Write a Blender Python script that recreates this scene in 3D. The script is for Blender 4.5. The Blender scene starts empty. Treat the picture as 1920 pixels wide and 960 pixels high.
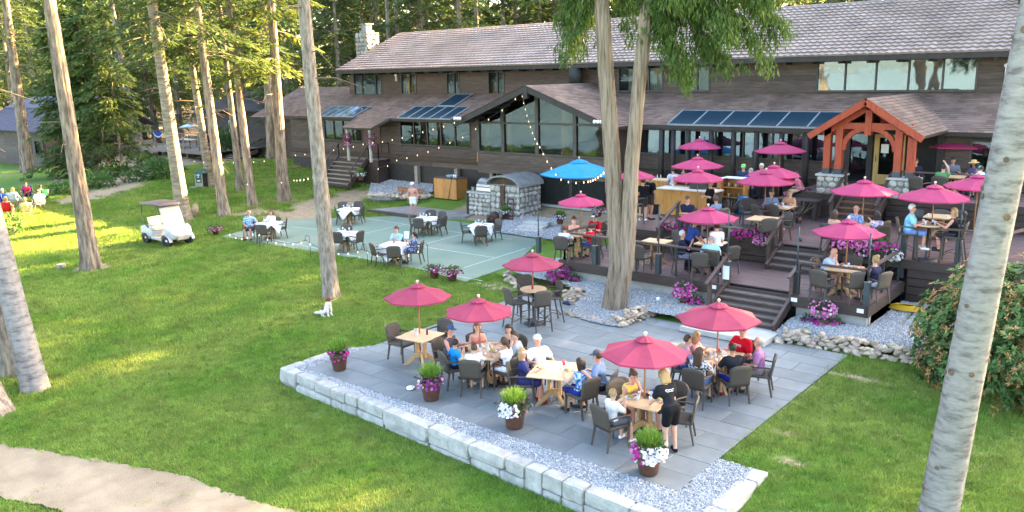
import bpy, bmesh, math, random
import numpy as np
from mathutils import Vector, Matrix, Quaternion
random.seed(5); rng = np.random.default_rng(11)
S = bpy.context.scene
COL = S.collection
PI = math.pi
# ------------------------------------------------------------------ camera, sky, sun, exposure
CAMH = 7.0
F = 1568.636; CX = 960.0; CY = 480.0
R = np.array([[0.77107648, -0.11960855, 0.62540775],
    [0.63637791, 0.17799442, -0.75056055],
    [-0.02154563, 0.97673527, 0.21336356]])
cd = bpy.data.cameras.new('camera'); cam = bpy.data.objects.new('camera', cd); COL.objects.link(cam)
cd.sensor_width = 36.0; cd.sensor_fit = 'HORIZONTAL'; cd.lens = F / 1920 * 36
cd.clip_start = 0.1; cd.clip_end = 3000
cam.matrix_world = Matrix([[*R[0], 0], [*R[1], 0], [*R[2], CAMH], [0, 0, 0, 1]])
S.camera = cam
SUN_AZ = math.atan2(0.36, 0.93)          # from +Y towards +X
SUN_EL = math.radians(22)
W = bpy.data.worlds.new('World'); S.world = W; W.use_nodes = True
nt = W.node_tree; bg = nt.nodes['Background']
sky = nt.nodes.new('ShaderNodeTexSky'); sky.sky_type = 'NISHITA'; sky.sun_disc = False
sky.sun_elevation = SUN_EL; sky.sun_rotation = SUN_AZ; sky.air_density = 1.0; sky.dust_density = 4.0; sky.ozone_density = 0.4
nt.links.new(sky.outputs[0], bg.inputs[0]); bg.inputs[1].default_value = 0.066
sd = bpy.data.lights.new('sun', 'SUN'); sun = bpy.data.objects.new('sun', sd); COL.objects.link(sun)
sd.energy = 5.0; sd.angle = math.radians(0.5); sd.color = (1.0, 0.68, 0.28)
sv = Vector((math.sin(SUN_AZ) * math.cos(SUN_EL), math.cos(SUN_AZ) * math.cos(SUN_EL), math.sin(SUN_EL)))
sun.rotation_euler = sv.to_track_quat('Z', 'Y').to_euler()
sun.location = (20, 60, 40)
S.view_settings.view_transform = 'Standard'; S.view_settings.look = 'None'
S.view_settings.exposure = 4.58; S.view_settings.gamma = 1.0
S.cycles.max_bounces = 6; S.cycles.diffuse_bounces = 3; S.cycles.glossy_bounces = 3
S.cycles.transmission_bounces = 4; S.cycles.transparent_max_bounces = 6
S.cycles.caustics_reflective = False; S.cycles.caustics_refractive = False
S.cycles.use_denoising = True
# ------------------------------------------------------------------ photo ray -> place helpers
def ray(px, py):
 return R @ np.array([px - CX, -(py - CY), -F])
def at(px, py, z=0.0):
 d = ray(px, py); t = (z - CAMH) / d[2]; return np.array([0, 0, CAMH]) + d * t
def aty(px, py, y):
 d = ray(px, py); t = y / d[1]; return np.array([0, 0, CAMH]) + d * t
def sm(t):
 t = np.clip(t, 0, 1); return t * t * (3 - 2 * t)
def zt(x, y):
 x = np.asarray(x, float); y = np.asarray(y, float)
 wl = sm((-17.5 - x) / 8)
 z = -0.43 * (sm((13.8 - y) / 3.2) * (1 - wl) + sm((21 - y) / 12) * wl)
 z = z - 0.018 * np.clip(9 - y, 0, 40) - 0.16 * np.clip(-5 - y, 0, 30)
 z = z + 0.95 * sm((y - 29.2) / 7.0) * sm((x + 62) / 14) * sm((-4 - x) / 8)
 z = z + 0.95 * np.exp(-((x + 53) / 9.0) ** 2 - ((y - 31) / 6.5) ** 2)
 z = z + 0.035 * np.clip(y - 50, 0, 60)
 z = z + 0.7 * sm((y - 30) / 10) * sm((-58 - x) / 10)
 return z
def gp(px, py, dz=0.0):
 p = at(px, py, 0)
 for _ in range(25):
  p = at(px, py, float(zt(p[0], p[1])) + dz)
 return p
# ------------------------------------------------------------------ objects
def tag(o, label=None, cat=None, group=None, kind=None):
 if label: o['label'] = label
 if cat: o['category'] = cat
 if group: o['group'] = group
 if kind: o['kind'] = kind
 return o
def empty(name, loc=(0, 0, 0), rz=0.0, label=None, cat=None, group=None, parent=None):
 o = bpy.data.objects.new(name, None); COL.objects.link(o); o.location = [float(v) for v in loc]; o.rotation_euler = (0, 0, rz)
 o.empty_display_size = 0.2
 if parent: o.parent = parent
 return tag(o, label, cat, group)
def link(name, me, parent=None, loc=None, rot=None, scale=None):
 o = bpy.data.objects.new(name, me); COL.objects.link(o)
 if parent is not None: o.parent = parent
 if loc is not None: o.location = [float(v) for v in loc]
 if rot is not None: o.rotation_euler = rot
 if scale is not None: o.scale = scale if hasattr(scale, '__len__') else (scale,) * 3
 return o
def copy_tree(o, parent=None):
 c = o.copy(); COL.objects.link(c)
 if parent is not None: c.parent = parent
 for ch in list(o.children): copy_tree(ch, c)
 return c
def np_mesh(name, v, f, mats, smooth=True, mi=None):
 """v (n,3); f (m,k) one face size"""
 me = bpy.data.meshes.new(name); v = np.asarray(v, np.float32); f = np.asarray(f, np.int32)
 m, k = f.shape
 me.vertices.add(len(v)); me.vertices.foreach_set('co', v.ravel())
 me.loops.add(m * k); me.loops.foreach_set('vertex_index', f.ravel())
 me.polygons.add(m); me.polygons.foreach_set('loop_start', np.arange(0, m * k, k, dtype=np.int32))
 me.polygons.foreach_set('use_smooth', np.full(m, smooth))
 if mi is not None: me.polygons.foreach_set('material_index', np.asarray(mi, np.int32))
 for x in (mats if isinstance(mats, (list, tuple)) else [mats]): me.materials.append(x)
 me.update(calc_edges=True); me.validate()
 return me
class MB:
 """collects shapes for ONE mesh"""
 def __init__(s): s.v = []; s.f = []; s.m = []; s.sm = []
 def add(s, vs, fs, m=0, smooth=False):
  b = len(s.v); s.v += [tuple(map(float, p)) for p in vs]
  for f in fs: s.f.append([i + b for i in f]); s.m.append(m); s.sm.append(smooth)
  return s
 def box(s, x0, x1, y0, y1, z0, z1, m=0):
  return s.add([(x0, y0, z0), (x1, y0, z0), (x1, y1, z0), (x0, y1, z0), (x0, y0, z1), (x1, y0, z1), (x1, y1, z1), (x0, y1, z1)],
      [(0, 3, 2, 1), (4, 5, 6, 7), (0, 1, 5, 4), (1, 2, 6, 5), (2, 3, 7, 6), (3, 0, 4, 7)], m)
 def bar(s, a, b, w, h, up=(0, 0, 1), m=0, w2=None, h2=None):
  a = Vector(a); b = Vector(b); d = (b - a).normalized(); u = Vector(up)
  r = d.cross(u)
  if r.length < 1e-4: r = d.cross(Vector((0, 1, 0)))
  r.normalize(); u = r.cross(d).normalized()
  w2 = w if w2 is None else w2; h2 = h if h2 is None else h2
  vs = []
  for p, ww, hh in ((a, w, h), (b, w2, h2)):
   for sx, sy in ((-1, -1), (1, -1), (1, 1), (-1, 1)): vs.append(p + r * (sx * ww / 2) + u * (sy * hh / 2))
  return s.add(vs, [(0, 1, 2, 3), (7, 6, 5, 4), (0, 4, 5, 1), (1, 5, 6, 2), (2, 6, 7, 3), (3, 7, 4, 0)], m)
 def tube(s, pts, rad, n=8, m=0, cap=True, smooth=True):
  pts = [Vector(p) for p in pts]; k = len(pts)
  rad = rad if hasattr(rad, '__len__') else [rad] * k
  vs = []; fs = []; pr = None
  for i, p in enumerate(pts):
   d = (pts[min(i + 1, k - 1)] - pts[max(i - 1, 0)]).normalized()
   if pr is None:
    r = d.cross(Vector((0, 0, 1)));
    if r.length < 1e-3: r = d.cross(Vector((0, 1, 0)))
   else:
    r = pr - d * pr.dot(d)
   r.normalize(); pr = r; u = d.cross(r)
   for j in range(n):
    t = 2 * PI * j / n; vs.append(p + (r * math.cos(t) + u * math.sin(t)) * rad[i])
  for i in range(k - 1):
   for j in range(n):
    fs.append((i * n + j, i * n + (j + 1) % n, (i + 1) * n + (j + 1) % n, (i + 1) * n + j))
  s.add(vs, fs, m, smooth)
  if cap:
   b = len(s.v) - k * n
   s.f.append([b + j for j in range(n)][::-1]); s.m.append(m); s.sm.append(False)
   s.f.append([b + (k - 1) * n + j for j in range(n)]); s.m.append(m); s.sm.append(False)
  return s
 def lathe(s, prof, n=16, c=(0, 0, 0), m=0, smooth=True, a0=0.0, a1=2 * PI, sx=1.0, sy=1.0):
  full = abs(a1 - a0 - 2 * PI) < 1e-6; k = n if full else n + 1; vs = []; fs = []
  for r, z in prof:
   for j in range(k):
    t = a0 + (a1 - a0) * j / n; vs.append((c[0] + r * math.cos(t) * sx, c[1] + r * math.sin(t) * sy, c[2] + z))
  for i in range(len(prof) - 1):
   for j in range(n):
    j2 = (j + 1) % k; fs.append((i * k + j, i * k + j2, (i + 1) * k + j2, (i + 1) * k + j))
  return s.add(vs, fs, m, smooth)
 def prism(s, poly, a, b, axis='y', m=0):
  """extrude 2-D polygon; axis y: (x,z) poly from y=a to b; axis z: (x,y) poly; axis x: (y,z) poly"""
  n = len(poly); P = []
  for q in (a, b):
   for u, w in poly: P.append((u, q, w) if axis == 'y' else ((u, w, q) if axis == 'z' else (q, u, w)))
  return s.add(P, [tuple(range(n)), tuple(range(2 * n - 1, n - 1, -1))] + [(i, i + n, (i + 1) % n + n, (i + 1) % n) for i in range(n)], m)
 def mesh(s, name, mats, bevel=0.0, seg=1):
  me = bpy.data.meshes.new(name); me.from_pydata(s.v, [], s.f)
  for x in (mats if isinstance(mats, (list, tuple)) else [mats]): me.materials.append(x)
  me.polygons.foreach_set('material_index', s.m); me.polygons.foreach_set('use_smooth', s.sm)
  bm = bmesh.new(); bm.from_mesh(me); bmesh.ops.recalc_face_normals(bm, faces=bm.faces)
  if bevel:
   es = [e for e in bm.edges if len(e.link_faces) == 2 and e.calc_face_angle(0) > 0.6]
   bmesh.ops.bevel(bm, geom=es, offset=bevel, segments=seg, affect='EDGES', profile=0.6)
  bm.to_mesh(me); bm.free(); me.update()
  return me
 def build(s, name, mats, parent=None, bevel=0.0, seg=1, **k):
  t = {q: k.pop(q) for q in ('label', 'cat', 'group', 'kind') if q in k}
  return tag(link(name, s.mesh(name, mats, bevel, seg), parent, **k), **t)
# ------------------------------------------------------------------ materials
def lin(c):
 return tuple(((x / 255) / 12.92 if x / 255 <= 0.04045 else ((x / 255 + 0.055) / 1.055) ** 2.4) for x in c)
_M = {}
def pm(name, c1, c2=None, rough=0.7, scale=8.0, stretch=(1, 1, 1), bump=0.0, bscale=None, metal=0.0, coord='Object', detail=4.0,
  rand=0.0, trans=0.0, c3=None, spec=0.4, contrast=(0.35, 0.65), emit=0.0, hue=0.0):
 """two-tone noise material in linear colour; rand = brightness change from object to object"""
 if name in _M: return _M[name]
 m = bpy.data.materials.new(name); m.use_nodes = True; n = m.node_tree.nodes; L = m.node_tree.links
 b = n['Principled BSDF']; c2 = c2 or tuple(x * 0.75 for x in c1)
 tc = n.new('ShaderNodeTexCoord'); mp = n.new('ShaderNodeMapping'); mp.inputs['Scale'].default_value = stretch
 if coord == 'World':
  ge = n.new('ShaderNodeNewGeometry'); L.new(ge.outputs['Position'], mp.inputs[0])
 else: L.new(tc.outputs[coord], mp.inputs[0])
 src = mp.outputs[0]
 oi = n.new('ShaderNodeObjectInfo')
 if coord == 'Object':
  ad = n.new('ShaderNodeVectorMath'); ad.operation = 'MULTIPLY_ADD'
  cx = n.new('ShaderNodeCombineXYZ'); L.new(oi.outputs['Random'], cx.inputs[0]); L.new(oi.outputs['Random'], cx.inputs[1]); L.new(oi.outputs['Random'], cx.inputs[2])
  L.new(cx.outputs[0], ad.inputs[0]); ad.inputs[1].default_value = (37, 53, 71); L.new(src, ad.inputs[2]); src = ad.outputs[0]
 no = n.new('ShaderNodeTexNoise'); no.inputs['Scale'].default_value = scale; no.inputs['Detail'].default_value = detail; no.inputs['Roughness'].default_value = 0.62
 L.new(src, no.inputs['Vector'])
 cr = n.new('ShaderNodeValToRGB'); cr.color_ramp.elements[0].position = contrast[0]; cr.color_ramp.elements[1].position = contrast[1]
 cr.color_ramp.elements[0].color = (*c1, 1); cr.color_ramp.elements[1].color = (*c2, 1)
 if c3: e = cr.color_ramp.elements.new(0.5 * (contrast[0] + contrast[1])); e.color = (*c3, 1)
 L.new(no.outputs['Fac'], cr.inputs[0]); col = cr.outputs[0]
 if rand or hue:
  hs = n.new('ShaderNodeHueSaturation'); mr = n.new('ShaderNodeMapRange'); mr.inputs[3].default_value = 1 - rand; mr.inputs[4].default_value = 1 + rand
  L.new(oi.outputs['Random'], mr.inputs[0]); L.new(mr.outputs[0], hs.inputs['Value']); L.new(col, hs.inputs['Color']); col = hs.outputs[0]
  if hue:
   m2 = n.new('ShaderNodeMapRange'); m2.inputs[3].default_value = 0.5 - hue; m2.inputs[4].default_value = 0.5 + hue
   mu = n.new('ShaderNodeMath'); mu.operation = 'FRACT'; mm = n.new('ShaderNodeMath'); mm.operation = 'MULTIPLY'; mm.inputs[1].default_value = 7.31
   L.new(oi.outputs['Random'], mm.inputs[0]); L.new(mm.outputs[0], mu.inputs[0]); L.new(mu.outputs[0], m2.inputs[0]); L.new(m2.outputs[0], hs.inputs['Hue'])
 L.new(col, b.inputs['Base Color']); b.inputs['Roughness'].default_value = rough; b.inputs['Metallic'].default_value = metal
 b.inputs['Specular IOR Level'].default_value = spec
 if bump:
  n2 = n.new('ShaderNodeTexNoise'); n2.inputs['Scale'].default_value = bscale or scale * 3; n2.inputs['Detail'].default_value = 6; L.new(src, n2.inputs['Vector'])
  bp = n.new('ShaderNodeBump'); bp.inputs['Strength'].default_value = bump; bp.inputs['Distance'].default_value = 0.02
  L.new(n2.outputs['Fac'], bp.inputs['Height']); L.new(bp.outputs[0], b.inputs['Normal'])
 if trans:
  tl = n.new('ShaderNodeBsdfTranslucent'); L.new(col, tl.inputs[0]); mx = n.new('ShaderNodeMixShader'); mx.inputs[0].default_value = trans
  L.new(b.outputs[0], mx.inputs[1]); L.new(tl.outputs[0], mx.inputs[2]); L.new(mx.outputs[0], n['Material Output'].inputs[0])
 if emit:
  L.new(col, b.inputs['Emission Color']); b.inputs['Emission Strength'].default_value = emit
 _M[name] = m
 return m
def flat(name, rgb, rough=0.6, **k):
 c = lin(rgb); return pm(name, c, tuple(x * 0.82 for x in c), rough=rough, **k)
WOOD = pm('teak_wood', (0.50, 0.31, 0.15), (0.38, 0.22, 0.10), rough=0.5, scale=3, stretch=(1, 12, 12), bump=0.1, rand=0.12)
TOPW = pm('table_top_wood', (0.60, 0.42, 0.24), (0.50, 0.33, 0.18), rough=0.4, scale=2.5, stretch=(14, 1, 1), bump=0.05, rand=0.1)
POLEW = pm('umbrella_pole_wood', (0.33, 0.14, 0.055), (0.24, 0.10, 0.04), rough=0.45, scale=4, stretch=(8, 8, 1))
WICKER = pm('brown_wicker', (0.085, 0.066, 0.051), (0.046, 0.036, 0.029), rough=0.55, scale=60, stretch=(1, 1, 2.5), bump=0.6, bscale=90, rand=0.2, spec=0.5)
BLACKM = pm('black_metal', (0.018, 0.020, 0.022), (0.03, 0.033, 0.035), rough=0.45, scale=20, spec=0.5)
STEEL = pm('dark_steel_post', (0.03, 0.042, 0.05), (0.045, 0.06, 0.07), rough=0.4, scale=6, spec=0.5, rand=0.1)
DECKW = pm('deck_plank_wood', (0.135, 0.085, 0.082), (0.095, 0.058, 0.056), rough=0.55, scale=2.2, stretch=(1, 9, 9), bump=0.12, rand=0.16)
FASCIA = pm('dark_brown_timber', (0.055, 0.036, 0.029), (0.036, 0.024, 0.020), rough=0.6, scale=2.5, stretch=(1, 8, 8), bump=0.15, rand=0.15)
RAILW = pm('brown_rail_timber', (0.085, 0.052, 0.042), (0.055, 0.034, 0.028), rough=0.5, scale=3, stretch=(1, 8, 8), bump=0.1, rand=0.1)
SIDING = pm('dark_siding', (0.098, 0.066, 0.050), (0.050, 0.034, 0.027), rough=0.7, scale=1.6, stretch=(1, 10, 10), bump=0.25, rand=0.22)
SIDINGR = pm('reddish_siding', (0.125, 0.065, 0.050), (0.065, 0.042, 0.036), rough=0.7, scale=1.6, stretch=(1, 10, 10), bump=0.25, rand=0.25)
TRIM = pm('dark_trim', (0.034, 0.027, 0.024), (0.022, 0.018, 0.016), rough=0.6, scale=3, bump=0.1)
PALEW = pm('weathered_wood', (0.30, 0.25, 0.20), (0.20, 0.165, 0.135), rough=0.7, scale=2.5, stretch=(1, 8, 8), bump=0.2, rand=0.15)
ORANGE = pm('orange_stained_timber', (0.40, 0.066, 0.026), (0.27, 0.044, 0.018), rough=0.5, scale=2, stretch=(8, 8, 1), bump=0.15, rand=0.08)
PINE = pm('honey_pine', (0.52, 0.25, 0.07), (0.36, 0.15, 0.04), rough=0.5, scale=2.5, stretch=(9, 9, 1), bump=0.12, rand=0.14)
LOGW = pm('peeled_log', (0.55, 0.27, 0.08), (0.40, 0.17, 0.05), rough=0.5, scale=3, stretch=(6, 6, 1), bump=0.1)
STONEW = pm('pale_limestone', (0.56, 0.54, 0.50), (0.40, 0.385, 0.36), rough=0.85, scale=5, bump=0.5, bscale=14, rand=0.16)
ROCK = pm('river_rock', (0.46, 0.375, 0.28), (0.31, 0.245, 0.18), rough=0.85, scale=6, bump=0.4, rand=0.3, hue=0.02)
FIELDST = pm('field_stone', (0.46, 0.435, 0.39), (0.27, 0.255, 0.23), rough=0.85, scale=7, bump=0.4, rand=0.3, hue=0.02)
MORTAR = pm('mortar', (0.22, 0.20, 0.175), (0.15, 0.14, 0.12), rough=0.9, scale=9, bump=0.4)
CONC = pm('concrete', (0.37, 0.36, 0.335), (0.29, 0.28, 0.26), rough=0.85, scale=3, bump=0.2, coord='World')
SLATE = pm('slate_paver', (0.182, 0.202, 0.208), (0.120, 0.136, 0.142), rough=0.5, scale=1.7, bump=0.15, bscale=14, rand=0.13, coord='Object', detail=7, spec=0.5, contrast=(0.3, 0.7))
POT = pm('brown_pot', (0.115, 0.052, 0.032), (0.075, 0.034, 0.022), rough=0.45, scale=6, bump=0.1, rand=0.12)
WHITE = pm('white_cloth', (0.78, 0.78, 0.80), (0.70, 0.70, 0.73), rough=0.85, scale=5)
WPAINT = pm('white_paint', (0.76, 0.76, 0.74), (0.68, 0.68, 0.66), rough=0.4, scale=6)
STAINLESS = pm('stainless_steel', (0.45, 0.43, 0.40), (0.30, 0.28, 0.26), rough=0.3, scale=3, stretch=(1, 1, 6), metal=0.9, bump=0.05)
GREYM = pm('grey_metal', (0.28, 0.28, 0.28), (0.20, 0.20, 0.20), rough=0.45, scale=5, metal=0.5)
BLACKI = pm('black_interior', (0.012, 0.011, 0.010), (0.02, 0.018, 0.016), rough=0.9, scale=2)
RUST = pm('rusty_iron', (0.10, 0.045, 0.025), (0.05, 0.028, 0.02), rough=0.8, scale=9, bump=0.3)
CRIMSON = pm('crimson_canvas', (0.39, 0.052, 0.105), (0.32, 0.040, 0.085), rough=0.8, scale=2.2, trans=0.25, rand=0.05)
MAGENTA = pm('magenta_canvas', (0.47, 0.048, 0.15), (0.40, 0.040, 0.125), rough=0.8, scale=2.2, trans=0.25, rand=0.06)
BLUECV = pm('blue_canvas', (0.02, 0.30, 0.66), (0.015, 0.25, 0.58), rough=0.8, scale=2.2, trans=0.25)
FRAMEW = pm('window_frame_wood', (0.075, 0.062, 0.052), (0.05, 0.042, 0.036), rough=0.6, scale=3, bump=0.1)
TIRE = pm('tyre_rubber', (0.03, 0.028, 0.026), (0.045, 0.04, 0.036), rough=0.85, scale=20, bump=0.2)
def glass_mat(name, tint=(0.25, 0.3, 0.3), refl=0.35, see=0.5, body=(0.012, 0.014, 0.015)):
 """window pane: a share of clear view, a share of mirror, the rest dark"""
 if name in _M: return _M[name]
 m = bpy.data.materials.new(name); m.use_nodes = True; n = m.node_tree.nodes; L = m.node_tree.links
 b = n['Principled BSDF']; b.inputs['Base Color'].default_value = (*body, 1); b.inputs['Roughness'].default_value = 0.3; b.inputs['Specular IOR Level'].default_value = 0.05
 tr = n.new('ShaderNodeBsdfTransparent'); tr.inputs[0].default_value = (*tint, 1)
 gl = n.new('ShaderNodeBsdfGlossy'); gl.inputs[0].default_value = (0.66, 0.83, 1, 1); gl.inputs['Roughness'].default_value = 0.03
 ge = n.new('ShaderNodeNewGeometry'); no = n.new('ShaderNodeTexNoise'); no.inputs['Scale'].default_value = 0.9; no.inputs['Detail'].default_value = 2
 L.new(ge.outputs['Position'], no.inputs['Vector']); bp = n.new('ShaderNodeBump'); bp.inputs['Strength'].default_value = 0.08; bp.inputs['Distance'].default_value = 0.1
 L.new(no.outputs['Fac'], bp.inputs['Height']); L.new(bp.outputs[0], gl.inputs['Normal'])
 m1 = n.new('ShaderNodeMixShader'); m1.inputs[0].default_value = see; L.new(b.outputs[0], m1.inputs[1]); L.new(tr.outputs[0], m1.inputs[2])
 m2 = n.new('ShaderNodeMixShader'); m2.inputs[0].default_value = refl; L.new(m1.outputs[0], m2.inputs[1]); L.new(gl.outputs[0], m2.inputs[2])
 L.new(m2.outputs[0], n['Material Output'].inputs[0]); _M[name] = m
 return m
GLASSUP = glass_mat('bright_window_glass', refl=0.20, see=0.1)
GLASSLO = glass_mat('dark_window_glass', tint=(.7, .75, .7), refl=0.045, see=0.85, body=(.006, .008, .006))
GLASSDIN = glass_mat('dining_window_glass', refl=0.11, see=0.35)
SKYL = glass_mat('skylight_glass', refl=0.20, see=0.0, body=(0.014, 0.038, 0.058))
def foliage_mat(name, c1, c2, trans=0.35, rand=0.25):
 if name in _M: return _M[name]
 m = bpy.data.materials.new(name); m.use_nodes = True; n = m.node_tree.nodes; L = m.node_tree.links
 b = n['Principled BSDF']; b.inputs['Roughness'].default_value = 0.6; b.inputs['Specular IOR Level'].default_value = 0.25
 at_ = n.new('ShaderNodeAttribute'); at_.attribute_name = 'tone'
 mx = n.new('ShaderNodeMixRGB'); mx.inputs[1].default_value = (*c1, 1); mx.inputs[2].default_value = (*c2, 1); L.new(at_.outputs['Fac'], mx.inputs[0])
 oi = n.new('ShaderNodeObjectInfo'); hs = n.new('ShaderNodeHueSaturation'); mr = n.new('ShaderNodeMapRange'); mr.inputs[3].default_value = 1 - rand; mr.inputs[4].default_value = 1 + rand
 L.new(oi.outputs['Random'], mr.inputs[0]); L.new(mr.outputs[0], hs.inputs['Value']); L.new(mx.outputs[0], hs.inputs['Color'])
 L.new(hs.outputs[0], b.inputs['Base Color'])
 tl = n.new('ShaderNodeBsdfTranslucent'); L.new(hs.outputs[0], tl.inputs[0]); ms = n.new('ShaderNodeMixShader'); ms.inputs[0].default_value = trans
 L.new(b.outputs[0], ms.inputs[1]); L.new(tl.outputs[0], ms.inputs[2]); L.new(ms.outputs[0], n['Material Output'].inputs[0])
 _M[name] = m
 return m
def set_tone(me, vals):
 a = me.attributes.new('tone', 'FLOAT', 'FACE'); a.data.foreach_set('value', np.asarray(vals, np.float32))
def bulb_mat():
 m = bpy.data.materials.new('warm_bulb'); m.use_nodes = True; b = m.node_tree.nodes['Principled BSDF']
 b.inputs['Base Color'].default_value = (1, 0.7, 0.4, 1); b.inputs['Emission Color'].default_value = (1, 0.62, 0.3, 1); b.inputs['Emission Strength'].default_value = 0.11
 return m
BULB = bulb_mat()
# ------------------------------------------------------------------ terrain
def vnoise(x, y, s, seed=0):
 """smooth value noise on numpy arrays"""
 r = np.random.default_rng(seed).random((64, 64)); u = x / s; v = y / s
 i = np.floor(u).astype(int); j = np.floor(v).astype(int); fu = u - i; fv = v - j; fu = fu * fu * (3 - 2 * fu); fv = fv * fv * (3 - 2 * fv)
 a = r[i % 64, j % 64]; b = r[(i + 1) % 64, j % 64]; c = r[i % 64, (j + 1) % 64]; d = r[(i + 1) % 64, (j + 1) % 64]
 return (a * (1 - fu) + b * fu) * (1 - fv) + (c * (1 - fu) + d * fu) * fv
def fbm(x, y, s, seed=0, o=4):
 t = 0; a = 0.5
 for k in range(o): t = t + a * vnoise(x + 17 * k, y + 9 * k, s / 2 ** k, seed + k); a *= 0.5
 return t / (1 - 0.5 ** o)
def in_poly(x, y, poly):
 c = np.zeros(np.shape(x), bool); n = len(poly)
 for i in range(n):
  x0, y0 = poly[i]; x1, y1 = poly[(i + 1) % n]
  if y0 == y1: continue
  k = ((y0 > y) != (y1 > y)) & (x < (x1 - x0) * (y - y0) / (y1 - y0) + x0); c ^= k
 return c
def seg_dist(x, y, pts):
 d = np.full(np.shape(x), 1e9)
 for (ax, ay), (bx, by) in zip(pts[:-1], pts[1:]):
  t = np.clip(((x - ax) * (bx - ax) + (y - ay) * (by - ay)) / ((bx - ax) ** 2 + (by - ay) ** 2 + 1e-9), 0, 1)
  d = np.minimum(d, np.hypot(x - ax - t * (bx - ax), y - ay - t * (by - ay)))
 return d
def P2(*pp): return [tuple(gp(*p)[:2]) for p in pp]
PATIO = (-16.5, -6.25, 11.75, 20.45)                 # x0,x1,y0,y1
COURT = [tuple(at(413, 443)[:2]), tuple(at(780, 502)[:2]), tuple(at(872, 528)[:2]), tuple(at(962, 497)[:2]), tuple(at(1012, 452)[:2]), (-21.5, 29.2), (-31.0, 29.2), tuple(at(545, 411)[:2])]
DIRTPATH = P2((548, 420), (600, 378), (640, 350), (660, 338))
FOREST_EDGE = 33.0
def dirt_amount(x, y):
 """0 grass .. 1 bare brown ground"""
 n = fbm(x, y, 2.6, 3); n2 = fbm(x, y, 9, 8)
 d = sm(1.15 - seg_dist(x, y, DIRTPATH) / 1.9)
 d = np.maximum(d, 0.8 * sm(1.2 - np.hypot((x + 38.0) / 4.2, (y - 25.6) / 2.2)))
 d = np.maximum(d, sm((y - 29.6) / 0.7) * sm((-15.0 - x) / 1.0) * sm((x + 30.5) / 1.5))
 d = np.maximum(d, 0.9 * sm(1.2 - seg_dist(x, y, P2((150, 372), (215, 352), (262, 318), (300, 296))) / 2.6))
 d = np.maximum(d, sm((y - 39 - 0.10 * (x + 60) - 5 * (n2 - 0.5)) / 4) * sm((-44 - x) / 4))
 d = np.maximum(d, sm((y - 31.5 - 4 * (n2 - 0.5)) / 3) * sm((-60 - x) / 6))
 d = np.maximum(d, sm((y - 36) / 2))
 d = np.maximum(d, 0.75 * sm(1.25 - np.hypot((x - gp(930, 535)[0]) / 1.6, (y - gp(930, 535)[1]) / 0.75)))
 for (px, py, rx, ry) in ((605, 765, .22, .10), (590, 780, .3, .1), (555, 800, .3, .1), (1475, 812, .35, .16), (1480, 860, .4, .2), (1600, 705, .9, .25)):
  q = gp(px, py); d = np.maximum(d, 0.75 * sm(1.3 - np.hypot((x - q[0]) / rx, (y - q[1]) / ry)))
 for (px, py) in ((172, 500), (345, 412), (417, 403), (533, 375), (473, 383), (512, 322), (53, 320)):
  q = gp(px, py); d = np.maximum(d, 0.8 * sm(1.5 - np.hypot(x - q[0], y - q[1]) / 0.75))
 return np.clip(d + (n - 0.5) * 0.5 * (d > 0.02), 0, 1)
def dry_amount(x, y):
 n = fbm(x, y, 3.2, 21); m = fbm(x, y, 0.9, 5)
 d = sm((n * 0.75 + m * 0.35 - 0.56) / 0.22)
 q = gp(1560, 740); d = np.maximum(d, 0.75 * sm(1.4 - seg_dist(x, y, [tuple(gp(1610, 685)[:2]), tuple(gp(1480, 800)[:2])]) / 0.8))
 return d
xs = np.concatenate([np.linspace(-900, -110, 16), np.linspace(-100, -62, 39), np.arange(-61.7, 1.0, 0.3), np.linspace(2, 30, 24), np.linspace(40, 900, 16)])
ys = np.concatenate([np.linspace(-24, -2, 14), np.arange(-1.6, 45, 0.3), np.linspace(46, 110, 36), np.linspace(130, 900, 14)])
gx, gy = np.meshgrid(xs, ys, indexing='ij'); gz = zt(gx, gy) - 0.035
nx, ny = gx.shape
idx = np.arange(nx * ny).reshape(nx, ny)
gf = np.stack([idx[:-1, :-1], idx[1:, :-1], idx[1:, 1:], idx[:-1, 1:]], -1).reshape(-1, 4)
m = bpy.data.materials.new('lawn_ground'); m.use_nodes = True; n = m.node_tree.nodes; L = m.node_tree.links; b = n['Principled BSDF']; b.inputs['Roughness'].default_value = 0.9
b.inputs['Specular IOR Level'].default_value = 0.1
ge = n.new('ShaderNodeNewGeometry')
def noise(sc, det=4, vec=None):
 t = n.new('ShaderNodeTexNoise'); t.inputs['Scale'].default_value = sc; t.inputs['Detail'].default_value = det; L.new(vec or ge.outputs['Position'], t.inputs['Vector']); return t.outputs['Fac']
def mixc(f, a, c):
 t = n.new('ShaderNodeMixRGB')
 if isinstance(f, float): t.inputs[0].default_value = f
 else: L.new(f, t.inputs[0])
 for i, q in ((1, a), (2, c)):
  if isinstance(q, tuple): t.inputs[i].default_value = (*q, 1)
  else: L.new(q, t.inputs[i])
 return t.outputs[0]
def ramp(f, a, c):
 t = n.new('ShaderNodeMapRange'); t.inputs[1].default_value = a; t.inputs[2].default_value = c; L.new(f, t.inputs[0]); return t.outputs[0]
G1 = (0.10, 0.175, 0.026); G2 = (0.13, 0.20, 0.036); GD = (0.19, 0.20, 0.065)
g = mixc(ramp(noise(1.6), 0.35, 0.65), G1, G2); g = mixc(ramp(noise(26), 0.3, 0.75), g, (0.08, 0.15, 0.024))
ad_ = n.new('ShaderNodeAttribute'); ad_.attribute_name = 'dry'; g = mixc(ad_.outputs['Fac'], g, GD)
di_ = n.new('ShaderNodeAttribute'); di_.attribute_name = 'dirt'
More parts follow.
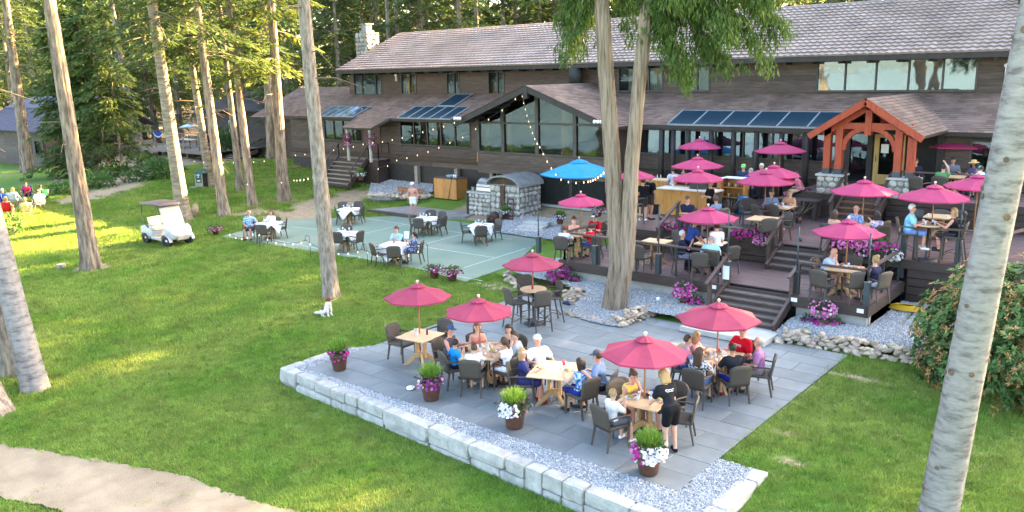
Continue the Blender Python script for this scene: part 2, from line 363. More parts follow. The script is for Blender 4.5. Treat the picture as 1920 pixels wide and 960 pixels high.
dc = mixc(ramp(noise(3.5), 0.3, 0.7), (0.40, 0.31, 0.21), (0.27, 0.20, 0.13)); dc = mixc(ramp(noise(40), 0.45, 0.75), dc, (0.19, 0.14, 0.09))
fs = n.new('ShaderNodeMath'); fs.operation = 'ADD'; L.new(di_.outputs['Fac'], fs.inputs[0]); t = n.new('ShaderNodeMath'); t.operation = 'MULTIPLY'; t.inputs[1].default_value = 0.5; L.new(noise(12), t.inputs[0]); L.new(t.outputs[0], fs.inputs[1])
L.new(mixc(ramp(fs.outputs[0], 0.5, 0.9), g, dc), b.inputs['Base Color'])
bp = n.new('ShaderNodeBump'); bp.inputs['Strength'].default_value = 0.5; bp.inputs['Distance'].default_value = 0.04; L.new(noise(30), bp.inputs['Height']); L.new(bp.outputs[0], b.inputs['Normal'])
me = np_mesh('lawn', np.stack([gx, gy, gz], -1).reshape(-1, 3), gf, m)
for nm, v in (('dirt', dirt_amount(gx, gy)), ('dry', dry_amount(gx, gy))):
 a = me.attributes.new(nm, 'FLOAT', 'POINT'); a.data.foreach_set('value', v.ravel().astype(np.float32))
tag(link('lawn', me), kind='structure')
def sheet(name, inside, bounds, res, mat, dz=0.0, wob=0.0):
 x0, x1, y0, y1 = bounds; X = np.arange(x0, x1 + res, res); Y = np.arange(y0, y1 + res, res); gx, gy = np.meshgrid(X, Y, indexing='ij')
 cx = gx[:-1, :-1] + res / 2; cy = gy[:-1, :-1] + res / 2; k = inside(cx, cy)
 idx = np.arange(gx.size).reshape(gx.shape); f = np.stack([idx[:-1, :-1], idx[1:, :-1], idx[1:, 1:], idx[:-1, 1:]], -1)[k]
 u, inv = np.unique(f, return_inverse=True); v = np.stack([gx, gy, zt(gx, gy) + dz], -1).reshape(-1, 3)[u]
 return link(name, np_mesh(name, v, inv.reshape(-1, 4), mat))
pts = P2((-60, 826), (0, 830), (60, 843), (120, 853), (185, 864), (290, 884), (335, 892), (420, 922), (520, 945), (575, 960), (640, 985), (760, 1080)) + P2((560, 1080), (330, 1010), (130, 962), (60, 942), (0, 934), (-100, 915))
PATHM = pm('sandy_path', (0.36, 0.28, 0.19), (0.22, 0.165, 0.11), rough=0.95, scale=0.9, bump=0.6, bscale=45, coord='World', detail=8, spec=0.1)
PX = [p[0] for p in pts]; PY = [p[1] for p in pts]
def on_path(x, y):
 w = 0.28 * (fbm(x, y, 0.7, 31) - 0.5) + 0.07 * (vnoise(x, y, 0.12, 4) - 0.5); w2 = 0.28 * (fbm(x, y, 0.7, 77) - 0.5) + 0.07 * (vnoise(x, y, 0.12, 9) - 0.5)
 return in_poly(x + w, y + w2, pts)
tag(sheet('sandy_path', on_path, (min(PX) - .5, max(PX) + .5, min(PY) - .5, max(PY) + .5), 0.035, PATHM, 0.0), kind='structure')
PATHC = ((min(PX), max(PX)), (min(PY), max(PY)))
COURTM = pm('court_green', (0.135, 0.195, 0.150), (0.195, 0.225, 0.180), rough=0.75, scale=0.55, bump=0.15, bscale=60, coord='World', detail=8, c3=(0.155, 0.215, 0.165))
mb = MB(); mb.prism([(x, y) for x, y in COURT], -0.12, 0.0, 'z'); tag(mb.build('tennis_court', COURTM), kind='structure')
LINEM = pm('court_line_paint', (0.50, 0.54, 0.52), (0.34, 0.39, 0.36), rough=0.8, scale=5, coord='World')
def court_line(p, q, w=0.05):
 a = at(*p, 0); c = at(*q, 0); d = (c - a); d = d / np.linalg.norm(d); s = np.array([-d[1], d[0], 0]) * w / 2
 mb = MB(); mb.add([a + s + [0, 0, .004], a - s + [0, 0, .004], c - s + [0, 0, .004], c + s + [0, 0, .004]], [(0, 1, 2, 3)])
 tag(mb.build('court_line', LINEM), kind='structure')
for p, q in (((500, 447), (791, 505)), ((791, 505), (905, 527)), ((783, 461), (927, 483)), ((676, 439), (760, 421)), ((688, 410), (757, 420)), ((783, 461), (868, 439)),
    ((870, 502), (985, 466)), ((838, 433), (960, 449)), ((757, 421), (838, 433)), ((545, 425), (620, 433))):
 court_line(p, q)
KERB = pm('old_timber_kerb', (0.10, 0.075, 0.06), (0.06, 0.045, 0.035), rough=0.85, scale=4, bump=0.3)
a = at(690, 398, 0); c = at(762, 410, 0)
mb = MB(); mb.box(a[0], c[0] + 0.3, a[1] - .05, a[1] + .12, -0.05, 0.16); tag(mb.build('timber_kerb', KERB, label='dark timber kerb edging the slab behind the green court', cat='kerb'))
SLABM = pm('old_flagstone', (0.26, 0.24, 0.215), (0.17, 0.17, 0.165), rough=0.85, scale=2, bump=0.3, coord='World')
slab = [(a[0] - 0.2, a[1] + .12), (c[0] + .2, a[1] + .12), (c[0] + 2.6, a[1] + 1.2), (c[0] + 2.2, a[1] + 3.0), (a[0] + 1.5, a[1] + 3.3)]
mb = MB(); mb.prism(slab, -0.06, 0.12, 'z'); tag(mb.build('flagstone_slab', SLABM), kind='structure')
# ------------------------------------------------------------------ patio of slate pavers
x0, x1, y0, y1 = PATIO
pb = tag(MB().box(x0, x1, y0, y1, -0.30, -0.035).build('patio', pm('mortar_bed', (0.05, 0.055, 0.06), (0.03, 0.035, 0.04), rough=0.9, scale=8)), kind='structure')
rows = 14; rh = (y1 - y0) / rows
for r in range(rows):
 x = x0 + 0.004; k = 0
 while x < x1 - 0.02:
  w = 1.12 if (k or r % 2 == 0) else 0.56
  xe = min(x + w, x1 - 0.004)
  if x1 - xe < 0.2: xe = x1 - 0.004
  dz = random.uniform(-0.0025, 0.0025)
  mb = MB().box(x + .005, xe - .005, y0 + r * rh + .005, y0 + (r + 1) * rh - .005, -0.034, dz)
  mb.build('paver', SLATE, pb, bevel=0.004)
  x = xe; k += 1
# ------------------------------------------------------------------ split stone retaining wall
def stone_mesh(name, lx, ly, lz, seed, mat, n=3, rough=0.05, rnd=0.10):
 r = np.random.default_rng(seed); bm = bmesh.new(); bmesh.ops.create_cube(bm, size=2.0); bmesh.ops.subdivide_edges(bm, edges=bm.edges[:], cuts=n, use_grid_fill=True)
 ph = r.random(9) * 6.28
 for v in bm.verts:
  c = v.co; l = (abs(c.x) ** 14 + abs(c.y) ** 14 + abs(c.z) ** 14) ** (1 / 14); q = c / l * (1 - rnd * 0.15)
  k = 1 + rough * (math.sin(3.1 * c.x + ph[0] + 2 * c.z) + math.sin(2.7 * c.y + ph[1] + c.x) + math.sin(3.7 * c.z + ph[2] - c.y)) * 0.6 + r.normal(0, rough * 0.4)
  v.co = Vector((q.x * lx / 2 * k, q.y * ly / 2 * k, q.z * lz / 2 * (0.5 + 0.5 * k)))
 me = bpy.data.meshes.new(name); bm.to_mesh(me); bm.free(); me.materials.append(mat); me.polygons.foreach_set('use_smooth', [False] * len(me.polygons)); return me
STW = pm('split_limestone', (0.41, 0.40, 0.375), (0.27, 0.265, 0.245), rough=0.9, scale=4, bump=0.9, bscale=9, rand=0.10)
wall = empty('retaining_wall', (-11.5, 11.2, -0.4), label='low pale split stone retaining wall along the lawn side of the slate patio', cat='wall')
wl = [(-17.0, 13.0), (-17.05, 11.40), (-5.33, 10.72), (-5.33, 13.35)]
for (ax, ay), (bx, by), c0 in ((wl[1], wl[2], 0), (wl[2], wl[3], 1), (wl[0], wl[1], 2)):
 ln = math.hypot(bx - ax, by - ay); ang = math.atan2(by - ay, bx - ax)
 mb = MB().box(0, ln, 0.06, 0.26, -0.35, 0.30)
 o = mb.build('mortar_core', MORTAR, wall, loc=(ax + 11.5, ay - 11.2, 0.0), rot=(0, 0, ang))
 def lay(t0, t1, h0, h1):
  me = stone_mesh('stone', t1 - t0 - 0.012, 0.30, h1 - h0 - 0.012, random.randrange(10 ** 6), STW, 4, 0.03, 0.06)
  ct = (t0 + t1) / 2; dd = 0.12 + random.uniform(-.025, .02)
  link('stone', me, wall, loc=(ax + math.cos(ang) * ct - math.sin(ang) * dd + 11.5, ay + math.sin(ang) * ct + math.cos(ang) * dd - 11.2, (h0 + h1) / 2), rot=(0, random.uniform(-.012, .012), ang))
 t = 0.0
 while t < ln - 0.02:
  w = random.choice((0.42, 0.7, 0.95, 1.2, 1.45))
  if ln - t - w < 0.35: w = ln - t
  if w < .5 and random.random() < .7: lay(t, t + w, -.30, .415)
  else:
   hs = random.uniform(.02, .21)
   for h0, h1, q in ((-.30, hs, .75), (hs, .415, .45)):
    if w > .6 and random.random() < q: m_ = w * random.uniform(.32, .68); lay(t, t + m_, h0, h1); lay(t + m_, t + w, h0, h1)
    else: lay(t, t + w, h0, h1)
  t += w
# ------------------------------------------------------------------ white gravel beds
GBED = pm('gravel_bed', (0.42, 0.43, 0.44), (0.24, 0.25, 0.26), rough=0.9, scale=30, bump=0.8, bscale=60, coord='World')
DK1 = 0.92
front_strip = [(-16.95, 11.62), (-5.5, 10.96), (-5.5, 13.3), (-6.25, 13.3), (-6.25, 11.75), (-16.5, 11.75), (-16.5, 13.9), (-16.95, 13.3)]
bedA = [tuple(at(*p, 0.12)[:2]) for p in ((945, 512), (985, 500), (1040, 496), (1065, 492))] + [(-15.6, 22.0), (-10.4, 22.0), (-10.4, 20.46), (-12.75, 20.46)] + [tuple(at(*p, 0.02)[:2]) for p in ((1165, 614), (1110, 604), (1062, 588), (1100, 560), (1060, 548), (985, 532))]
bedB = [(-8.25, 20.6), (-8.1, 21.9), (-6.25, 21.9), (-6.25, 25.0), (-3.0, 25.0), (-3.2, 21.5)] + [tuple(at(*p, 0.02)[:2]) for p in ((1740, 680), (1590, 652), (1455, 640))]
bedC = [tuple(gp(*p)[:2]) for p in ((905, 440), (935, 437), (1000, 447), (1050, 452), (1052, 425), (1040, 412), (1000, 408), (962, 403), (915, 428))]
bedD = [tuple(gp(*p)[:2]) for p in ((687, 345), (700, 350), (760, 356), (812, 352), (812, 322), (770, 318), (700, 326))]
def bed(name, poly, top):
 X = [p[0] for p in poly]; Y = [p[1] for p in poly]
 o = sheet(name, lambda x, y: in_poly(x, y, poly), (min(X), max(X), min(Y), max(Y)), 0.08, GBED)
 me = o.data; v = np.empty(len(me.vertices) * 3, np.float32); me.vertices.foreach_get('co', v); v = v.reshape(-1, 3); v[:, 2] = top(v[:, 0], v[:, 1]); me.vertices.foreach_set('co', v.ravel()); me.update()
 return tag(o, kind='structure')
def topA(x, y): return 0.03 + 0.30 * sm((y - 19.2) / 2.6) + 0.02 * (vnoise(x, y, 0.3, 3) - 0.5)
def topB(x, y): return 0.05 + 0.30 * sm((y - 20.3) / 1.2) + 0.02 * (vnoise(x, y, 0.3, 3) - 0.5)
def topF(x, y): return -0.015 + 0 * x
def topC(x, y): return zt(x, y) + 0.05
def topD(x, y): return zt(x, y) + 0.05
beds = [('gravel_bed', front_strip, topF, 1500), ('gravel_bed', bedA, topA, 1100), ('gravel_bed', bedB, topB, 1100), ('gravel_bed', bedC, topC, 700), ('gravel_bed', bedD, topD, 350)]
gpts = []; gsc = []
for nm, poly, top, den in beds:
 bed(nm, poly, top)
 X = np.array([p[0] for p in poly]); Y = np.array([p[1] for p in poly]); N = int((X.max() - X.min()) * (Y.max() - Y.min()) * den)
 x = rng.uniform(X.min(), X.max(), N); y = rng.uniform(Y.min(), Y.max(), N); k = in_poly(x, y, poly); x = x[k]; y = y[k]
 gpts.append(np.stack([x, y, top(x, y) + 0.006], -1)); gsc.append(rng.uniform(0.6, 1.3, len(x)) * (1.0 if den > 800 else 1.5))
gpts = np.concatenate(gpts); gsc = np.concatenate(gsc)
def scatter(name, pts, sc, builder, mat, tilt=PI, kind='stuff'):
 """one object: a point mesh whose geometry nodes place small real pieces"""
 me = bpy.data.meshes.new(name); me.vertices.add(len(pts)); me.vertices.foreach_set('co', np.asarray(pts, np.float32).ravel())
 a = me.attributes.new('sc', 'FLOAT', 'POINT'); a.data.foreach_set('value', np.asarray(sc, np.float32))
 o = link(name, me); tag(o, kind=kind)
 ng = bpy.data.node_groups.new(name + '_nodes', 'GeometryNodeTree')
 ng.interface.new_socket('Geometry', in_out='INPUT', socket_type='NodeSocketGeometry'); ng.interface.new_socket('Geometry', in_out='OUTPUT', socket_type='NodeSocketGeometry')
 N = ng.nodes; K = ng.links; gi = N.new('NodeGroupInput'); go = N.new('NodeGroupOutput')
 piece = builder(N, K)
 sm_ = N.new('GeometryNodeSetMaterial'); sm_.inputs['Material'].default_value = mat; K.new(piece, sm_.inputs['Geometry'])
 ip = N.new('GeometryNodeInstanceOnPoints'); K.new(gi.outputs[0], ip.inputs['Points']); K.new(sm_.outputs[0], ip.inputs['Instance'])
 rv = N.new('FunctionNodeRandomValue'); rv.data_type = 'FLOAT_VECTOR'; rv.inputs[0].default_value = (-tilt, -tilt, -PI); rv.inputs[1].default_value = (tilt, tilt, PI); K.new(rv.outputs[0], ip.inputs['Rotation'])
 na = N.new('GeometryNodeInputNamedAttribute'); na.data_type = 'FLOAT'; na.inputs['Name'].default_value = 'sc'; K.new(na.outputs[0], ip.inputs['Scale'])
 K.new(ip.outputs[0], go.inputs[0])
 md = o.modifiers.new('scatter', 'NODES'); md.node_group = ng
 return o
def pebble(N, K):
 s = N.new('GeometryNodeMeshIcoSphere'); s.inputs['Radius'].default_value = 0.021; s.inputs['Subdivisions'].default_value = 1
 t = N.new('GeometryNodeTransform'); t.inputs['Scale'].default_value = (1.3, 0.9, 0.6); K.new(s.outputs[0], t.inputs[0]); return t.outputs[0]
GRAVM = pm('white_gravel', (0.46, 0.468, 0.475), (0.19, 0.195, 0.205), rough=0.85, scale=3, coord='Object', rand=0.35)
scatter('gravel', gpts, gsc, pebble, GRAVM)
# ------------------------------------------------------------------ grass blades
def tuft(N, K):
 pt = N.new('GeometryNodePoints'); pt.inputs['Count'].default_value = 46
 r = N.new('FunctionNodeRandomValue'); r.data_type = 'FLOAT_VECTOR'; r.inputs[0].default_value = (-0.13, -0.13, -0.006); r.inputs[1].default_value = (0.13, 0.13, 0); K.new(r.outputs[0], pt.inputs['Position'])
 c = N.new('GeometryNodeMeshCone'); c.inputs['Vertices'].default_value = 3; c.inputs['Radius Top'].default_value = 0; c.inputs['Radius Bottom'].default_value = 0.0055; c.inputs['Depth'].default_value = 0.07; c.fill_type = 'NONE'
 i = N.new('GeometryNodeInstanceOnPoints'); K.new(pt.outputs[0], i.inputs['Points']); K.new(c.outputs[0], i.inputs['Instance'])
 r2 = N.new('FunctionNodeRandomValue'); r2.data_type = 'FLOAT_VECTOR'; r2.inputs[0].default_value = (-0.75, -0.75, -3); r2.inputs[1].default_value = (0.75, 0.75, 3); r2.inputs['Seed'].default_value = 4; K.new(r2.outputs[0], i.inputs['Rotation'])
 r3 = N.new('FunctionNodeRandomValue'); r3.data_type = 'FLOAT'; r3.inputs[2].default_value = 0.5; r3.inputs[3].default_value = 1.25; r3.inputs['Seed'].default_value = 9; K.new(r3.outputs[1], i.inputs['Scale'])
 z = N.new('GeometryNodeRealizeInstances'); K.new(i.outputs[0], z.inputs[0]); return z.outputs[0]
gm = bpy.data.materials.new('grass_blade'); gm.use_nodes = True; n = gm.node_tree.nodes; L = gm.node_tree.links; b = n['Principled BSDF']; b.inputs['Roughness'].default_value = 0.55; b.inputs['Specular IOR Level'].default_value = 0.2
ge = n.new('ShaderNodeNewGeometry'); oi = n.new('ShaderNodeObjectInfo')
c = mixc(ramp(noise(0.4, 5), 0.36, 0.62), (0.235, 0.385, 0.062), (0.40, 0.47, 0.115)); c = mixc(ramp(noise(1.3, 4), 0.50, 0.72), c, (0.30, 0.355, 0.085))
c = mixc(ramp(noise(4.5, 3), 0.56, 0.72), c, (0.13, 0.28, 0.04))
hs = n.new('ShaderNodeHueSaturation'); L.new(ramp(oi.outputs['Random'], -2.0, 1.0), hs.inputs['Value']); L.new(c, hs.inputs['Color'])
mr = n.new('ShaderNodeMapRange'); mr.inputs[3].default_value = 0.72; mr.inputs[4].default_value = 1.26; L.new(oi.outputs['Random'], mr.inputs[0]); L.new(mr.outputs[0], hs.inputs['Value'])
L.new(hs.outputs[0], b.inputs['Base Color']); tl = n.new('ShaderNodeBsdfTranslucent'); L.new(hs.outputs[0], tl.inputs[0]); ms = n.new('ShaderNodeMixShader'); ms.inputs[0].default_value = 0.48
L.new(b.outputs[0], ms.inputs[1]); L.new(tl.outputs[0], ms.inputs[2]); L.new(ms.outputs[0], n['Material Output'].inputs[0])
gp_ = []; gs_ = []
for (xa, xb, ya, yb, den, sc) in ((-21, 0, 3, 22, 60, 1.0), (-36, -21, 4, 32, 26, 1.45), (-62, -36, 8, 42, 12, 2.0)):
 st = (1 / den) ** .5; x, y = [q.ravel() for q in np.meshgrid(np.arange(xa, xb, st), np.arange(ya, yb, st))]; N = len(x); x = x + rng.uniform(-.65, .65, N) * st; y = y + rng.uniform(-.65, .65, N) * st
 pxy = np.stack([x, y, zt(x, y) - CAMH], -1) @ R; u = CX + F * pxy[:, 0] / -pxy[:, 2]; v = CY - F * pxy[:, 1] / -pxy[:, 2]
 k = (u > -60) & (u < 1990) & (v > 200) & (v < 1040) & (pxy[:, 2] < 0)
 k &= ~((x > x0 - .02) & (x < x1 + .02) & (y > y0 - .55) & (y < y1 + .02))
 k &= ~((x > -17.08) & (x < -5.28) & (y > 11.36 - .058 * (x + 17)) & (y < 13.4))
 k &= ~in_poly(x, y, [(p[0], p[1]) for p in COURT])
 for _n, poly, _t, _d in beds: k &= ~in_poly(x, y, poly)
 k &= ~in_poly(x, y, slab)
 k &= ~((x > -16.2) & (y > 21.5))
 k &= ~(on_path(x, y) & (rng.random(N) < 0.985))
 k &= ~((y > 33.0) & (x > -42)) & ~((x > -30.5) & (y > 29.2))
 d = dirt_amount(x, y); k &= rng.random(N) > (d * 1.6 - 0.25)
 x = x[k]; y = y[k]; gp_.append(np.stack([x, y, zt(x, y) - 0.03], -1)); gs_.append(rng.uniform(0.75, 1.3, len(x)) * sc)
scatter('grass', np.concatenate(gp_), np.concatenate(gs_), tuft, gm, tilt=0.12)
wm = pm('lake_water', (0.20, 0.30, 0.34), (0.16, 0.25, 0.29), rough=0.12, scale=0.05, bump=0.3, bscale=0.8, coord='World', spec=0.8)
tag(MB().add([(-900, -4, -1.25), (900, -4, -1.25), (900, -1500, -1.25), (-900, -1500, -1.25)], [(0, 1, 2, 3)]).build('lake_water', wm), kind='structure')
hx = np.linspace(-900, 900, 60); hy = np.array([-1500, -1600, -1750, -1960]); gx2, gy2 = np.meshgrid(hx, hy, indexing='ij')
hz = np.where(gy2 > -1501, -3, 20 + 110 * fbm(gx2, gy2, 260, 6) * np.clip((-1500 - gy2) / 150, 0, 1))
idx = np.arange(gx2.size).reshape(gx2.shape); f = np.stack([idx[:-1, :-1], idx[1:, :-1], idx[1:, 1:], idx[:-1, 1:]], -1).reshape(-1, 4)
tag(link('far_hills', np_mesh('far_hills', np.stack([gx2, gy2, hz], -1).reshape(-1, 3), f, pm('hazy_far_forest', (0.07, 0.10, 0.12), (0.10, 0.135, 0.155), scale=0.03, coord='World'))), kind='structure')  # unseen hills mirrored in the windows; bluish haze painted into their colour
# ------------------------------------------------------------------ lodge
def tone_mat(name, ca, cb, cc=None, rough=0.8, bump=0.3, bscale=60, spec=0.3):
 m = bpy.data.materials.new(name); m.use_nodes = True; n = m.node_tree.nodes; L = m.node_tree.links; b = n['Principled BSDF']; b.inputs['Roughness'].default_value = rough
 b.inputs['Specular IOR Level'].default_value = spec
 a = n.new('ShaderNodeAttribute'); a.attribute_name = 'tone'; cr = n.new('ShaderNodeValToRGB'); cr.color_ramp.elements[0].color = (*ca, 1); cr.color_ramp.elements[1].color = (*cb, 1)
 if cc: e = cr.color_ramp.elements.new(0.5); e.color = (*cc, 1)
 L.new(a.outputs['Fac'], cr.inputs[0])
 ge = n.new('ShaderNodeNewGeometry'); no = n.new('ShaderNodeTexNoise'); no.inputs['Scale'].default_value = 0.7; no.inputs['Detail'].default_value = 8; L.new(ge.outputs['Position'], no.inputs['Vector'])
 mr = n.new('ShaderNodeMapRange'); mr.inputs[1].default_value = 0.3; mr.inputs[2].default_value = 0.7; mr.inputs[3].default_value = 0.72; mr.inputs[4].default_value = 1.22; L.new(no.outputs['Fac'], mr.inputs[0])
 hs = n.new('ShaderNodeHueSaturation'); L.new(mr.outputs[0], hs.inputs['Value']); L.new(cr.outputs[0], hs.inputs['Color']); L.new(hs.outputs[0], b.inputs['Base Color'])
 n2 = n.new('ShaderNodeTexNoise'); n2.inputs['Scale'].default_value = bscale; L.new(ge.outputs['Position'], n2.inputs['Vector']); bp = n.new('ShaderNodeBump'); bp.inputs['Strength'].default_value = bump; bp.inputs['Distance'].default_value = 0.02
 L.new(n2.outputs['Fac'], bp.inputs['Height']); L.new(bp.outputs[0], b.inputs['Normal'])
 return m
SHING = tone_mat('asphalt_shingle', (0.125, 0.082, 0.062), (0.20, 0.138, 0.11), (0.16, 0.108, 0.085))
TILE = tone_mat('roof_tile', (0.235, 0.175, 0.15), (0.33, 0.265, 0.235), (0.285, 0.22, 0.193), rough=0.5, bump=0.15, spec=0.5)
def shingles(name, parent, fn, u0, u1, v0, v1, course=0.17, tab=0.32, inside=None, lift=0.018):
 """stepped courses of shingle tabs on a plane; fn(u, v) -> (x,y,z); v runs up the slope"""
 vs = []; fs = []; tn = []; rows = int(abs(v1 - v0) / course + 0.5); dv = (v1 - v0) / rows; r = np.random.default_rng(int(abs(u0 * 31 + v0 * 7)) + 3)
 o = np.array(fn(u0, v0)); nrm = np.cross(np.array(fn(u1, v0)) - o, np.array(fn(u0, v1)) - o); nrm = nrm / np.linalg.norm(nrm); nrm = nrm * (1 if nrm[2] > 0 else -1)
 for i in range(rows):
  va = v0 + i * dv; vb = va + dv * 1.02; u = u0 - r.random() * tab
  while u < u1:
   ue = min(u + tab * r.uniform(0.7, 1.3), u1); us = max(u, u0); u = ue
   if ue - us < 0.01: continue
   if inside is not None and not inside((us + ue) / 2, va): continue
   k = len(vs); l = lift * r.uniform(0.75, 1.3)
   pa = np.array(fn(us, va)); pb = np.array(fn(ue, va)); pc = np.array(fn(ue, vb)); pd = np.array(fn(us, vb))
   vs += [pa + nrm * l, pb + nrm * l, pc + nrm * 0.003, pd + nrm * 0.003, pa - nrm * 0.01, pb - nrm * 0.01]
   fs += [(k, k + 1, k + 2, k + 3), (k + 4, k + 5, k + 1, k)]; t = r.random(); tn += [t, t]
 me = np_mesh(name, vs, fs, SHING, smooth=False); set_tone(me, tn)
 return link(name, me, parent)
def slab_poly(pts, th):
 """solid plate from a planar polygon, thickness downwards"""
 mb = MB(); n = len(pts); mb.add(list(pts) + [(p[0], p[1], p[2] - th) for p in pts], [tuple(range(n)), tuple(range(2 * n - 1, n - 1, -1))] + [(i, i + n, (i + 1) % n + n, (i + 1) % n) for i in range(n)])
 return mb
def wall_core(parent, x0, x1, ya, yb, z0, z1, holes, mat=None, name='wall'):
 cuts = sorted({x0, x1, *[h[0] for h in holes], *[h[1] for h in holes]}); mb = MB()
 for a, b in zip(cuts[:-1], cuts[1:]):
  hs = sorted([(h[2], h[3]) for h in holes if h[0] <= a + 1e-6 and h[1] >= b - 1e-6]); z = z0
  for q0, q1 in hs + [(z1, z1)]:
   if q0 > z + 1e-4: mb.box(a, b, ya, yb, z, q0)
   z = max(z, q1)
 return mb.build(name, mat or TRIM, parent)
def boards(wall, x0, x1, y, z0, z1, h, holes, mat, red=None, maxlen=5.5):
 """lap siding: each board its own sub-part of the wall"""
 rows = max(1, round((z1 - z0) / h)); h = (z1 - z0) / rows; th = 0.035
 for r in range(rows):
  za = z0 + r * h; zb = za + h - 0.008; zm = (za + zb) / 2; segs = [(x0, x1)]
  for a, b, c, d in holes:
   if c < zb - 0.02 and d > za + 0.02:
    segs = [q for s in segs for q in ((s[0], min(s[1], a)), (max(s[0], b), s[1])) if q[1] - q[0] > 0.05]
  for a, b in segs:
   k = max(1, math.ceil((b - a) / maxlen)); off = 0.0
   e = [a + (b - a) * min(1, max(0, (i + (random.uniform(-.2, .2) if 0 < i < k else 0)) / k)) for i in range(k + 1)]
   for p, q in zip(e[:-1], e[1:]):
    mb = MB(); mb.prism([(y - th - 0.004 * random.random(), za), (y, za), (y, zb), (y - 0.010, zb)], p + 0.003, q - 0.003, 'x')
    mb.build('siding_board', red if (red and random.random() < (0.75 if r < 2 else 0.12)) else mat, wall)
def window(parent, x0, x1, z0, z1, y, mull=(), trans=(), glass=GLASSLO, fr=0.07, mat=FRAMEW, name='window'):
 mb = MB(); d0, d1 = y - 0.06, y + 0.05
 mb.box(x0 - fr, x0, d0, d1, z0 - fr, z1 + fr); mb.box(x1, x1 + fr, d0, d1, z0 - fr, z1 + fr); mb.box(x0, x1, d0, d1, z1, z1 + fr); mb.box(x0, x1, d0 - .03, d1, z0 - fr, z0)
 xs_ = sorted([x0, *mull, x1]); zs_ = sorted([z0, *trans, z1])
 for q in mull: mb.box(q - .035, q + .035, d0 + .004, d1, z0, z1)
 for q in trans:
  for a, b in zip(xs_[:-1], xs_[1:]): mb.box(a + .035, b - .035, d0 + .006, d1, q - .03, q + .03)
 w = mb.build(name, mat, parent)
 for a, b in zip(xs_[:-1], xs_[1:]):
  for c, d in zip(zs_[:-1], zs_[1:]):
   MB().box(a + .001, b - .001, y, y + .012, c + .001, d - .001).build('pane', glass, w)
 return w
YU, YL = 37.0, 34.2
lodge = empty('lodge', (-25, 37, 0), label='long two-storey dark brown timber lodge with tiled roof behind the terraces', cat='lodge')
lodge.location = (0, 0, 0)
UPW = [(-44.05, -41.45, 5.72, 7.18), (-39.5, -38.25, 5.90, 7.06), (-35.55, -34.6, 5.90, 7.06), (-32.25, -31.15, 5.90, 7.06), (-23.45, -21.0, 6.02, 7.1), (-19.75, -18.5, 6.02, 7.1), (-13.35, -7.25, 5.99, 7.18)]
uw = wall_core(lodge, -44.6, -5.6, YU, YU + 0.15, 5.2, 7.5, UPW)
boards(uw, -44.6, -26.0, YU, 5.66, 7.4, 0.25, UPW, SIDING, SIDINGR); boards(uw, -26.0, -5.6, YU, 5.66, 7.4, 0.25, UPW, SIDING)
window(lodge, *UPW[0], YU, mull=(-43.3, -41.95), glass=GLASSLO)
for w in UPW[1:4]: window(lodge, *w, YU, mull=((w[0] + w[1]) / 2 + .1,), glass=GLASSLO)
window(lodge, *UPW[4], YU, mull=(-22.5, -21.75), glass=GLASSLO); window(lodge, *UPW[5], YU, mull=(-19.1,), glass=GLASSLO)
window(lodge, *UPW[6], YU, mull=(-12.2, -10.95, -9.68, -8.41), glass=GLASSUP, fr=0.08)
CURT = pm('white_curtain', (0.70, 0.70, 0.68), (0.55, 0.55, 0.54), rough=0.9, scale=3, stretch=(16, 1, 0.2), trans=0.2)
for a, b in ((-22.95, -22.62), (-21.7, -21.05)):
 mb = MB(); k = 14; P = [(a + (b - a) * i / k, YU + .045 - 0.0 + (0.02 if i % 2 else 0)) for i in range(k + 1)]
 vs = [(x, y, z) for z in (6.03, 7.09) for x, y in P]; mb.add(vs, [(i, i + 1, i + k + 2, i + k + 1) for i in range(k)])
 tag(mb.build('curtain', CURT), 'white pleated curtain hanging in the %s half of the small upper window behind the cedar' % ('narrow' if b < -22 else 'wide'), 'curtain')
mb = MB(); mb.box(-44.6, -44.45, YU + .15, 47, 2.0, 7.5); mb.box(-5.75, -5.6, YU + .15, 47, 2.0, 7.5); mb.box(-44.45, -5.75, 46.85, 47, 0, 7.5); mb.box(-44.45, -5.75, 39.5, 39.6, 2.4, 7.45); mb.build('rear_wall', SIDING, lodge)
MB().box(-48, -2.5, 31.6 + 2.45, 39.5, 2.2, 2.42).build('room_floor', pm('dark_room_floor', (0.06, 0.035, 0.02), scale=3), lodge)
MB().box(-44.45, -5.75, 37.16, 39.5, 5.25, 5.4).build('upper_floor', BLACKI, lodge)
for xa in (-44.6, -5.75):
 MB().prism([(YU, 7.5), (47, 7.5), (42, 9.7)], xa, xa + .15, 'x').build('gable_wall', SIDING, lodge)
XL, XR = -45.0, -5.35; YE, ZE, YR_, ZR = 36.2, 7.42, 42.0, 9.86
slab_poly([(XL, YE, ZE - .02), (XR, YE, ZE - .02), (XR, YR_, ZR - .02), (XL, YR_, ZR - .02)], 0.12).build('roof_deck', TRIM, lodge)
slab_poly([(XL, YR_, ZR - .02), (XR, YR_, ZR - .02), (XR, 47.8, ZE - .02), (XL, 47.8, ZE - .02)], 0.12).build('roof_deck', TRIM, lodge)
ncol = int((XR - XL) / 0.30); nrow = 17; sub = 6
U = np.linspace(0, ncol, ncol * sub + 1); wave = 0.026 * np.where((U % 1) < 0.62, np.sin(np.clip((U % 1) / 0.62, 0, 1) * PI), -0.35 * np.sin(((U % 1) - 0.62) / 0.38 * PI))
sl = np.array([0, YR_ - YE, ZR - ZE]); sll = np.linalg.norm(sl); su = sl / sll; nn = np.array([0, -su[2], su[1]])
vs = []; fs = []; tn = []; tr = rng.random((nrow, ncol)); tr = 0.6 * tr + 0.4 * vnoise(*np.meshgrid(np.arange(nrow) * 1.0, np.arange(ncol) * 1.0, indexing='ij'), 5, 2)
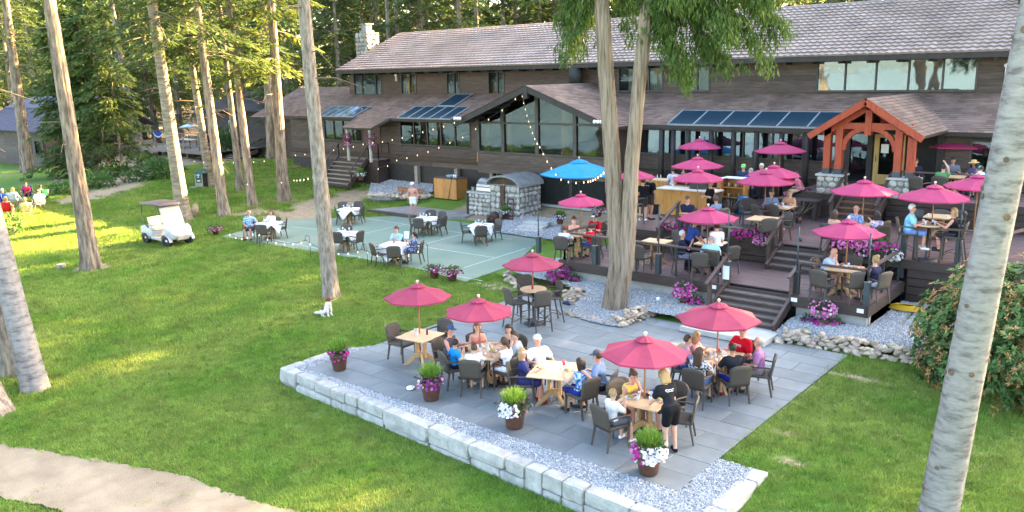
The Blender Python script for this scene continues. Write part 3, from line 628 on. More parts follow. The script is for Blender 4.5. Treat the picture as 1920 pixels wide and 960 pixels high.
for i in range(nrow):
 b0 = len(vs)
 for v, l in ((i, -0.01), (i, 0.075), (i + 1.0, 0.008)):
  base = np.array([XL, YE, ZE]) + su * (v / nrow * sll)
  P = base[None] + np.stack([U / ncol * (XR - XL), 0 * U, 0 * U], -1) + nn[None] * (wave * (0.15 if l < 0 else 1) + l)[:, None]; vs += list(P)
 k = len(U)
 for s_ in range(2):
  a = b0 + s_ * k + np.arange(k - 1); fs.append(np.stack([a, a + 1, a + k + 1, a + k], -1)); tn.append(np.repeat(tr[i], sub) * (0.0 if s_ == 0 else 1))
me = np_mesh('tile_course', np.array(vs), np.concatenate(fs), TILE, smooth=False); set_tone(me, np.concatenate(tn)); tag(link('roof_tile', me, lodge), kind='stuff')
for i in range(34):
 xa = XL + (XR - XL) * i / 34; MB().lathe([(0.10, 0), (0.115, 0.6), (0.10, 1.2)], 8).build('ridge_tile', TILE, lodge, loc=(xa, YR_, ZR - .02), rot=(0, PI / 2, 0))
MB().box(XL, XR, YE - .02, YE + .02, ZE - .22, ZE - .03).build('fascia', TRIM, lodge)
for i in range(34): MB().box(0, .07, 36.24, 37.0, 7.10, 7.26).build('rafter_tail', TRIM, lodge, loc=(XL + .5 + i * 1.15, 0, 0))
def low(u, v): return (u, 33.6 + v, 4.58 + 0.376 * v)
def lowz(y): return 4.58 + 0.376 * (y - 33.6)
slab_poly([(-47.5, 33.6, 4.575), (-4.9, 33.6, 4.575), (-4.9, 37.0, lowz(37) - .005), (-47.5, 37.0, lowz(37) - .005)], 0.14).build('lower_roof_deck', TRIM, lodge)
SK = [(-18.75, -11.2, 33.56, 35.0, 6), (-36.4, -32.1, 33.56, 35.1, 5), (-43.9, -40.3, 33.56, 35.0, 5), (-34.75, -33.4, 35.25, 36.85, 1)]
def not_sky(u, v):
 y = 33.6 + v
 return not any(a < u < b and c - .1 < y < d - .05 for a, b, c, d, k in SK)
shingles('shingle', lodge, low, -47.5, -4.9, 0.0, 3.38, inside=not_sky)
BLUEGREY = pm('skylight_bar', (0.22, 0.24, 0.26), (0.17, 0.19, 0.21), rough=0.5)
for a, b, c, d, k in SK:
 mb = MB(); w = (b - a) / k
 for i in range(k + 1): mb.bar((a + i * w, c, lowz(c) + .07), (a + i * w, d, lowz(d) + .07), 0.05, 0.05)
 mb.bar((a, c + .02, lowz(c) + .05), (b, c + .02, lowz(c) + .05), 0.05, 0.07); mb.bar((a, d, lowz(d) + .05), (b, d, lowz(d) + .05), 0.06, 0.06)
 s = mb.build('skylight', BLUEGREY, lodge)
 for i in range(k):
  MB().add([(a + i * w + .03, c + .03, lowz(c) + .06), (a + (i + 1) * w - .03, c + .03, lowz(c) + .06), (a + (i + 1) * w - .03, d - .03, lowz(d) + .06), (a + i * w + .03, d - .03, lowz(d) + .06)], [(0, 1, 2, 3)]).build('pane', SKYL, s)
slab_poly([(-39.8, 32.3, lowz(32.3)), (-37.3, 32.3, lowz(32.3)), (-37.0, 33.6, 4.57), (-40.2, 33.6, 4.57)], 0.12).build('entry_roof_deck', TRIM, lodge)
shingles('entry_shingle', lodge, lambda u, v: (u, 32.25 + v, lowz(32.25 + v) + .003), -39.85, -37.2, 0, 1.35)
for x in (-39.6, -37.6): MB().box(x - .06, x + .06, 32.4, 32.52, 2.1, 4.0).build('entry_post', pm('pale_post', (0.45, 0.42, 0.38), scale=4), lodge)
LW = [(-43.9, -40.3, 3.12, 4.3), (-36.8, -31.3, 3.08, 4.35), (-39.55, -38.65, 2.25, 4.15)]
lw = wall_core(lodge, -47.5, -29.5, YL, YL + .15, 0.3, 4.75, LW)
boards(lw, -47.5, -29.5, YL, 1.85, 4.6, 0.27, LW, SIDING)
window(lodge, *LW[0], YL, mull=(-43, -42.1, -41.2)); window(lodge, *LW[1], YL, mull=(-35.7, -34.6, -33.5, -32.4))
d = window(lodge, *LW[2], YL, name='door', glass=pm('dark_red_door', (0.07, 0.012, 0.012), (0.05, 0.01, 0.01), rough=0.4)); tag(d, 'dark red panel door')
RW = [(-20.6, -11.5, 3.25, 4.3), (-11.15, -7.5, 2.46, 4.45), (-6.6, -5.6, 3.1, 4.2)]
rw = wall_core(lodge, -21.0, -3.0, YL, YL + .15, 0.6, 4.75, RW)
boards(rw, -20.9, -3.0, YL, 2.5, 4.6, 0.24, RW, SIDING)
window(lodge, *RW[0], YL, mull=[-20.6 + 9.1 * i / 7 for i in range(1, 7)], glass=GLASSDIN); window(lodge, *RW[2], YL, glass=GLASSLO)
for px in (1240, 1262, 1290, 1333, 1375, 1418, 1465, 1512):
 x = aty(px, 280, 33.75)[0]; MB().tube([(x, 33.75, 1.5), (x, 33.75, 4.5)], [0.13, 0.11], 10).build('log_column', TRIM, lodge)
MB().box(-20.6, -11.3, 33.66, 33.86, 4.36, 4.53).build('eave_beam', TRIM, lodge)
MB().box(-11.15, -10.9, YL - .08, YL + .1, 2.46, 4.45).build('entry_jamb', TRIM, lodge); MB().box(-10.25, -10.05, YL - .1, YL + .1, 2.46, 4.45).build('entry_jamb', TRIM, lodge)
MB().box(-7.75, -7.5, YL - .08, YL + .1, 2.46, 4.45).build('entry_jamb', TRIM, lodge)
window(lodge, -10.9, -10.25, 2.5, 4.4, YL, name='side_light', glass=GLASSLO, fr=.03)
DOORW = pm('yellow_pine_door', (0.50, 0.33, 0.12), (0.40, 0.25, 0.085), rough=0.45, scale=3, stretch=(8, 8, 1))
mb = MB(); mb.box(-9.98, -9.80, YL - .1, YL, 2.46, 4.45); mb.box(-9.02, -8.86, YL - .1, YL, 2.46, 4.45); mb.box(-9.80, -9.02, YL - .1, YL, 4.27, 4.45); mb.box(-9.80, -9.02, YL - .1, YL, 2.46, 2.85)
d = mb.build('door', DOORW, lodge); tag(d, 'honey yellow framed glass entrance door'); MB().box(-9.795, -9.025, YL - .06, YL - .04, 2.855, 4.265).build('pane', GLASSLO, d)
mb = MB().tube([(-9.88, YL - .16, 3.35), (-9.88, YL - .16, 3.6)], 0.015, 6); mb.build('handle', BLACKM, d)
MB().box(-9.73, -9.45, YL - .075, YL - .065, 3.68, 4.02).build('notice', WPAINT, d)
MB().box(-8.86, -7.75, YL - .03, YL + .1, 2.46, 4.45).build('entry_panel', BLACKI, lodge)
GX, GZ, GS = -25.2, 6.43, 0.37; YG = 32.75; YO = 31.5
def gz(x): return GZ - GS * abs(x - GX)
for s_, xe in ((-1, -30.0), (1, -20.2)):
 slab_poly([(GX, YO, GZ - .01), (xe, YO, gz(xe) - .01), (xe, 37.0, gz(xe) - .01), (GX, 37.0, GZ - .01)], 0.13).build('gable_roof_deck', TRIM, lodge)
 ln = abs(xe - GX)
 shingles('gable_shingle', lodge, (lambda s_, ln: (lambda u, v: (GX + s_ * (ln - v), u, GZ - GS * (ln - v))))(s_, ln), YO - .02, 37.0, -0.02, ln - 0.02)
 MB().bar((GX + s_ * .02, YO + .03, GZ - .17), (xe, YO + .03, gz(xe) - .17), 0.09, 0.26).build('barge_board', TRIM, lodge)
 for i in range(5):
  q = 0.35 + i * 0.85; xq = GX + s_ * q * 1.0
  MB().bar((GX + s_ * q, YO + .1, gz(xq) - .24), (GX + s_ * q, YG, gz(xq) - .24), 0.12, 0.14).build('outrigger', TRIM, lodge)
MB().box(GX - .12, GX + .12, YO - .03, YO + .2, GZ - .62, GZ - .1).build('ridge_block', TRIM, lodge)
gl_, gr_ = -29.45, -21.0
gw = wall_core(lodge, gl_, gr_, YG, YG + .12, 1.95, 3.0, []); boards(gw, gl_, gr_, YG, 1.95, 2.98, 0.26, [], SIDING)
MB().box(gl_ - .05, gr_ + .05, YG - .1, YG + .05, 3.0, 3.09).build('sill', FRAMEW, lodge)
posts = [gl_ + .1] + [float(aty(px, 250, YG)[0]) for px in (887, 944, 1008, 1079)] + [gr_ - .1]
posts = [gl_ + .08, posts[2], posts[3], posts[4], gr_ - .08]
for x in posts: MB().box(x - .10, x + .10, YG - .09, YG + .06, 3.09, gz(x) - .16).build('glazing_post', FRAMEW, lodge)
for i, (a, b) in enumerate(zip(posts[:-1], posts[1:])):
 a += .10; b -= .10; zt_ = 4.55
 MB().box(a, b, YG - .06, YG + .05, zt_ - .05, zt_ + .05).build('transom', FRAMEW, lodge)
 MB().box(a, b, YG, YG + .012, 3.09, zt_ - .05).build('pane', GLASSLO, lodge)
 pl = [(a, zt_ + .05), (b, zt_ + .05), (b, gz(b) - .2)] + ([(GX, gz(GX) - .2)] if a < GX < b else []) + [(a, gz(a) - .2)]
 MB().prism(pl, YG, YG + .012, 'y').build('pane', GLASSLO, lodge)
for x, w in ((float(aty(913, 260, YG + .7)[0]), .22), (float(aty(895, 260, YG + .5)[0]), .10), (float(aty(970, 260, YG + 1.2)[0]), .16), (float(aty(1062, 270, YG + .6)[0]), .26)):
 mb = MB(); mb.tube([(x - .05, YG + .6, 2.4), (x + .03, YG + .6, 3.4), (x, YG + .6, gz(x) - .5)], [w * 1.1, w, w * .9], 10); mb.build('log_post', LOGW, lodge)
for a, b in ((gl_, gl_ + .12), (gr_ - .12, gr_)): MB().box(a, b, YG + .12, YL, 1.95, gz(gl_) - .15).build('gable_side_wall', SIDING, lodge)
mb = MB(); mb.box(gl_ + .12, gr_ - .12, YG + .12, 39.5, 2.2, 2.41); mb.build('gable_floor', pm('dark_room_floor', (0.06, 0.035, 0.02)), lodge)
MB().box(-37.2, -29.4, YL + .02, YL + .2, 0.0, 1.84).build('foundation', CONC, lodge)
for x in (-35.4, -32.2, -29.6): MB().box(x - .12, x + .12, YL - .3, YL - .06, 0.3, 1.85).build('pier', PALEW, lodge)
mb = MB(); lz0, lz1, lx0, lx1 = 0.62, 1.95, -27.6, -15.6
for k in range(int((lx1 - lx0 + 1.4) / 0.14)):
 for s_ in (1, -1):
  xa = lx0 - 1.33 + k * 0.14 if s_ == 1 else lx0 + k * 0.14; xb = xa + s_ * 1.33 if s_ == 1 else xa - 1.33
  pa, pb = Vector((xa, 0, lz0)), Vector((xb, 0, lz1))
  def clip(p, q):
   a = 0.0; b = 1.0; dx = q.x - p.x
   for lim, sg in ((lx0, 1), (lx1, -1)):
    f0 = (p.x - lim) * sg; f1 = (q.x - lim) * sg
    if f0 < 0 and f1 < 0: return None
    if f0 < 0: a = max(a, f0 / (f0 - f1))
    if f1 < 0: b = min(b, f0 / (f0 - f1))
   return (p.lerp(q, a), p.lerp(q, b)) if b > a + .01 else None
  c = clip(pa, pb)
  if c: mb.bar((c[0].x, YG + (0.03 if s_ == 1 else 0.012), c[0].z), (c[1].x, YG + (0.03 if s_ == 1 else 0.012), c[1].z), 0.012, 0.035, up=(0, 1, 0))
tag(mb.build('lattice_slat', pm('green_black_lattice', (0.045, 0.052, 0.045), (0.03, 0.036, 0.032), rough=0.7), lodge), kind='stuff')
MB().box(lx0 - 1, lx1, YG + .5, YG + .6, 0.3, 1.95).build('void_shade_backing', BLACKI, lodge)  # black sheet painted for the shade in the void behind the lattice
MB().box(lx0 - .2, lx1, YG - .06, YG + .1, 0.5, 0.62).build('lattice_kerb', CONC, lodge)
for x in (-27.7, -23.5, -19.5): MB().box(x - .1, x + .1, YG - .02, YG + .18, 0.6, 1.95).build('lattice_post', TRIM, lodge)
MB().box(-53.5, -47.6, 36.2, 44, 1.2, 4.4).build('wing_wall', SIDING, lodge)
for y0_, z0_, y1_, z1_ in ((35.4, 4.3, 40, 6.3), (44.6, 4.3, 40, 6.3)):
 slab_poly([(-54, y0_, z0_), (-44.7, y0_, z0_), (-44.7, y1_, z1_), (-54, y1_, z1_)], 0.12).build('wing_roof_deck', TRIM, lodge)
shingles('wing_shingle', lodge, lambda u, v: (u, 35.4 + v, 4.31 + v * 2 / 4.6), -54, -44.7, 0, 4.55)
ch = tag(MB().box(-46.45, -45.25, 39.3, 40.4, 4.0, 9.95).build('chimney', MORTAR, lodge), 'tall rubble stone chimney with metal cap')
def rock_mesh(name, mat, seed, sub=2, flat_=0.7):
 r = np.random.default_rng(seed); bm = bmesh.new(); bmesh.ops.create_icosphere(bm, subdivisions=sub, radius=1.0)
 ax = [Vector(r.normal(size=3)).normalized() for _ in range(9)]; of = r.uniform(0.55, 0.85, 9)
 for v in bm.verts:
  p = v.co.copy()
  for a, o in zip(ax, of):
   dd = p.dot(a)
   if dd > o: p -= a * (dd - o)
  v.co = Vector((p.x, p.y, p.z * flat_))
 me = bpy.data.meshes.new(name); bm.to_mesh(me); bm.free(); me.materials.append(mat); return me
FST = [rock_mesh('stone', FIELDST, 100 + i, 1, 0.9) for i in range(6)]
RIV = [rock_mesh('rock', ROCK, 200 + i, 2, 0.7) for i in range(7)]
def stone_face(parent, o, ux, uz, w, h, s=0.26, meshes=FST, name='stone'):
 """lay fitted stones over a rectangular face; o corner, ux unit across, uz unit up"""
 o = Vector(o); ux = Vector(ux); uz = Vector(uz); nv = ux.cross(uz); z = 0; r = 0
 while z < h - .02:
  hh = min(s * random.uniform(.75, 1.15), h - z)
  if h - z - hh < s * .4: hh = h - z
  x = 0.0
  while x < w - .02:
   ww = min(s * random.uniform(.8, 1.6), w - x)
   if w - x - ww < s * .4: ww = w - x
   p = o + ux * (x + ww / 2) + uz * (z + hh / 2)
   q = link(name, random.choice(meshes), parent, loc=p)
   rot = Matrix((ux, nv, uz)).transposed().to_4x4() @ Matrix.Rotation(random.uniform(-.12, .12), 4, 'Y')
   q.rotation_euler = rot.to_euler(); q.scale = (ww * .60, random.uniform(.05, .085), hh * .66); x += ww
  z += hh
stone_face(ch, (-46.45, 39.3, 6.9), (1, 0, 0), (0, 0, 1), 1.2, 3.05, .33); stone_face(ch, (-45.25, 39.3, 7.3), (0, 1, 0), (0, 0, 1), 1.1, 2.65, .33)
mb = MB(); mb.box(-46.2, -45.5, 39.5, 40.2, 9.95, 10.1); mb.box(-46.1, -45.6, 39.6, 40.1, 10.1, 10.5); mb.box(-46.2, -45.5, 39.5, 40.2, 10.5, 10.56); mb.build('chimney_cap', GREYM, lodge)
x, y, z = aty(1083, 143, 36.6); mb = MB(); mb.lathe([(0.0, 0.0), (.33, 0.02), (.37, .45), (.33, .85), (0, .88)], 14); mb.build('vent_drum', pm('dark_drum', (0.03, 0.03, 0.028), scale=6), lodge, loc=(x, 36.4, z - .4))
for px, py in ((1887, 128), (742, 143)):
 x, y, z = aty(px, py, 36.85); mb = MB(); mb.lathe([(0, 0), (.09, 0), (.09, .1), (0, .14)], 10, (0, 0, .05)); mb.box(-.03, .03, -.03, .1, -.3, .05); mb.build('security_camera', WPAINT, loc=(x, y, z), label='white %s camera on the dark siding under the tiled eave' % ('security' if px > 1000 else 'wall mounted left-end'), cat='camera')
for px, py, yy in ((860, 221, 31.4), (1123, 227, 31.4)):
 x, y, z = aty(px, py, yy); mb = MB()
 for i in (-1, 0, 1): mb.lathe([(0, 0), (.09, 0.05), (.06, .16), (0, .18)], 8, (i * .17, 0, -.12))
 mb.build('flood_lamp', WPAINT, lodge, loc=(x, y - .1, z))
# ------------------------------------------------------------------ timber porch
porch = empty('porch', (-9.3, 31, 2.45), label='orange timber frame entrance porch with shingled gable roof on stone plinths', cat='porch'); porch.location = (0, 0, 0)
AX, AZ, AS, AY = -9.28, 5.90, 0.645, 30.4
def az(x): return AZ - AS * abs(x - AX)
for s_, xe in ((-1, -11.2), (1, -7.36)):
 slab_poly([(AX, AY, AZ - .01), (xe, AY, az(xe) - .01), (xe, 37.0, az(xe) - .01), (AX, 37.0, AZ - .01)], 0.10).build('roof_deck', TRIM, porch)
 ln = abs(xe - AX)
 shingles('shingle', porch, (lambda s_, ln: (lambda u, v: (AX + s_ * (ln - v), u, AZ - AS * (ln - v))))(s_, ln), AY - .02, 37.0, -0.03, ln - .02, course=.14, tab=.25)
 MB().bar((AX, AY + .0, AZ - .13), (xe, AY + .0, az(xe) - .13), 0.08, 0.22).build('barge_board', ORANGE, porch)
 MB().bar((AX + s_ * .1, AY + .55, AZ - .38), (AX + s_ * 1.55, AY + .55, az(AX + 1.55) - .30), 0.2, 0.2).build('rafter', ORANGE, porch)
MB().box(-10.75, -7.8, 30.86, 31.08, 4.80, 5.02).build('tie_beam', ORANGE, porch); MB().box(AX - .11, AX + .11, 30.82, 31.04 + .01, 4.60, AZ - .42).build('king_post', ORANGE, porch)
MB().box(AX - .11, AX + .11, 32.6, 32.8, 4.9, AZ - .42).build('rear_king_post', ORANGE, porch)
for x in (-10.68, -10.26, -8.24, -7.82): MB().box(x - .12, x + .12, 30.85, 31.09, 3.36, 4.80 if x in (-10.26, -8.24) else az(x) - .14).build('post', ORANGE, porch); MB().box(x - .135, x + .135, 30.835, 31.105, 3.16, 3.36).build('post_shoe', STEEL, porch)
for x in (-10.5, -8.0): MB().box(x - .11, x + .11, 31.1, 34.1, 4.6, 4.8).build('plate_beam', ORANGE, porch)
for s_, x0_ in ((1, -10.14), (-1, -8.36)):
 P = [(x0_ + s_ * (1 - math.cos(t)) * .80, 4.05 + math.sin(t) * .76) for t in np.linspace(0, PI / 2, 7)]
 mb = MB()
 for (xa, za), (xb, zb) in zip(P[:-1], P[1:]): mb.bar((xa, 30.97, za), (xb, 30.97, zb), 0.16, 0.16, up=(0, 1, 0))
 mb.build('curved_brace', ORANGE, porch)
for xa, xb in ((-10.97, -9.98), (-8.50, -7.50)):
 pl = MB().box(xa + .05, xb - .05, 30.68, 31.32, 2.45, 3.10).build('plinth', MORTAR, porch); MB().box(xa, xb, 30.62, 31.38, 3.10, 3.165).build('plinth_cap', STONEW, porch)
 stone_face(pl, (xa + .05, 30.68, 2.45), (1, 0, 0), (0, 0, 1), xb - xa - .1, .64, .22); stone_face(pl, (xb - .05, 30.68, 2.45), (0, 1, 0), (0, 0, 1), .64, .64, .22)
# ------------------------------------------------------------------ decks
Z1, Z2, Z3 = DK1, 1.55, 2.45
def planks(parent, x0, x1, y0, y1, z, w=0.14, mat=DECKW, maxlen=4.9):
 n_ = round((y1 - y0) / w); w = (y1 - y0) / n_
 for i in range(n_):
  k = max(1, math.ceil((x1 - x0) / maxlen)); cut = [x0] + sorted(x0 + (x1 - x0) * (j + random.uniform(-.3, .3)) / k for j in range(1, k)) + [x1]
  for a, b in zip(cut[:-1], cut[1:]): MB().box(a + .002, b - .002, y0 + i * w + .003, y0 + (i + 1) * w - .003, z - .035, z + random.uniform(-.0015, .0015)).build('deck_plank', mat, parent)
def under(parent, x0, x1, y0, y1, z0, z1): MB().box(x0, x1, y0, y1, z0, z1).build('under_deck_fill', BLACKI, parent)  # solid black block filling the space under the planks
d1 = empty('lower_deck', label='lower brown timber deck with black rail above the white gravel', cat='deck')
planks(d1, -16.1, -10.33, 21.83, 25.08, Z1, maxlen=3); planks(d1, -10.33, -8.28, 22.2, 25.08, Z1, maxlen=3); planks(d1, -8.28, -6.28, 21.83, 25.08, Z1, maxlen=3)
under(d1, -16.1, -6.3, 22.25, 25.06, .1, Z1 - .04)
for a, b in ((-16.1, -10.33), (-8.28, -6.26)): MB().box(a, b, 21.78, 21.83, Z1 - .30, Z1 - .002).build('fascia_board', FASCIA, d1); MB().box(a + .1, b - .06, 21.95, 22.1, 0.0, Z1 - .30).build('footing', CONC, d1)
MB().box(-6.28, -6.23, 21.78, 25.05, Z1 - .30, Z1 - .002).build('fascia_board', FASCIA, d1); MB().box(-6.42, -6.30, 22.1, 25.0, 0, Z1 - .30).build('footing', CONC, d1)
MB().box(-16.15, -16.1, 21.78, 25.1, Z1 - .3, Z1 - .002).build('fascia_board', FASCIA, d1)
d2 = empty('middle_deck', label='middle brown timber deck with bar, tables and planter boxes', cat='deck')
planks(d2, -16.1, -10.0, 25.10, 34.1, Z2, .16, maxlen=3.2); planks(d2, -10.0, -8.4, 25.45, 34.1, Z2, .16, maxlen=3.2); planks(d2, -8.4, 0.5, 25.10, 30.9, Z2, .16, maxlen=4.5)
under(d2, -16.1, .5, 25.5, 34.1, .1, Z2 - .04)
MB().box(-16.1, -10.0, 25.06, 25.10, Z2 - .25, Z2 - .002).build('fascia_board', FASCIA, d2); MB().box(-8.4, .5, 25.06, 25.10, Z2 - .25, Z2 - .002).build('fascia_board', FASCIA, d2)
for i in range(4): MB().box(-6.2, .5, 25.12, 25.16, .30 + i * .25, .53 + i * .25).build('skirt_board', FASCIA, d2)
MB().box(-6.2, .5, 25.0, 25.1, 0.0, .30).build('footing', CONC, d2)
for i in range(2): MB().box(-16.1, -10.0, 25.12, 25.16, .93 + i * .19, 1.1 + i * .19).build('skirt_board', FASCIA, d2)
d3 = empty('upper_deck', label='upper timber deck in front of the lodge entrance', cat='deck')
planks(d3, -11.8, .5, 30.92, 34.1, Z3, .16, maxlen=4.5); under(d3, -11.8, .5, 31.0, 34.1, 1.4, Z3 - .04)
MB().box(-11.8, -10.0, 30.88, 30.92, Z3 - .25, Z3 - .002).build('fascia_board', FASCIA, d3); MB().box(-8.5, .5, 30.88, 30.92, Z3 - .25, Z3 - .002).build('fascia_board', FASCIA, d3)
for a, b in ((-11.8, -10.0), (-8.5, .5)):
 for i in range(3): MB().box(a, b, 30.93, 30.97, 1.56 + i * .21, 1.75 + i * .21).build('skirt_board', FASCIA, d3)
def stairs(label, x0, x1, ytop, ztop, ybot, zbot, n, mat, parent=None, str_w=.09):
 """flight rising towards +y"""
 st = empty('stairs', label=label, cat='stairs'); rz = (ztop - zbot) / n; ry = (ytop - ybot) / n
 for i in range(1, n):
  z = zbot + rz * i; y = ybot + ry * (i - 1)
  MB().box(x0, x1, y - .03, y + ry + .02, z - .045, z).build('tread', mat, st, bevel=.005); MB().box(x0, x1, y + ry - .0, y + ry + .02, z, z + rz - .045).build('riser', FASCIA, st)
 MB().box(x0, x1, ybot - .0, ybot + .02, zbot, zbot + rz - .045).build('riser', FASCIA, st)
 for x in (x0 - str_w / 2, x1 + str_w / 2): MB().bar((x, ybot - .1, zbot + .06), (x, ytop, ztop - .04), str_w, .26).build('stringer', RAILW, st)
 return st
STEPW = pm('worn_step_wood', (0.15, 0.115, 0.10), (0.06, 0.045, 0.04), rough=0.65, scale=3, stretch=(1.5, 10, 10), bump=0.25, contrast=(.3, .7))
stairs('wide worn brown stairs from the patio up to the lower deck', -10.25, -8.36, 22.2, Z1, 20.85, .15, 6, STEPW)
stairs('dark brown stairs joining the lower and middle decks', -10.0, -8.45, 25.45, Z2, 24.4, Z1, 4, STEPW)
stairs('stairs in orange-lit wood up to the lodge entrance', -9.9, -8.55, 30.92, Z3, 29.6, Z2, 5, pm('orange_lit_step', (0.20, 0.085, 0.04), (0.12, 0.05, 0.03), rough=.55, scale=3, stretch=(1, 8, 8)))  # orange light on the treads is painted into the wood colour
c4 = [at(1317, 612, .15), at(1433, 645, .15), at(1453, 626, .15), at(1340, 595, .15)]
mb = MB(); mb.box(-10.55, -8.15, 19.75, 20.95, 0.001, .145); tag(mb.build('landing_pad', pm('pale_concrete', (0.48, 0.45, 0.40), (0.40, 0.375, 0.33), rough=.85, scale=2, bump=.1), bevel=.01), 'pale concrete landing slab at the foot of the wide deck stairs', 'slab')
MB().box(-10.57, -8.13, 19.73, 20.0, .002, .13)
def rail(label, pts, z, h=.92, posts=True, cap=.12, cables=4, n_int=None, wood=RAILW):
 r = empty('railing', label=label, cat='railing')
 for (xa, ya), (xb, yb) in zip(pts[:-1], pts[1:]):
  MB().bar((xa, ya, z + h), (xb, yb, z + h), cap, .045).build('top_rail', wood, r)
  ln = math.hypot(xb - xa, yb - ya); n_ = max(1, round(ln / 1.3)) if n_int is None else n_int
  for i in range(n_ + 1):
   x = xa + (xb - xa) * i / n_; y = ya + (yb - ya) * i / n_; MB().box(x - .025, x + .025, y - .025, y + .025, z, z + h - .022).build('baluster_post', BLACKM, r)
  for c in range(cables): MB().tube([(xa, ya, z + .15 + c * .17), (xb, yb, z + .15 + c * .17)], .005, 4).build('cable', BLACKM, r)
 return r
rail('black cable railing along the lower deck edge behind the cedar', [(-16.0, 25.0), (-16.0, 21.93), (-10.5, 21.93)], Z1)
rail('black cable railing on the corner of the lower deck beside the stairs', [(-8.15, 21.93), (-6.4, 21.93), (-6.4, 24.95)], Z1)
rail('cable railing along the edge of the middle deck above the shrub', [(-6.1, 25.2), (-3.85, 25.2), (-3.4, 26.9), (-3.3, 28.5)], Z2, h=.98)
rail('dark cable railing along the front of the upper deck', [(-8.4, 31.02), (-1.5, 31.02)], Z3)
def stair_rail(label, x, ya, za, yb, zb, h=.85):
 r = empty('stair_handrail', label=label, cat='handrail')
 MB().bar((x, ya - .15, za + h - .08), (x, yb + .1, zb + h), .1, .05).build('top_rail', RAILW, r)
 for y, z in ((ya + .08, za), (yb - .02, zb)): MB().box(x - .05, x + .05, y - .05, y + .05, z, z + h - .03).build('newel_post', RAILW, r)
 return r
stair_rail('brown handrail beside the wide deck stairs below the notice post', -10.34, 21.0, .35, 22.15, Z1); stair_rail('short brown handrail by the steel post at the wide deck stairs', -8.29, 21.75, .72, 22.3, Z1, .8)
stair_rail('brown handrail of the middle stairs by the petunia box', -10.1, 24.45, Z1, 25.5, Z2); stair_rail('brown handrail of the middle stairs next to the bald diner', -8.35, 24.45, Z1, 25.5, Z2)
stair_rail('tall brown handrail of the entrance stairs beside the stone plinth', -10.0, 29.6, Z2, 31.0, Z3); stair_rail('brown handrail on the far side of the entrance stairs', -8.45, 29.6, Z2, 31.0, Z3)
stair_rail('sloping brown handrail between the tall post and the pine bar', -14.0, 24.6, Z1, 25.9, Z2, .95)
MB().box(-14.6, -12.9, 24.75, 25.06, Z1 + .002, Z1 + .3).build('deck_step', FASCIA, label='long dark timber step up to the middle deck by the cedar', cat='step')
def pole(px, py, z, top, label, sleeve=.62):
 x, y, _ = at(px, py, z); o = empty('light_pole', (x, y, z), label=label, cat='pole', group='tall thin poles along the deck edges')
 MB().box(-.075, .075, -.075, .075, 0, sleeve).build('sleeve', STEEL, o, bevel=.008); MB().box(-.085, .085, -.085, .085, sleeve, sleeve + .012).build('sleeve_cap', PALEW, o)
 MB().tube([(0, 0, sleeve), (0, 0, top)], .022, 8).build('mast', STEEL, o); MB().lathe([(0, -.05), (.035, -.05), (.045, .05), (0, .06)], 8, (.06, 0, top * .82)).build('small_lamp', BLACKM, o)
 return o
pole(1010, 474, .55, 2.0, 'thin dark pole in a sleeve at the far end of the lower deck rail', .6)
pole(1116, 496, Z1, 1.95, 'thin dark pole in a sleeve between the cedar and the red-shirted diners')
pole(1234, 513, Z1, 2.1, 'thin dark pole in a sleeve beside the empty pale table')
p_ = pole(1363, 529, Z1, 2.1, 'dark sleeve pole with a paper notice at the top of the wide stairs')
MB().box(-.10, .10, -.084, -.078, .1, .5).build('notice_sheet', WPAINT, p_)
pole(1492, 550, Z1, 1.85, 'dark sleeve pole on the stair corner next to the bald diner table')
pole(1624, 572, Z1, 1.9, 'dark sleeve pole on the outer corner of the lower deck')
pole(1795, 495, Z2, 1.75, 'dark sleeve pole at the corner of the middle deck above the shrub', .65)
pole(1690, 520, Z1 + .05, 1.5, 'plain dark post where the lower rail meets the middle deck', 1.48)
# ------------------------------------------------------------------ trees
BARK = pm('conifer_bark', (0.33, 0.255, 0.19), (0.115, 0.086, 0.065), rough=0.9, scale=5, stretch=(1.6, 1.6, 0.28), bump=1.0, bscale=11, detail=8, rand=0.12, spec=0.1, contrast=(0.38, 0.62))
BARKG = pm('grey_conifer_bark', (0.34, 0.285, 0.235), (0.13, 0.105, 0.083), rough=0.9, scale=6, stretch=(1.6, 1.6, 0.5), bump=0.9, bscale=14, detail=8, rand=0.08, spec=0.1, contrast=(0.35, 0.65))
BARKC = pm('cedar_bark', (0.30, 0.235, 0.175), (0.12, 0.088, 0.062), rough=0.9, scale=7, stretch=(2.2, 2.2, 0.13), bump=1.0, bscale=9, detail=8, spec=0.1, c3=(0.235, 0.18, 0.13))
BARKP = pm('pale_fir_bark', (0.27, 0.245, 0.232), (0.12, 0.104, 0.098), rough=0.8, scale=4, stretch=(0.8, 0.8, 2.6), bump=0.7, bscale=10, detail=9, spec=0.15, c3=(0.225, 0.202, 0.19))
BARKB = pm('birch_like_bark', (0.32, 0.26, 0.19), (0.13, 0.098, 0.07), rough=0.85, scale=3, stretch=(0.7, 0.7, 3.0), bump=0.5, detail=8, spec=0.1)
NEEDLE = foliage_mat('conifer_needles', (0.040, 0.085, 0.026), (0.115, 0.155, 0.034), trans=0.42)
NEEDLEY = foliage_mat('sunlit_fir_needles', (0.060, 0.100, 0.020), (0.14, 0.165, 0.028), trans=0.45)  # yellower needle copy, sunlight painted into its colour
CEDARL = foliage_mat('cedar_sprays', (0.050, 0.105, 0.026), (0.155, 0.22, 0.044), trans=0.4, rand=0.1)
DEADB = pm('dead_twig', (0.20, 0.15, 0.11), (0.13, 0.10, 0.075), rough=0.9, scale=8)
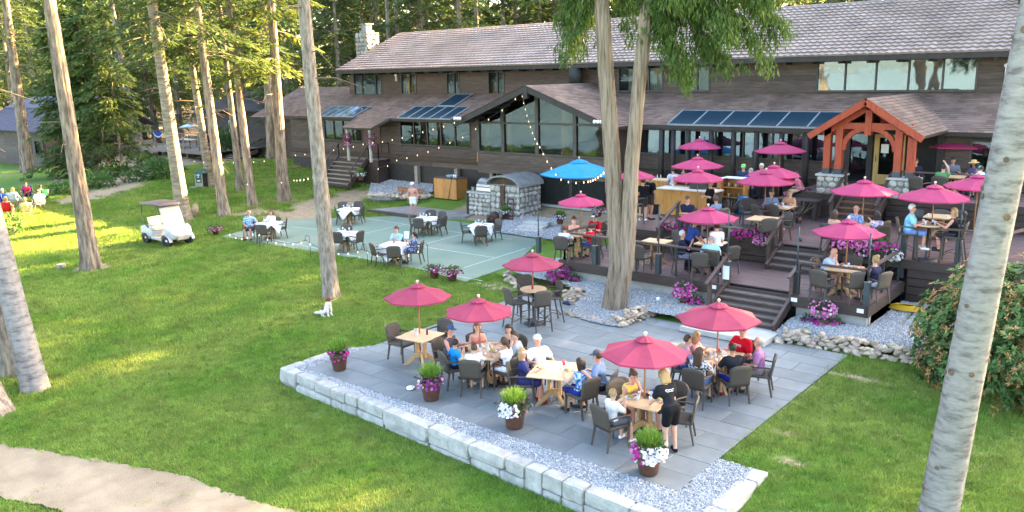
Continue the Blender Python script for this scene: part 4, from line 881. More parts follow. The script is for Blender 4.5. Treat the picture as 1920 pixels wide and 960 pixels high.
def trunk_mesh(name, pts, rad, mat, n=40, furrow=0.05, flare=0.5, seed=0, seg=0.35, knots=0):
 """bark surface swept along pts (local), radius per point"""
 r = np.random.default_rng(seed); pts = np.array(pts, float); rad = np.array(rad, float)
 d = np.r_[0, np.cumsum(np.linalg.norm(np.diff(pts, axis=0), axis=1))]; K = max(8, int(d[-1] / seg)); s = d[-1] * (np.linspace(0, 1, K) ** 1.25)
 P = np.stack([np.interp(s, d, pts[:, i]) for i in range(3)], -1); RR = np.interp(s, d, rad)
 t = np.linspace(0, 2 * PI, n, endpoint=False); T, SS = np.meshgrid(t, s)
 h = 1 + furrow * (np.sin(9 * T + 0.5 * np.sin(SS * .9) + r.random() * 6) * .5 + np.sin(14 * T + 1.1 * np.sin(SS * 1.3 + 2)) * .5) + furrow * 1.5 * (r.random(T.shape) - .5)
 fl = flare * np.exp(-SS / (2.2 * rad[0])) * (0.55 + 0.45 * np.sin(5 * T + r.random() * 6)); h = h + fl
 for _ in range(knots):
  a0, s0 = r.random() * 6.28, r.uniform(0.1, 0.95) * d[-1]; da = np.abs((T - a0 + PI) % (2 * PI) - PI); h = h + 0.16 * np.exp(-(da / .28) ** 2 - ((SS - s0) / .12) ** 2)
 X = P[:, 0][:, None] + np.cos(T) * RR[:, None] * h; Y = P[:, 1][:, None] + np.sin(T) * RR[:, None] * h; Z = P[:, 2][:, None] + 0 * T
 v = np.stack([X, Y, Z], -1).reshape(-1, 3); i, j = np.meshgrid(np.arange(K - 1), np.arange(n), indexing='ij'); j2 = (j + 1) % n
 f = np.stack([i * n + j, i * n + j2, (i + 1) * n + j2, (i + 1) * n + j], -1).reshape(-1, 4)
 return np_mesh(name, v, f, mat)
def leaf_quads(c, d, ln, wd, r, droop=0.25):
 """quads at c pointing along d"""
 n = len(c); d = d + r.normal(0, 0.18, (n, 3)); d[:, 2] -= droop; d /= np.linalg.norm(d, axis=1)[:, None]
 s = np.cross(d, r.normal(0, 1, (n, 3)) * [0.35, 0.35, 1.0] + [0, 0, .8]); s /= np.linalg.norm(s, axis=1)[:, None] + 1e-6
 ln = ln[:, None]; wd = wd[:, None]
 v = np.stack([c - s * wd * .35, c + d * ln * .5 - s * wd, c + d * ln, c + d * ln * .5 + s * wd], 1).reshape(-1, 3)
 return v, np.arange(4 * n).reshape(n, 4)
def conifer_crown(seed, H, Rm, nb, lpb, droop=0.35, base_fill=0.5, llen=0.42, lwid=0.055, top_pow=0.75, skip=0.0):
 r = np.random.default_rng(seed); C = []; D = []; LN = []; TN = []; BV = []
 for b in range(nb):
  u = r.random() ** 0.85; z = u * H; L_ = Rm * ((1 - u) ** top_pow) * r.uniform(0.55, 1.1) * (0.6 + 0.4 * min(1, u * 6 + base_fill))
  if L_ < 0.25: L_ = 0.25
  a = r.random() * 2 * PI; ax = np.array([math.cos(a), math.sin(a), 0]); sd_ = np.array([-ax[1], ax[0], 0]); up = r.uniform(-0.15, 0.3)
  n = max(12, int(lpb * (0.3 + L_ / Rm))); t = r.random(n) ** 0.7; w = 0.34 * L_ * (1 - t * .85) + 0.12; s = r.uniform(-1, 1, n); lat = s * w
  p = ax[None] * (t * L_)[:, None] + sd_[None] * lat[:, None]; p[:, 2] = z + up * t * L_ - droop * L_ * t ** 2 - 0.30 * np.abs(lat) + r.normal(0, .05, n)
  dirs = ax[None] * 0.75 + sd_[None] * (np.sign(s) * (0.35 + 0.6 * np.abs(s)))[:, None]; dirs[:, 2] = up - 2 * droop * t * .6
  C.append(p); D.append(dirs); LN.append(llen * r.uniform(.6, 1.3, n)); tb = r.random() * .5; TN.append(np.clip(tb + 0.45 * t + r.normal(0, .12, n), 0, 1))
  tt = np.linspace(0, 1, 4); bp_ = ax[None] * (tt * L_ * .95)[:, None]; bp_[:, 2] = z + up * tt * L_ - droop * L_ * tt ** 2 - .02; BV.append((bp_, L_))
 C = np.concatenate(C); D = np.concatenate(D); LN = np.concatenate(LN); v, f = leaf_quads(C, D, LN, lwid * rng.uniform(.7, 1.3, len(C)), r)
 return v, f, np.concatenate(TN), BV
def crown_mesh(name, seed, mat=None, **k):
 v, f, tn, bv = conifer_crown(seed, **k)
 mb = MB()
 for p, L_ in bv: mb.tube([tuple(q) for q in p], [.012 + .008 * L_, .010 + .006 * L_, .006 + .003 * L_, .004], 4, cap=False)
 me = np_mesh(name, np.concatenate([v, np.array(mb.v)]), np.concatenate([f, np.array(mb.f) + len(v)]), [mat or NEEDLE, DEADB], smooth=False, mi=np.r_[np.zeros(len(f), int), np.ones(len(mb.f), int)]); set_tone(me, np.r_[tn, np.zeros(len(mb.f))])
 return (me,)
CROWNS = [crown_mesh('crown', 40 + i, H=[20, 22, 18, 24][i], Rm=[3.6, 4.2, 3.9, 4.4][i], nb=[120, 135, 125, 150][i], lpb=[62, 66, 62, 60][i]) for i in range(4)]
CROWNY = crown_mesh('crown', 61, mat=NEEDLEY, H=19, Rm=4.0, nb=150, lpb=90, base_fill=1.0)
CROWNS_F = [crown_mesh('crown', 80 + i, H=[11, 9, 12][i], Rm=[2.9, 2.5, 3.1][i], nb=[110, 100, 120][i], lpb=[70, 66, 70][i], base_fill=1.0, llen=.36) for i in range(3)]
def scale_at(p):
 c = np.array([p[0], p[1], p[2] - CAMH]) @ R; return F / -c[2]
def conifer(base_px, wpx, top_px, crown_z, Htot, label, bark=BARK, crown=None, cs=1.0, group=None, ground=None, furrow=.05, name='pine_tree', knots=0, flare=.45, twigs=5):
 b = np.array(ground if ground is not None else gp(*base_px)); b[2] = float(zt(b[0], b[1])) - .06
 k = scale_at(b); r0 = wpx / 2 / k
 tp = aty(top_px[0], top_px[1], b[1]); lean = (tp - b) / (tp[2] - b[2])
 o = empty(name, b, label=label, cat='tree', group=group); seed = int(abs(b[0] * 37 + b[1] * 11))
 hs = np.array([0, .25, .6, 1.0]) * Htot; pts = [lean * h for h in hs]; rad = [r0, r0 * .80, r0 * .50, r0 * .08]
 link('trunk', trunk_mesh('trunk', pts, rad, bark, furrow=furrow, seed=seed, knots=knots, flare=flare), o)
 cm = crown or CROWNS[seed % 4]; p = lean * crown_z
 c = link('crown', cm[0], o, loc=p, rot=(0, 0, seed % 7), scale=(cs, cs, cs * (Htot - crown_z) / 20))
 r = random.Random(seed)
 for _ in range(twigs):
  z = r.uniform(.25, .95) * crown_z; a = r.uniform(0, 6.28); L_ = r.uniform(.7, 2.2); q = lean * z; mb = MB(); mid = (q[0] + math.cos(a) * L_ * .5, q[1] + math.sin(a) * L_ * .5, q[2] + r.uniform(-.1, .15)); e = (q[0] + math.cos(a + .2) * L_, q[1] + math.sin(a + .2) * L_, q[2] - r.uniform(.05, .5))
  mb.tube([tuple(q), mid, e], [.028, .016, .006], 5); mb.tube([mid, (mid[0] + .3, mid[1] + .25, mid[2] - .25)], [.010, .004], 4); mb.build('dead_branch', DEADB, o)
 return o
G_ = 'tall conifers on the lawn'
conifer((172, 503), 30, (92, 0), 12, 27, 'large bare brown pine trunk standing by the stump on the open lawn', BARK, group=G_, furrow=.07)
conifer((345, 413), 25, (284, 0), 8.5, 26, 'pale spotted conifer trunk just behind the golf cart', BARKB, group=G_, knots=20, furrow=.03)
conifer((420, 403), 19, (368, 0), 8.0, 24, 'slim brown conifer between the green bin and the pink flower pot', BARK, group=G_)
conifer((395, 348), 15, (350, 60), 7.5, 21, 'dark mottled trunk directly behind the green bin', BARKB, group=G_, knots=18)
conifer((473, 384), 16, (428, 0), 8.0, 24, 'slim straight brown trunk on the mound in front of the porch steps of the cabin', BARK, group=G_)
conifer((449, 329), 13, (424, 120), 7.0, 20, 'thin trunk by the cabin stairs with red flowers', BARK, group=G_)
conifer((512, 322), 17, (496, 40), 7.5, 23, 'sunlit slim trunk farther back beside the paired thicker conifer', BARK, group=G_)
conifer((532, 375), 21, (508, 0), 7.0, 25, 'sturdy sunlit conifer by the worn dirt path with low golden branches', BARK, crown=CROWNY, group=G_, cs=1.0)
conifer((621, 556), 29, (569, 0), 13, 27, 'big grey brown conifer trunk with the dog sitting at its foot', BARKG, group=G_, furrow=.06, knots=5, flare=.28)
conifer((53, 322), 21, (14, 30), 8.0, 25, 'brown conifer in front of the far cabin with purple roof', BARK, group=G_)
conifer((258, 284), 15, (222, 80), 6.0, 22, 'grey trunk leaning beside the corner of the cabin deck', BARKG, group=G_)
conifer((337, 352), 13, (300, 110), 7.0, 21, 'thin pale trunk right beside the spotted conifer behind the cart', BARK, group=G_)
for i, (bp_, w, tp, lb) in enumerate((((295, 250), 12, (270, 120), 'short orange sunlit trunk behind the cabin deck'), ((270, 245), 9, (250, 120), 'thin shaded trunk behind the cabin deck railing'), ((25, 215), 9, (5, 60), 'thin trunk behind the roof of the far cabin'))):
 conifer(bp_, w, tp, 5.0, 21, lb, BARK, group='conifers at the forest edge', ground=aty(bp_[0], bp_[1], 44 + 3 * i), twigs=0)
conifer((66, 728), 44, (-22, 380), 13, 26, 'grey lichen spotted trunk leaning at the lawn edge by the sandy path', BARKP, group=G_, furrow=.03, flare=.25)
conifer((24, 700), 36, (-20, 420), 13, 24, 'dark trunk standing close behind the grey lichen spotted one', BARKG, group=G_, flare=.3)
conifer((2, 772), 40, (-60, 640), 13, 24, 'mossy trunk base nearest the sandy path', BARK, group=G_, flare=.4)
t17 = conifer((1753, 985), 67, (1948, 0), 14, 27, 'pale grey fir trunk with knots standing in front of the shrub', BARKP, furrow=.02, knots=46, flare=.10, twigs=0, name='fir_tree')
KN = pm('knot', (.16, .10, .06), (.09, .06, .04), rough=.9)
for k in range(34):
 z = random.uniform(.6, 12.5); a = random.uniform(2.6, 6.2); b = t17.location; tp = aty(1948, 0, b.y); l_ = (tp - np.array(b)) / (tp[2] - b[2]); r_ = 35 / scale_at(b) * np.interp(z / 27, [0, .25, .6, 1], [1, .8, .5, .08]); q = random.uniform(.03, .055)
 MB().lathe([(0, .012), (q * .4, .004), (q * .7, .016), (q, 0)], 10).build('knot', KN, t17, loc=(l_[0] * z + math.cos(a) * r_, l_[1] * z + math.sin(a) * r_, z), rot=(0, PI / 2, a))
for i, (bp_, s_, lb) in enumerate((((128, 302), .95, 'bushy dark young fir next to the far cabin wall'), ((150, 298), 1.05, 'tall dense young fir behind the big bare pine trunk'), ((199, 297), .85, 'young fir with bare foot beside the forest path'), ((226, 288), .8, 'slim young fir nearest the cabin deck'), ((178, 285), 1.1, 'young fir with golden sunlit tips in the middle of the thicket'), ((240, 262), 1.2, 'young fir in the shade behind the leaning grey trunk'))):
 b = gp(*bp_)
 if i < 5: b = aty(bp_[0], bp_[1], 27.6 + .25 * i); b[2] = float(zt(b[0], b[1]))
 o = empty('young_fir', (b[0], b[1], b[2] - .05), rz=i * 1.3, label=lb, cat='tree', group='young firs by the cabins')
 link('trunk', trunk_mesh('trunk', [(0, 0, 0), (0, 0, 10 * s_)], [.15 * s_, .03], BARK, n=10), o); c = CROWNS_F[i % 3]; s_ *= 1.25
 for nm, q in (('crown', c[0]),): link(nm, q, o, loc=(0, 0, [.3, .3, 1.5, 1.4, .8, .4][i]), scale=(s_, s_, s_))
fr = random.Random(3); n_f = 0
def forest_tree(x, y, Ht, cz, w=.30, ci=None, ws=1.15):
 global n_f
 d = (y - 16) / .933; q = x - .361 * d
 if -56 < q < -37 and cz < 15: Ht = max(5.0, min(Ht, (d - 5) / 2.475)); cz = min(cz, Ht * .3)  # tree heights cut in this band so the sun reaches the left lawn
 lbs = ('dark', 'dense green', 'slender', 'olive green', 'ragged', 'shadowy', 'broad', 'feathery')
 z = float(zt(x, y)); o = empty('forest_fir', (x, y, z), rz=fr.uniform(0, 6.28), label='%s forest fir in the %s behind the %s' % ('short' if Ht < 17 else 'tall' if Ht < 27 else 'very tall', 'front row' if y < 51 else 'second row' if y < 62 else 'deep wood', ('far cabin', 'young fir thicket', 'cabin deck', 'lodge wing', 'stone chimney', 'left end of the tiled roof', 'gable and tiled roof', 'twin cedar and roof', 'big upper windows', 'timber porch')[int(np.clip((x + 104) / 11.5, 0, 9))]), cat='tree', group='forest firs behind the buildings')
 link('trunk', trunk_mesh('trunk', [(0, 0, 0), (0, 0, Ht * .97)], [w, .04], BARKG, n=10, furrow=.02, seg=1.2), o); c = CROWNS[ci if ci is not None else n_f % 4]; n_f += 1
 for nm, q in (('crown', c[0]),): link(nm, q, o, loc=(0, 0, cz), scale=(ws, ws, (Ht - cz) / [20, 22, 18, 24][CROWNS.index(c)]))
for px in (727, 793, 893, 772, 1235):
 x, y, _ = aty(px, 40, 53); forest_tree(x, y, 28, 20, .28)
for x in np.arange(-104, -49, 6.0): forest_tree(x + fr.uniform(-2, 2), fr.uniform(41, 46) + (3 if x > -62 else 0), fr.uniform(15, 20), fr.uniform(.6, 2))
for x in np.arange(-112, -46, 6.5): forest_tree(x + fr.uniform(-2, 2), fr.uniform(47, 55), fr.uniform(20, 27), fr.uniform(1.5, 4))
for x in np.arange(-125, -40, 7.0): forest_tree(x + fr.uniform(-2, 2), fr.uniform(60, 68), fr.uniform(24, 30), fr.uniform(2, 4))
for x in np.arange(-80, -35, 4.5): forest_tree(x + fr.uniform(-1, 1), fr.uniform(63, 68), fr.uniform(24, 30), 1, ws=1.7)
for x in np.arange(-44, -23, 4.2): forest_tree(x + fr.uniform(-1, 1), fr.uniform(55, 60), fr.uniform(12.5, 15), 1.5)  # this row and the next kept low to leave the sun a gap
for x in np.arange(-40, -18, 4.5): forest_tree(x + fr.uniform(-1, 1), fr.uniform(66, 72), fr.uniform(16, 19), 2)
for x in np.arange(-20, 20, 3.3): forest_tree(x + fr.uniform(-1, 1), fr.uniform(54, 58), fr.uniform(29, 35), 4, ws=1.2 if x < -9 else 1.55)  # unseen tall rows from here on, added to shade the patio and front lawn
for x in np.arange(-18, 23, 3.8): forest_tree(x + fr.uniform(-1, 1), fr.uniform(63, 70), fr.uniform(33, 39), 5, ws=1.6)
for x in np.arange(-12, 28, 4.3): forest_tree(x + fr.uniform(-1, 1), fr.uniform(74, 80), fr.uniform(37, 43), 5, ws=1.6)
V = []; FF = []; TT = []; off = 0; proto = [conifer_crown(90 + i, H=22, Rm=4.5, nb=60, lpb=16, llen=1.1, lwid=.18)[:3] for i in range(3)]
for k in range(260):
 x = -330 + 365 * (k + .5) / 260 + rng.uniform(-3, 3); y = rng.uniform(88, 130) if x > -110 else rng.uniform(62, 125)
 if -20 < x < 8: y += 5
 s_ = rng.uniform(.8, 1.1) * (0.78 if -32 < x < -4 else 1.6); v, f, tn = proto[k % 3]; a = rng.random() * 6; c_, s2 = math.cos(a), math.sin(a)  # trees in the middle band scaled down to keep the sun gap open
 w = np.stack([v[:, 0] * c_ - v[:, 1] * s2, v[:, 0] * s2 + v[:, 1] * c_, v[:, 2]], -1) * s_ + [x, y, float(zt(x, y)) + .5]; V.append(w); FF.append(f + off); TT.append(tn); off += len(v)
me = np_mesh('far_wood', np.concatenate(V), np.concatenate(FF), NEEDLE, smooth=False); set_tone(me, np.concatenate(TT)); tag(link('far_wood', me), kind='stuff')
cb = at(1150, 578, .10); ced = empty('cedar_tree', cb, label='twin-stemmed red cedar growing out of the white gravel bed', cat='tree'); kk = scale_at(cb)
tl_ = aty(1128, 0, cb[1] + .1) - cb; tr_ = aty(1214, 0, cb[1] + .5) - cb; fk = aty(1166, 395, cb[1] + .1) - cb
r0 = 66 / 2 / kk
fl_ = np.array([fk[0] - .21, fk[1], fk[2] * .95]); fr_ = np.array([fk[0] + .21, fk[1] + .05, fk[2] * .90])
up = lambda a, b, q: a + (b - a) * q
link('stem', trunk_mesh('stem', [(-.08, 0, -.1), (fl_[0] + .11, fl_[1], fl_[2] * .5), fl_, up(fl_, tl_, .4), tl_, up(fl_, tl_, 2.6)], [.265, .245, .235, .225, .205, .05], BARKC, n=72, furrow=.06, flare=.26, seed=5, seg=.16), ced)
link('stem', trunk_mesh('stem', [(.10, .02, -.1), (fr_[0] - .11, fr_[1], fr_[2] * .5), fr_, up(fr_, tr_, .25) + [-.07, 0, 0], up(fr_, tr_, .6) + [-.05, 0, 0], tr_, up(fr_, tr_, 2.4)], [.25, .235, .22, .20, .19, .18, .05], BARKC, n=64, furrow=.05, flare=.26, seed=6, seg=.18, knots=9), ced)
r = np.random.default_rng(77); C = []; D = []; LN = []; TN = []; mb = MB()
ytree = cb[1]; bl = []
stems = ((fl_, tl_), (fr_, tr_))
def spray_branch(zs, dx, dy, z_end, stem, dens):
 a, b = stems[stem]; q = (zs - cb[2] - a[2]) / (b[2] - a[2]); s0 = a + (b - a) * q; e = np.array([s0[0] + dx, s0[1] + dy, z_end - cb[2]]); mid = (s0 + e) / 2 + [0, 0, .35 + .08 * abs(dx)]
 mb.tube([tuple(s0), tuple(mid), tuple(e)], [.045, .025, .008], 5); L_ = np.linalg.norm(e - s0)
 for _ in range(int(dens * L_)):
  t = r.uniform(.12, 1.05); p = (1 - t) ** 2 * s0 + 2 * t * (1 - t) * mid + t * t * e; p = p + r.normal(0, [.18, .22, .06]); hl = r.uniform(.18, .68) * (0.5 + .6 * t); k = int(18 + hl * 32); tn = r.uniform(0, .75); sw = r.normal(0, .12, 2)
  h = r.random(k) ** 1.1; pp = np.stack([p[0] + sw[0] * h + r.normal(0, .09, k), p[1] + sw[1] * h + r.normal(0, .09, k), p[2] - h * hl], -1); C.append(pp); D.append(np.stack([r.normal(0, .45, k), r.normal(0, .45, k), -1.0 + 0 * h], -1)); LN.append(r.uniform(.12, .24, k)); TN.append(np.clip(tn + r.normal(0, .12, k) + .15 * h, 0, 1))
for zs, dx, dy, ze, st, dn in ((11.2, -2.1, -.6, 9.6, 0, 26), (10.6, -1.6, .3, 8.6, 0, 26), (9.9, -1.2, .2, 7.9, 0, 24), (11.6, -2.4, .6, 10.6, 0, 26), (9.6, -.9, -.5, 7.7, 0, 18), (12.0, -1.8, -1.2, 11, 0, 24), (10.8, -1.0, 1.0, 9.0, 0, 22),
        (10.9, 1.4, .4, 9.0, 0, 22), (10.2, .9, .9, 8.2, 0, 18), (11.5, .8, -.7, 10.0, 0, 18),
        (11.0, 3.6, .3, 9.0, 1, 30), (10.4, 3.0, -.4, 8.2, 1, 30), (9.9, 2.3, .5, 7.4, 1, 30), (11.3, 4.2, -.2, 9.8, 1, 30), (10.7, 3.9, 1.0, 8.3, 1, 28), (11.8, 3.3, -1.0, 10.6, 1, 28), (9.5, 1.5, -.3, 7.0, 1, 26), (11.6, 1.6, .8, 9.6, 1, 26), (10.6, 1.8, -1.0, 9.0, 1, 26), (12.2, 2.4, .2, 11.0, 1, 28), (10.0, 3.4, .8, 7.7, 1, 24), (12.2, 4.2, .5, 10.8, 1, 26), (9.4, .8, .5, 7.2, 1, 16),
        (12.6, -2.0, .2, 11.6, 0, 22), (12.6, 1.0, .8, 11.4, 0, 22), (13, -2.2, -.8, 11.8, 0, 20), (13, 3.0, -.6, 11.6, 1, 22)):
 spray_branch(zs, dx * .82, dy, ze, st, dn * 1.2)
for _ in range(26):
 a = r.uniform(0, 6.28); z = r.uniform(13, 20); L_ = r.uniform(1.5, 3.5); spray_branch(z, math.cos(a) * L_, math.sin(a) * L_, z - r.uniform(.6, 1.6), int(r.integers(2)), 16)
mb.build('bough', BARKC, ced)
C = np.concatenate(C); v, f = leaf_quads(C, np.concatenate(D), np.concatenate(LN), r.uniform(.014, .028, len(C)), r, droop=.2); me = np_mesh('foliage', v, f, CEDARL, smooth=False); set_tone(me, np.concatenate(TN)); link('foliage', me, ced)
# ------------------------------------------------------------------ shrubs
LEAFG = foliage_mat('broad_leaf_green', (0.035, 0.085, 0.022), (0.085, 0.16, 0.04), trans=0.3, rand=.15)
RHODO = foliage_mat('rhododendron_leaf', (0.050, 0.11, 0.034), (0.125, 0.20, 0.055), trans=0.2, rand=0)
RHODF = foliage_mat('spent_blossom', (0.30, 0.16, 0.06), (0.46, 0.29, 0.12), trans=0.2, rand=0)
def bush(name, lobes, n, llen, lwid, mat, seed, rosette=False):
 """leaf mass spread through ellipsoid lobes (c, r)"""
 r = np.random.default_rng(seed); C = []; D = []; TN = []
 for (c, rad, fr_) in lobes:
  k = int(n * fr_); d = r.normal(0, 1, (k, 3)); d /= np.linalg.norm(d, axis=1)[:, None]; q = (r.random(k) ** .28)[:, None]; bump = 1 + .16 * np.sin(d[:, :1] * 5 + c[0] * 3) * np.sin(d[:, 1:2] * 6 + c[1]) + .12 * np.sin(d[:, 2:] * 9)
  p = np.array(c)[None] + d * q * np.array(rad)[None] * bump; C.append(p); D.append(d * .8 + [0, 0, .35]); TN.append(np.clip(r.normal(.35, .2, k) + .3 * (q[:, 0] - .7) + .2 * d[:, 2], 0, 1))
 C = np.concatenate(C); D = np.concatenate(D); TN = np.concatenate(TN)
 if rosette:
  m_ = 8; C2 = np.repeat(C, m_, 0); D2 = np.repeat(D, m_, 0); a = np.tile(np.arange(m_) * 2 * PI / m_, len(C)) + r.normal(0, .2, len(C2)); t1 = np.cross(D2, [.3, .2, 1.0]); t1 /= np.linalg.norm(t1, axis=1)[:, None]; t2 = np.cross(D2, t1); t2 /= np.linalg.norm(t2, axis=1)[:, None]
  D = t1 * np.cos(a)[:, None] + t2 * np.sin(a)[:, None] + D2 * .35; C = C2; TN = np.repeat(TN, m_)
 v, f = leaf_quads(C, D, llen * r.uniform(.7, 1.25, len(C)), lwid * r.uniform(.8, 1.2, len(C)), r, droop=.1)
 me = np_mesh(name, v, f, mat, smooth=False); set_tone(me, TN); return me
b = gp(1835, 660); b = np.array([-3.2, 20.25, 0.0]); rh = empty('rhododendron_shrub', b, label='large rhododendron shrub with spent tan blossoms beside the decks', cat='shrub')
LB = [((.1, .3, 1.15), (1.5, 1.5, 1.45), .34), ((-.85, .6, .85), (.85, 1.0, 1.05), .14), ((.9, .5, 1.5), (1.4, 1.3, 1.1), .26), ((1.2, -.8, .8), (1.4, 1.2, 1.0), .22), ((-.6, -.5, .45), (.7, .8, .6), .08)]
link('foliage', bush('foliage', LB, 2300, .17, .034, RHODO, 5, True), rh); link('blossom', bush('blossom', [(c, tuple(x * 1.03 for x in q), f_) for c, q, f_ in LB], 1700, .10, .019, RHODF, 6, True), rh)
mb = MB()
for k in range(14): a = rng.random() * 6.3; mb.tube([(0.1, .1, 0), (math.cos(a) * .5, math.sin(a) * .5, .5), (math.cos(a) * 1.1, math.sin(a) * 1.1, 1.2)], [.04, .03, .012], 5)
mb.build('stem', BARKG, rh)
def shrub(px, py, rad, h, n, label, mat=LEAFG, ll=.16, lw=.05, name='shrub', z=None):
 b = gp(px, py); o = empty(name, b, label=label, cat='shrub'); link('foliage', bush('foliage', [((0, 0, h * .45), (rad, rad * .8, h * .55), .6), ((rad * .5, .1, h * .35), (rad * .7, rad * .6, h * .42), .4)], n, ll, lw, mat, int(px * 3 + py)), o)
 mb = MB()
 for k in range(5): a = k * 1.3; mb.tube([(0, 0, -.05), (math.cos(a) * rad * .5, math.sin(a) * rad * .5, h * .6)], [.02, .008], 4)
 mb.build('stem', DEADB, o); return o
shrub(563, 262, 1.6, 3.2, 1500, 'broad-leaved green tree-like shrub at the shaded lodge wing', ll=.34, lw=.10)
shrub(545, 255, 1.3, 3.8, 900, 'taller leafy shrub half behind the thicker conifers', ll=.34, lw=.10)
shrub(300, 332, 1.5, 1.0, 900, 'fresh green fern clump on top of the grassy mound', ll=.4, lw=.05)
shrub(268, 312, 1.6, 1.1, 800, 'dark green bush under the cabin deck', ll=.25, lw=.08)
shrub(215, 330, 1.5, .8, 700, 'green plants with small pale flowers beside the dry stream', ll=.25, lw=.06)
shrub(185, 350, 1.2, .8, 600, 'low green bush with white blossoms near the bare pine trunk', ll=.25, lw=.06)
shrub(120, 362, 1.2, .6, 500, 'low green plants by the pile of driftwood', ll=.25, lw=.06)
shrub(250, 338, 1.0, .5, 350, 'small green tuft along the stream edge', ll=.25, lw=.05)
shrub(420, 300, 1.3, 2.6, 900, 'dark leafy shrub between the thin trunks by the cabin', ll=.3, lw=.09)
shrub(480, 280, 1.6, 3.0, 900, 'dark leafy shrub in the shade left of the lodge wing', ll=.3, lw=.09)
shrub(27, 440, .35, 1.0, 160, 'slender leafy plant beside the near grey trunk', ll=.2, lw=.05)
shrub(728, 330, .28, 1.5, 260, 'slim young fir sapling by the entry steps', mat=NEEDLE, ll=.2, lw=.03, name='sapling')
shrub(757, 336, .30, 1.1, 260, 'shorter young fir sapling beside the gravel bed', mat=NEEDLE, ll=.2, lw=.03, name='sapling')
b = gp(115, 352); o = empty('driftwood_pile', b, label='heap of bare grey driftwood branches on the lawn near the picnickers', cat='branches')
for k in range(9): a = random.uniform(-.6, .6); mb = MB(); x0_ = random.uniform(-.9, .3); mb.tube([(x0_, random.uniform(-.3, .3), .1 + .05 * k), (x0_ + .8 * math.cos(a), random.uniform(-.3, .3), .25 + random.random() * .5)], [.05, .02], 5); mb.build('branch', DEADB, o)
b = gp(115, 503); o = empty('tree_stump', b, label='small sawn tree stump on the lawn by the big pine', cat='stump'); MB().tube([(0, 0, -.05), (0, 0, .17)], [.20, .17], 14).build('bark', BARKG, o); MB().lathe([(0, .172), (.165, .171)], 14).build('cut_face', PALEW, o)
# ------------------------------------------------------------------ furniture prototypes
def grid_panel(mb, fn, nu, nv, th):
 """curved panel: fn(u,v) in 0..1 -> point; thickness along the local normal"""
 P = [[Vector(fn(i / nu, j / nv)) for j in range(nv + 1)] for i in range(nu + 1)]; vs = []
 for s_ in (0, 1):
  for i in range(nu + 1):
   for j in range(nv + 1):
    a = P[min(i + 1, nu)][j] - P[max(i - 1, 0)][j]; b = P[i][min(j + 1, nv)] - P[i][max(j - 1, 0)]; n_ = a.cross(b).normalized(); vs.append(P[i][j] + n_ * (th * (s_ - .5)))
 k = nv + 1; o = (nu + 1) * k; fs = []
 for i in range(nu):
  for j in range(nv): a = i * k + j; fs += [(a, a + 1, a + k + 1, a + k), (o + a, o + a + k, o + a + k + 1, o + a + 1)]
 for i in range(nu): fs += [(i * k, (i + 1) * k, o + (i + 1) * k, o + i * k), (i * k + nv, o + i * k + nv, o + (i + 1) * k + nv, (i + 1) * k + nv)]
 for j in range(nv): fs += [(j, o + j, o + j + 1, j + 1), (nu * k + j, nu * k + j + 1, o + nu * k + j + 1, o + nu * k + j)]
 mb.add(vs, fs, 0, True); return mb
def make_chair(sz=.44, bar=False):
 o = empty('bar_chair' if bar else 'wicker_chair')
 def seat(u, v): x = (u - .5) * .50 * (1 - .06 * v); y = -.25 + .50 * v; return (x, y, sz - .02 * math.sin(PI * u) * math.sin(PI * v) - (.025 * (v - .9) / .1 if v > .9 else 0))
 grid_panel(MB(), seat, 6, 6, .05).build('seat', WICKER, o)
 def back(u, v):
  w = .47 + .04 * v; x = (u - .5) * w; c = (2 * u - 1) ** 2; z = sz - .03 + v * (.48 - .07 * c * c * v); return (x, -.25 - .07 * v - .06 * (1 - c) * (.35 + .4 * v), z)
 grid_panel(MB(), back, 8, 6, .035).build('backrest', WICKER, o)
 for s_ in (-1, 1):
  MB().bar((s_ * .225, .215, sz - .02), (s_ * (.225 if not bar else .25), .225 + (.03 if bar else 0), 0), .042, .042, w2=.03, h2=.03).build('leg', WICKER, o)
  MB().bar((s_ * .215, -.23, sz - .02), (s_ * .235, -.31 - (.05 if bar else 0), 0), .042, .042, w2=.03, h2=.03).build('leg', WICKER, o)
  mb = MB(); mb.tube([(s_ * .235, -.29, sz + .21), (s_ * .255, -.12, sz + .225), (s_ * .26, .12, sz + .22), (s_ * .252, .215, sz + .19), (s_ * .235, .225, sz - .02)], [.018, .021, .021, .02, .018], 7); mb.build('armrest', WICKER, o)
 if bar:
  for a, b in (((-.235, .235, .22), (.235, .235, .22)), ((-.22, -.27, .26), (.22, -.27, .26))): MB().tube([a, ((a[0] + b[0]) / 2, a[1] + .02, a[2] + .06), b], .012, 5).build('footrest', WICKER, o)
  for s_ in (-1, 1): MB().tube([(s_ * .24, .22, .22), (s_ * .23, 0, .34), (s_ * .225, -.26, .25)], .012, 5).build('side_stretcher', WICKER, o)
 return o
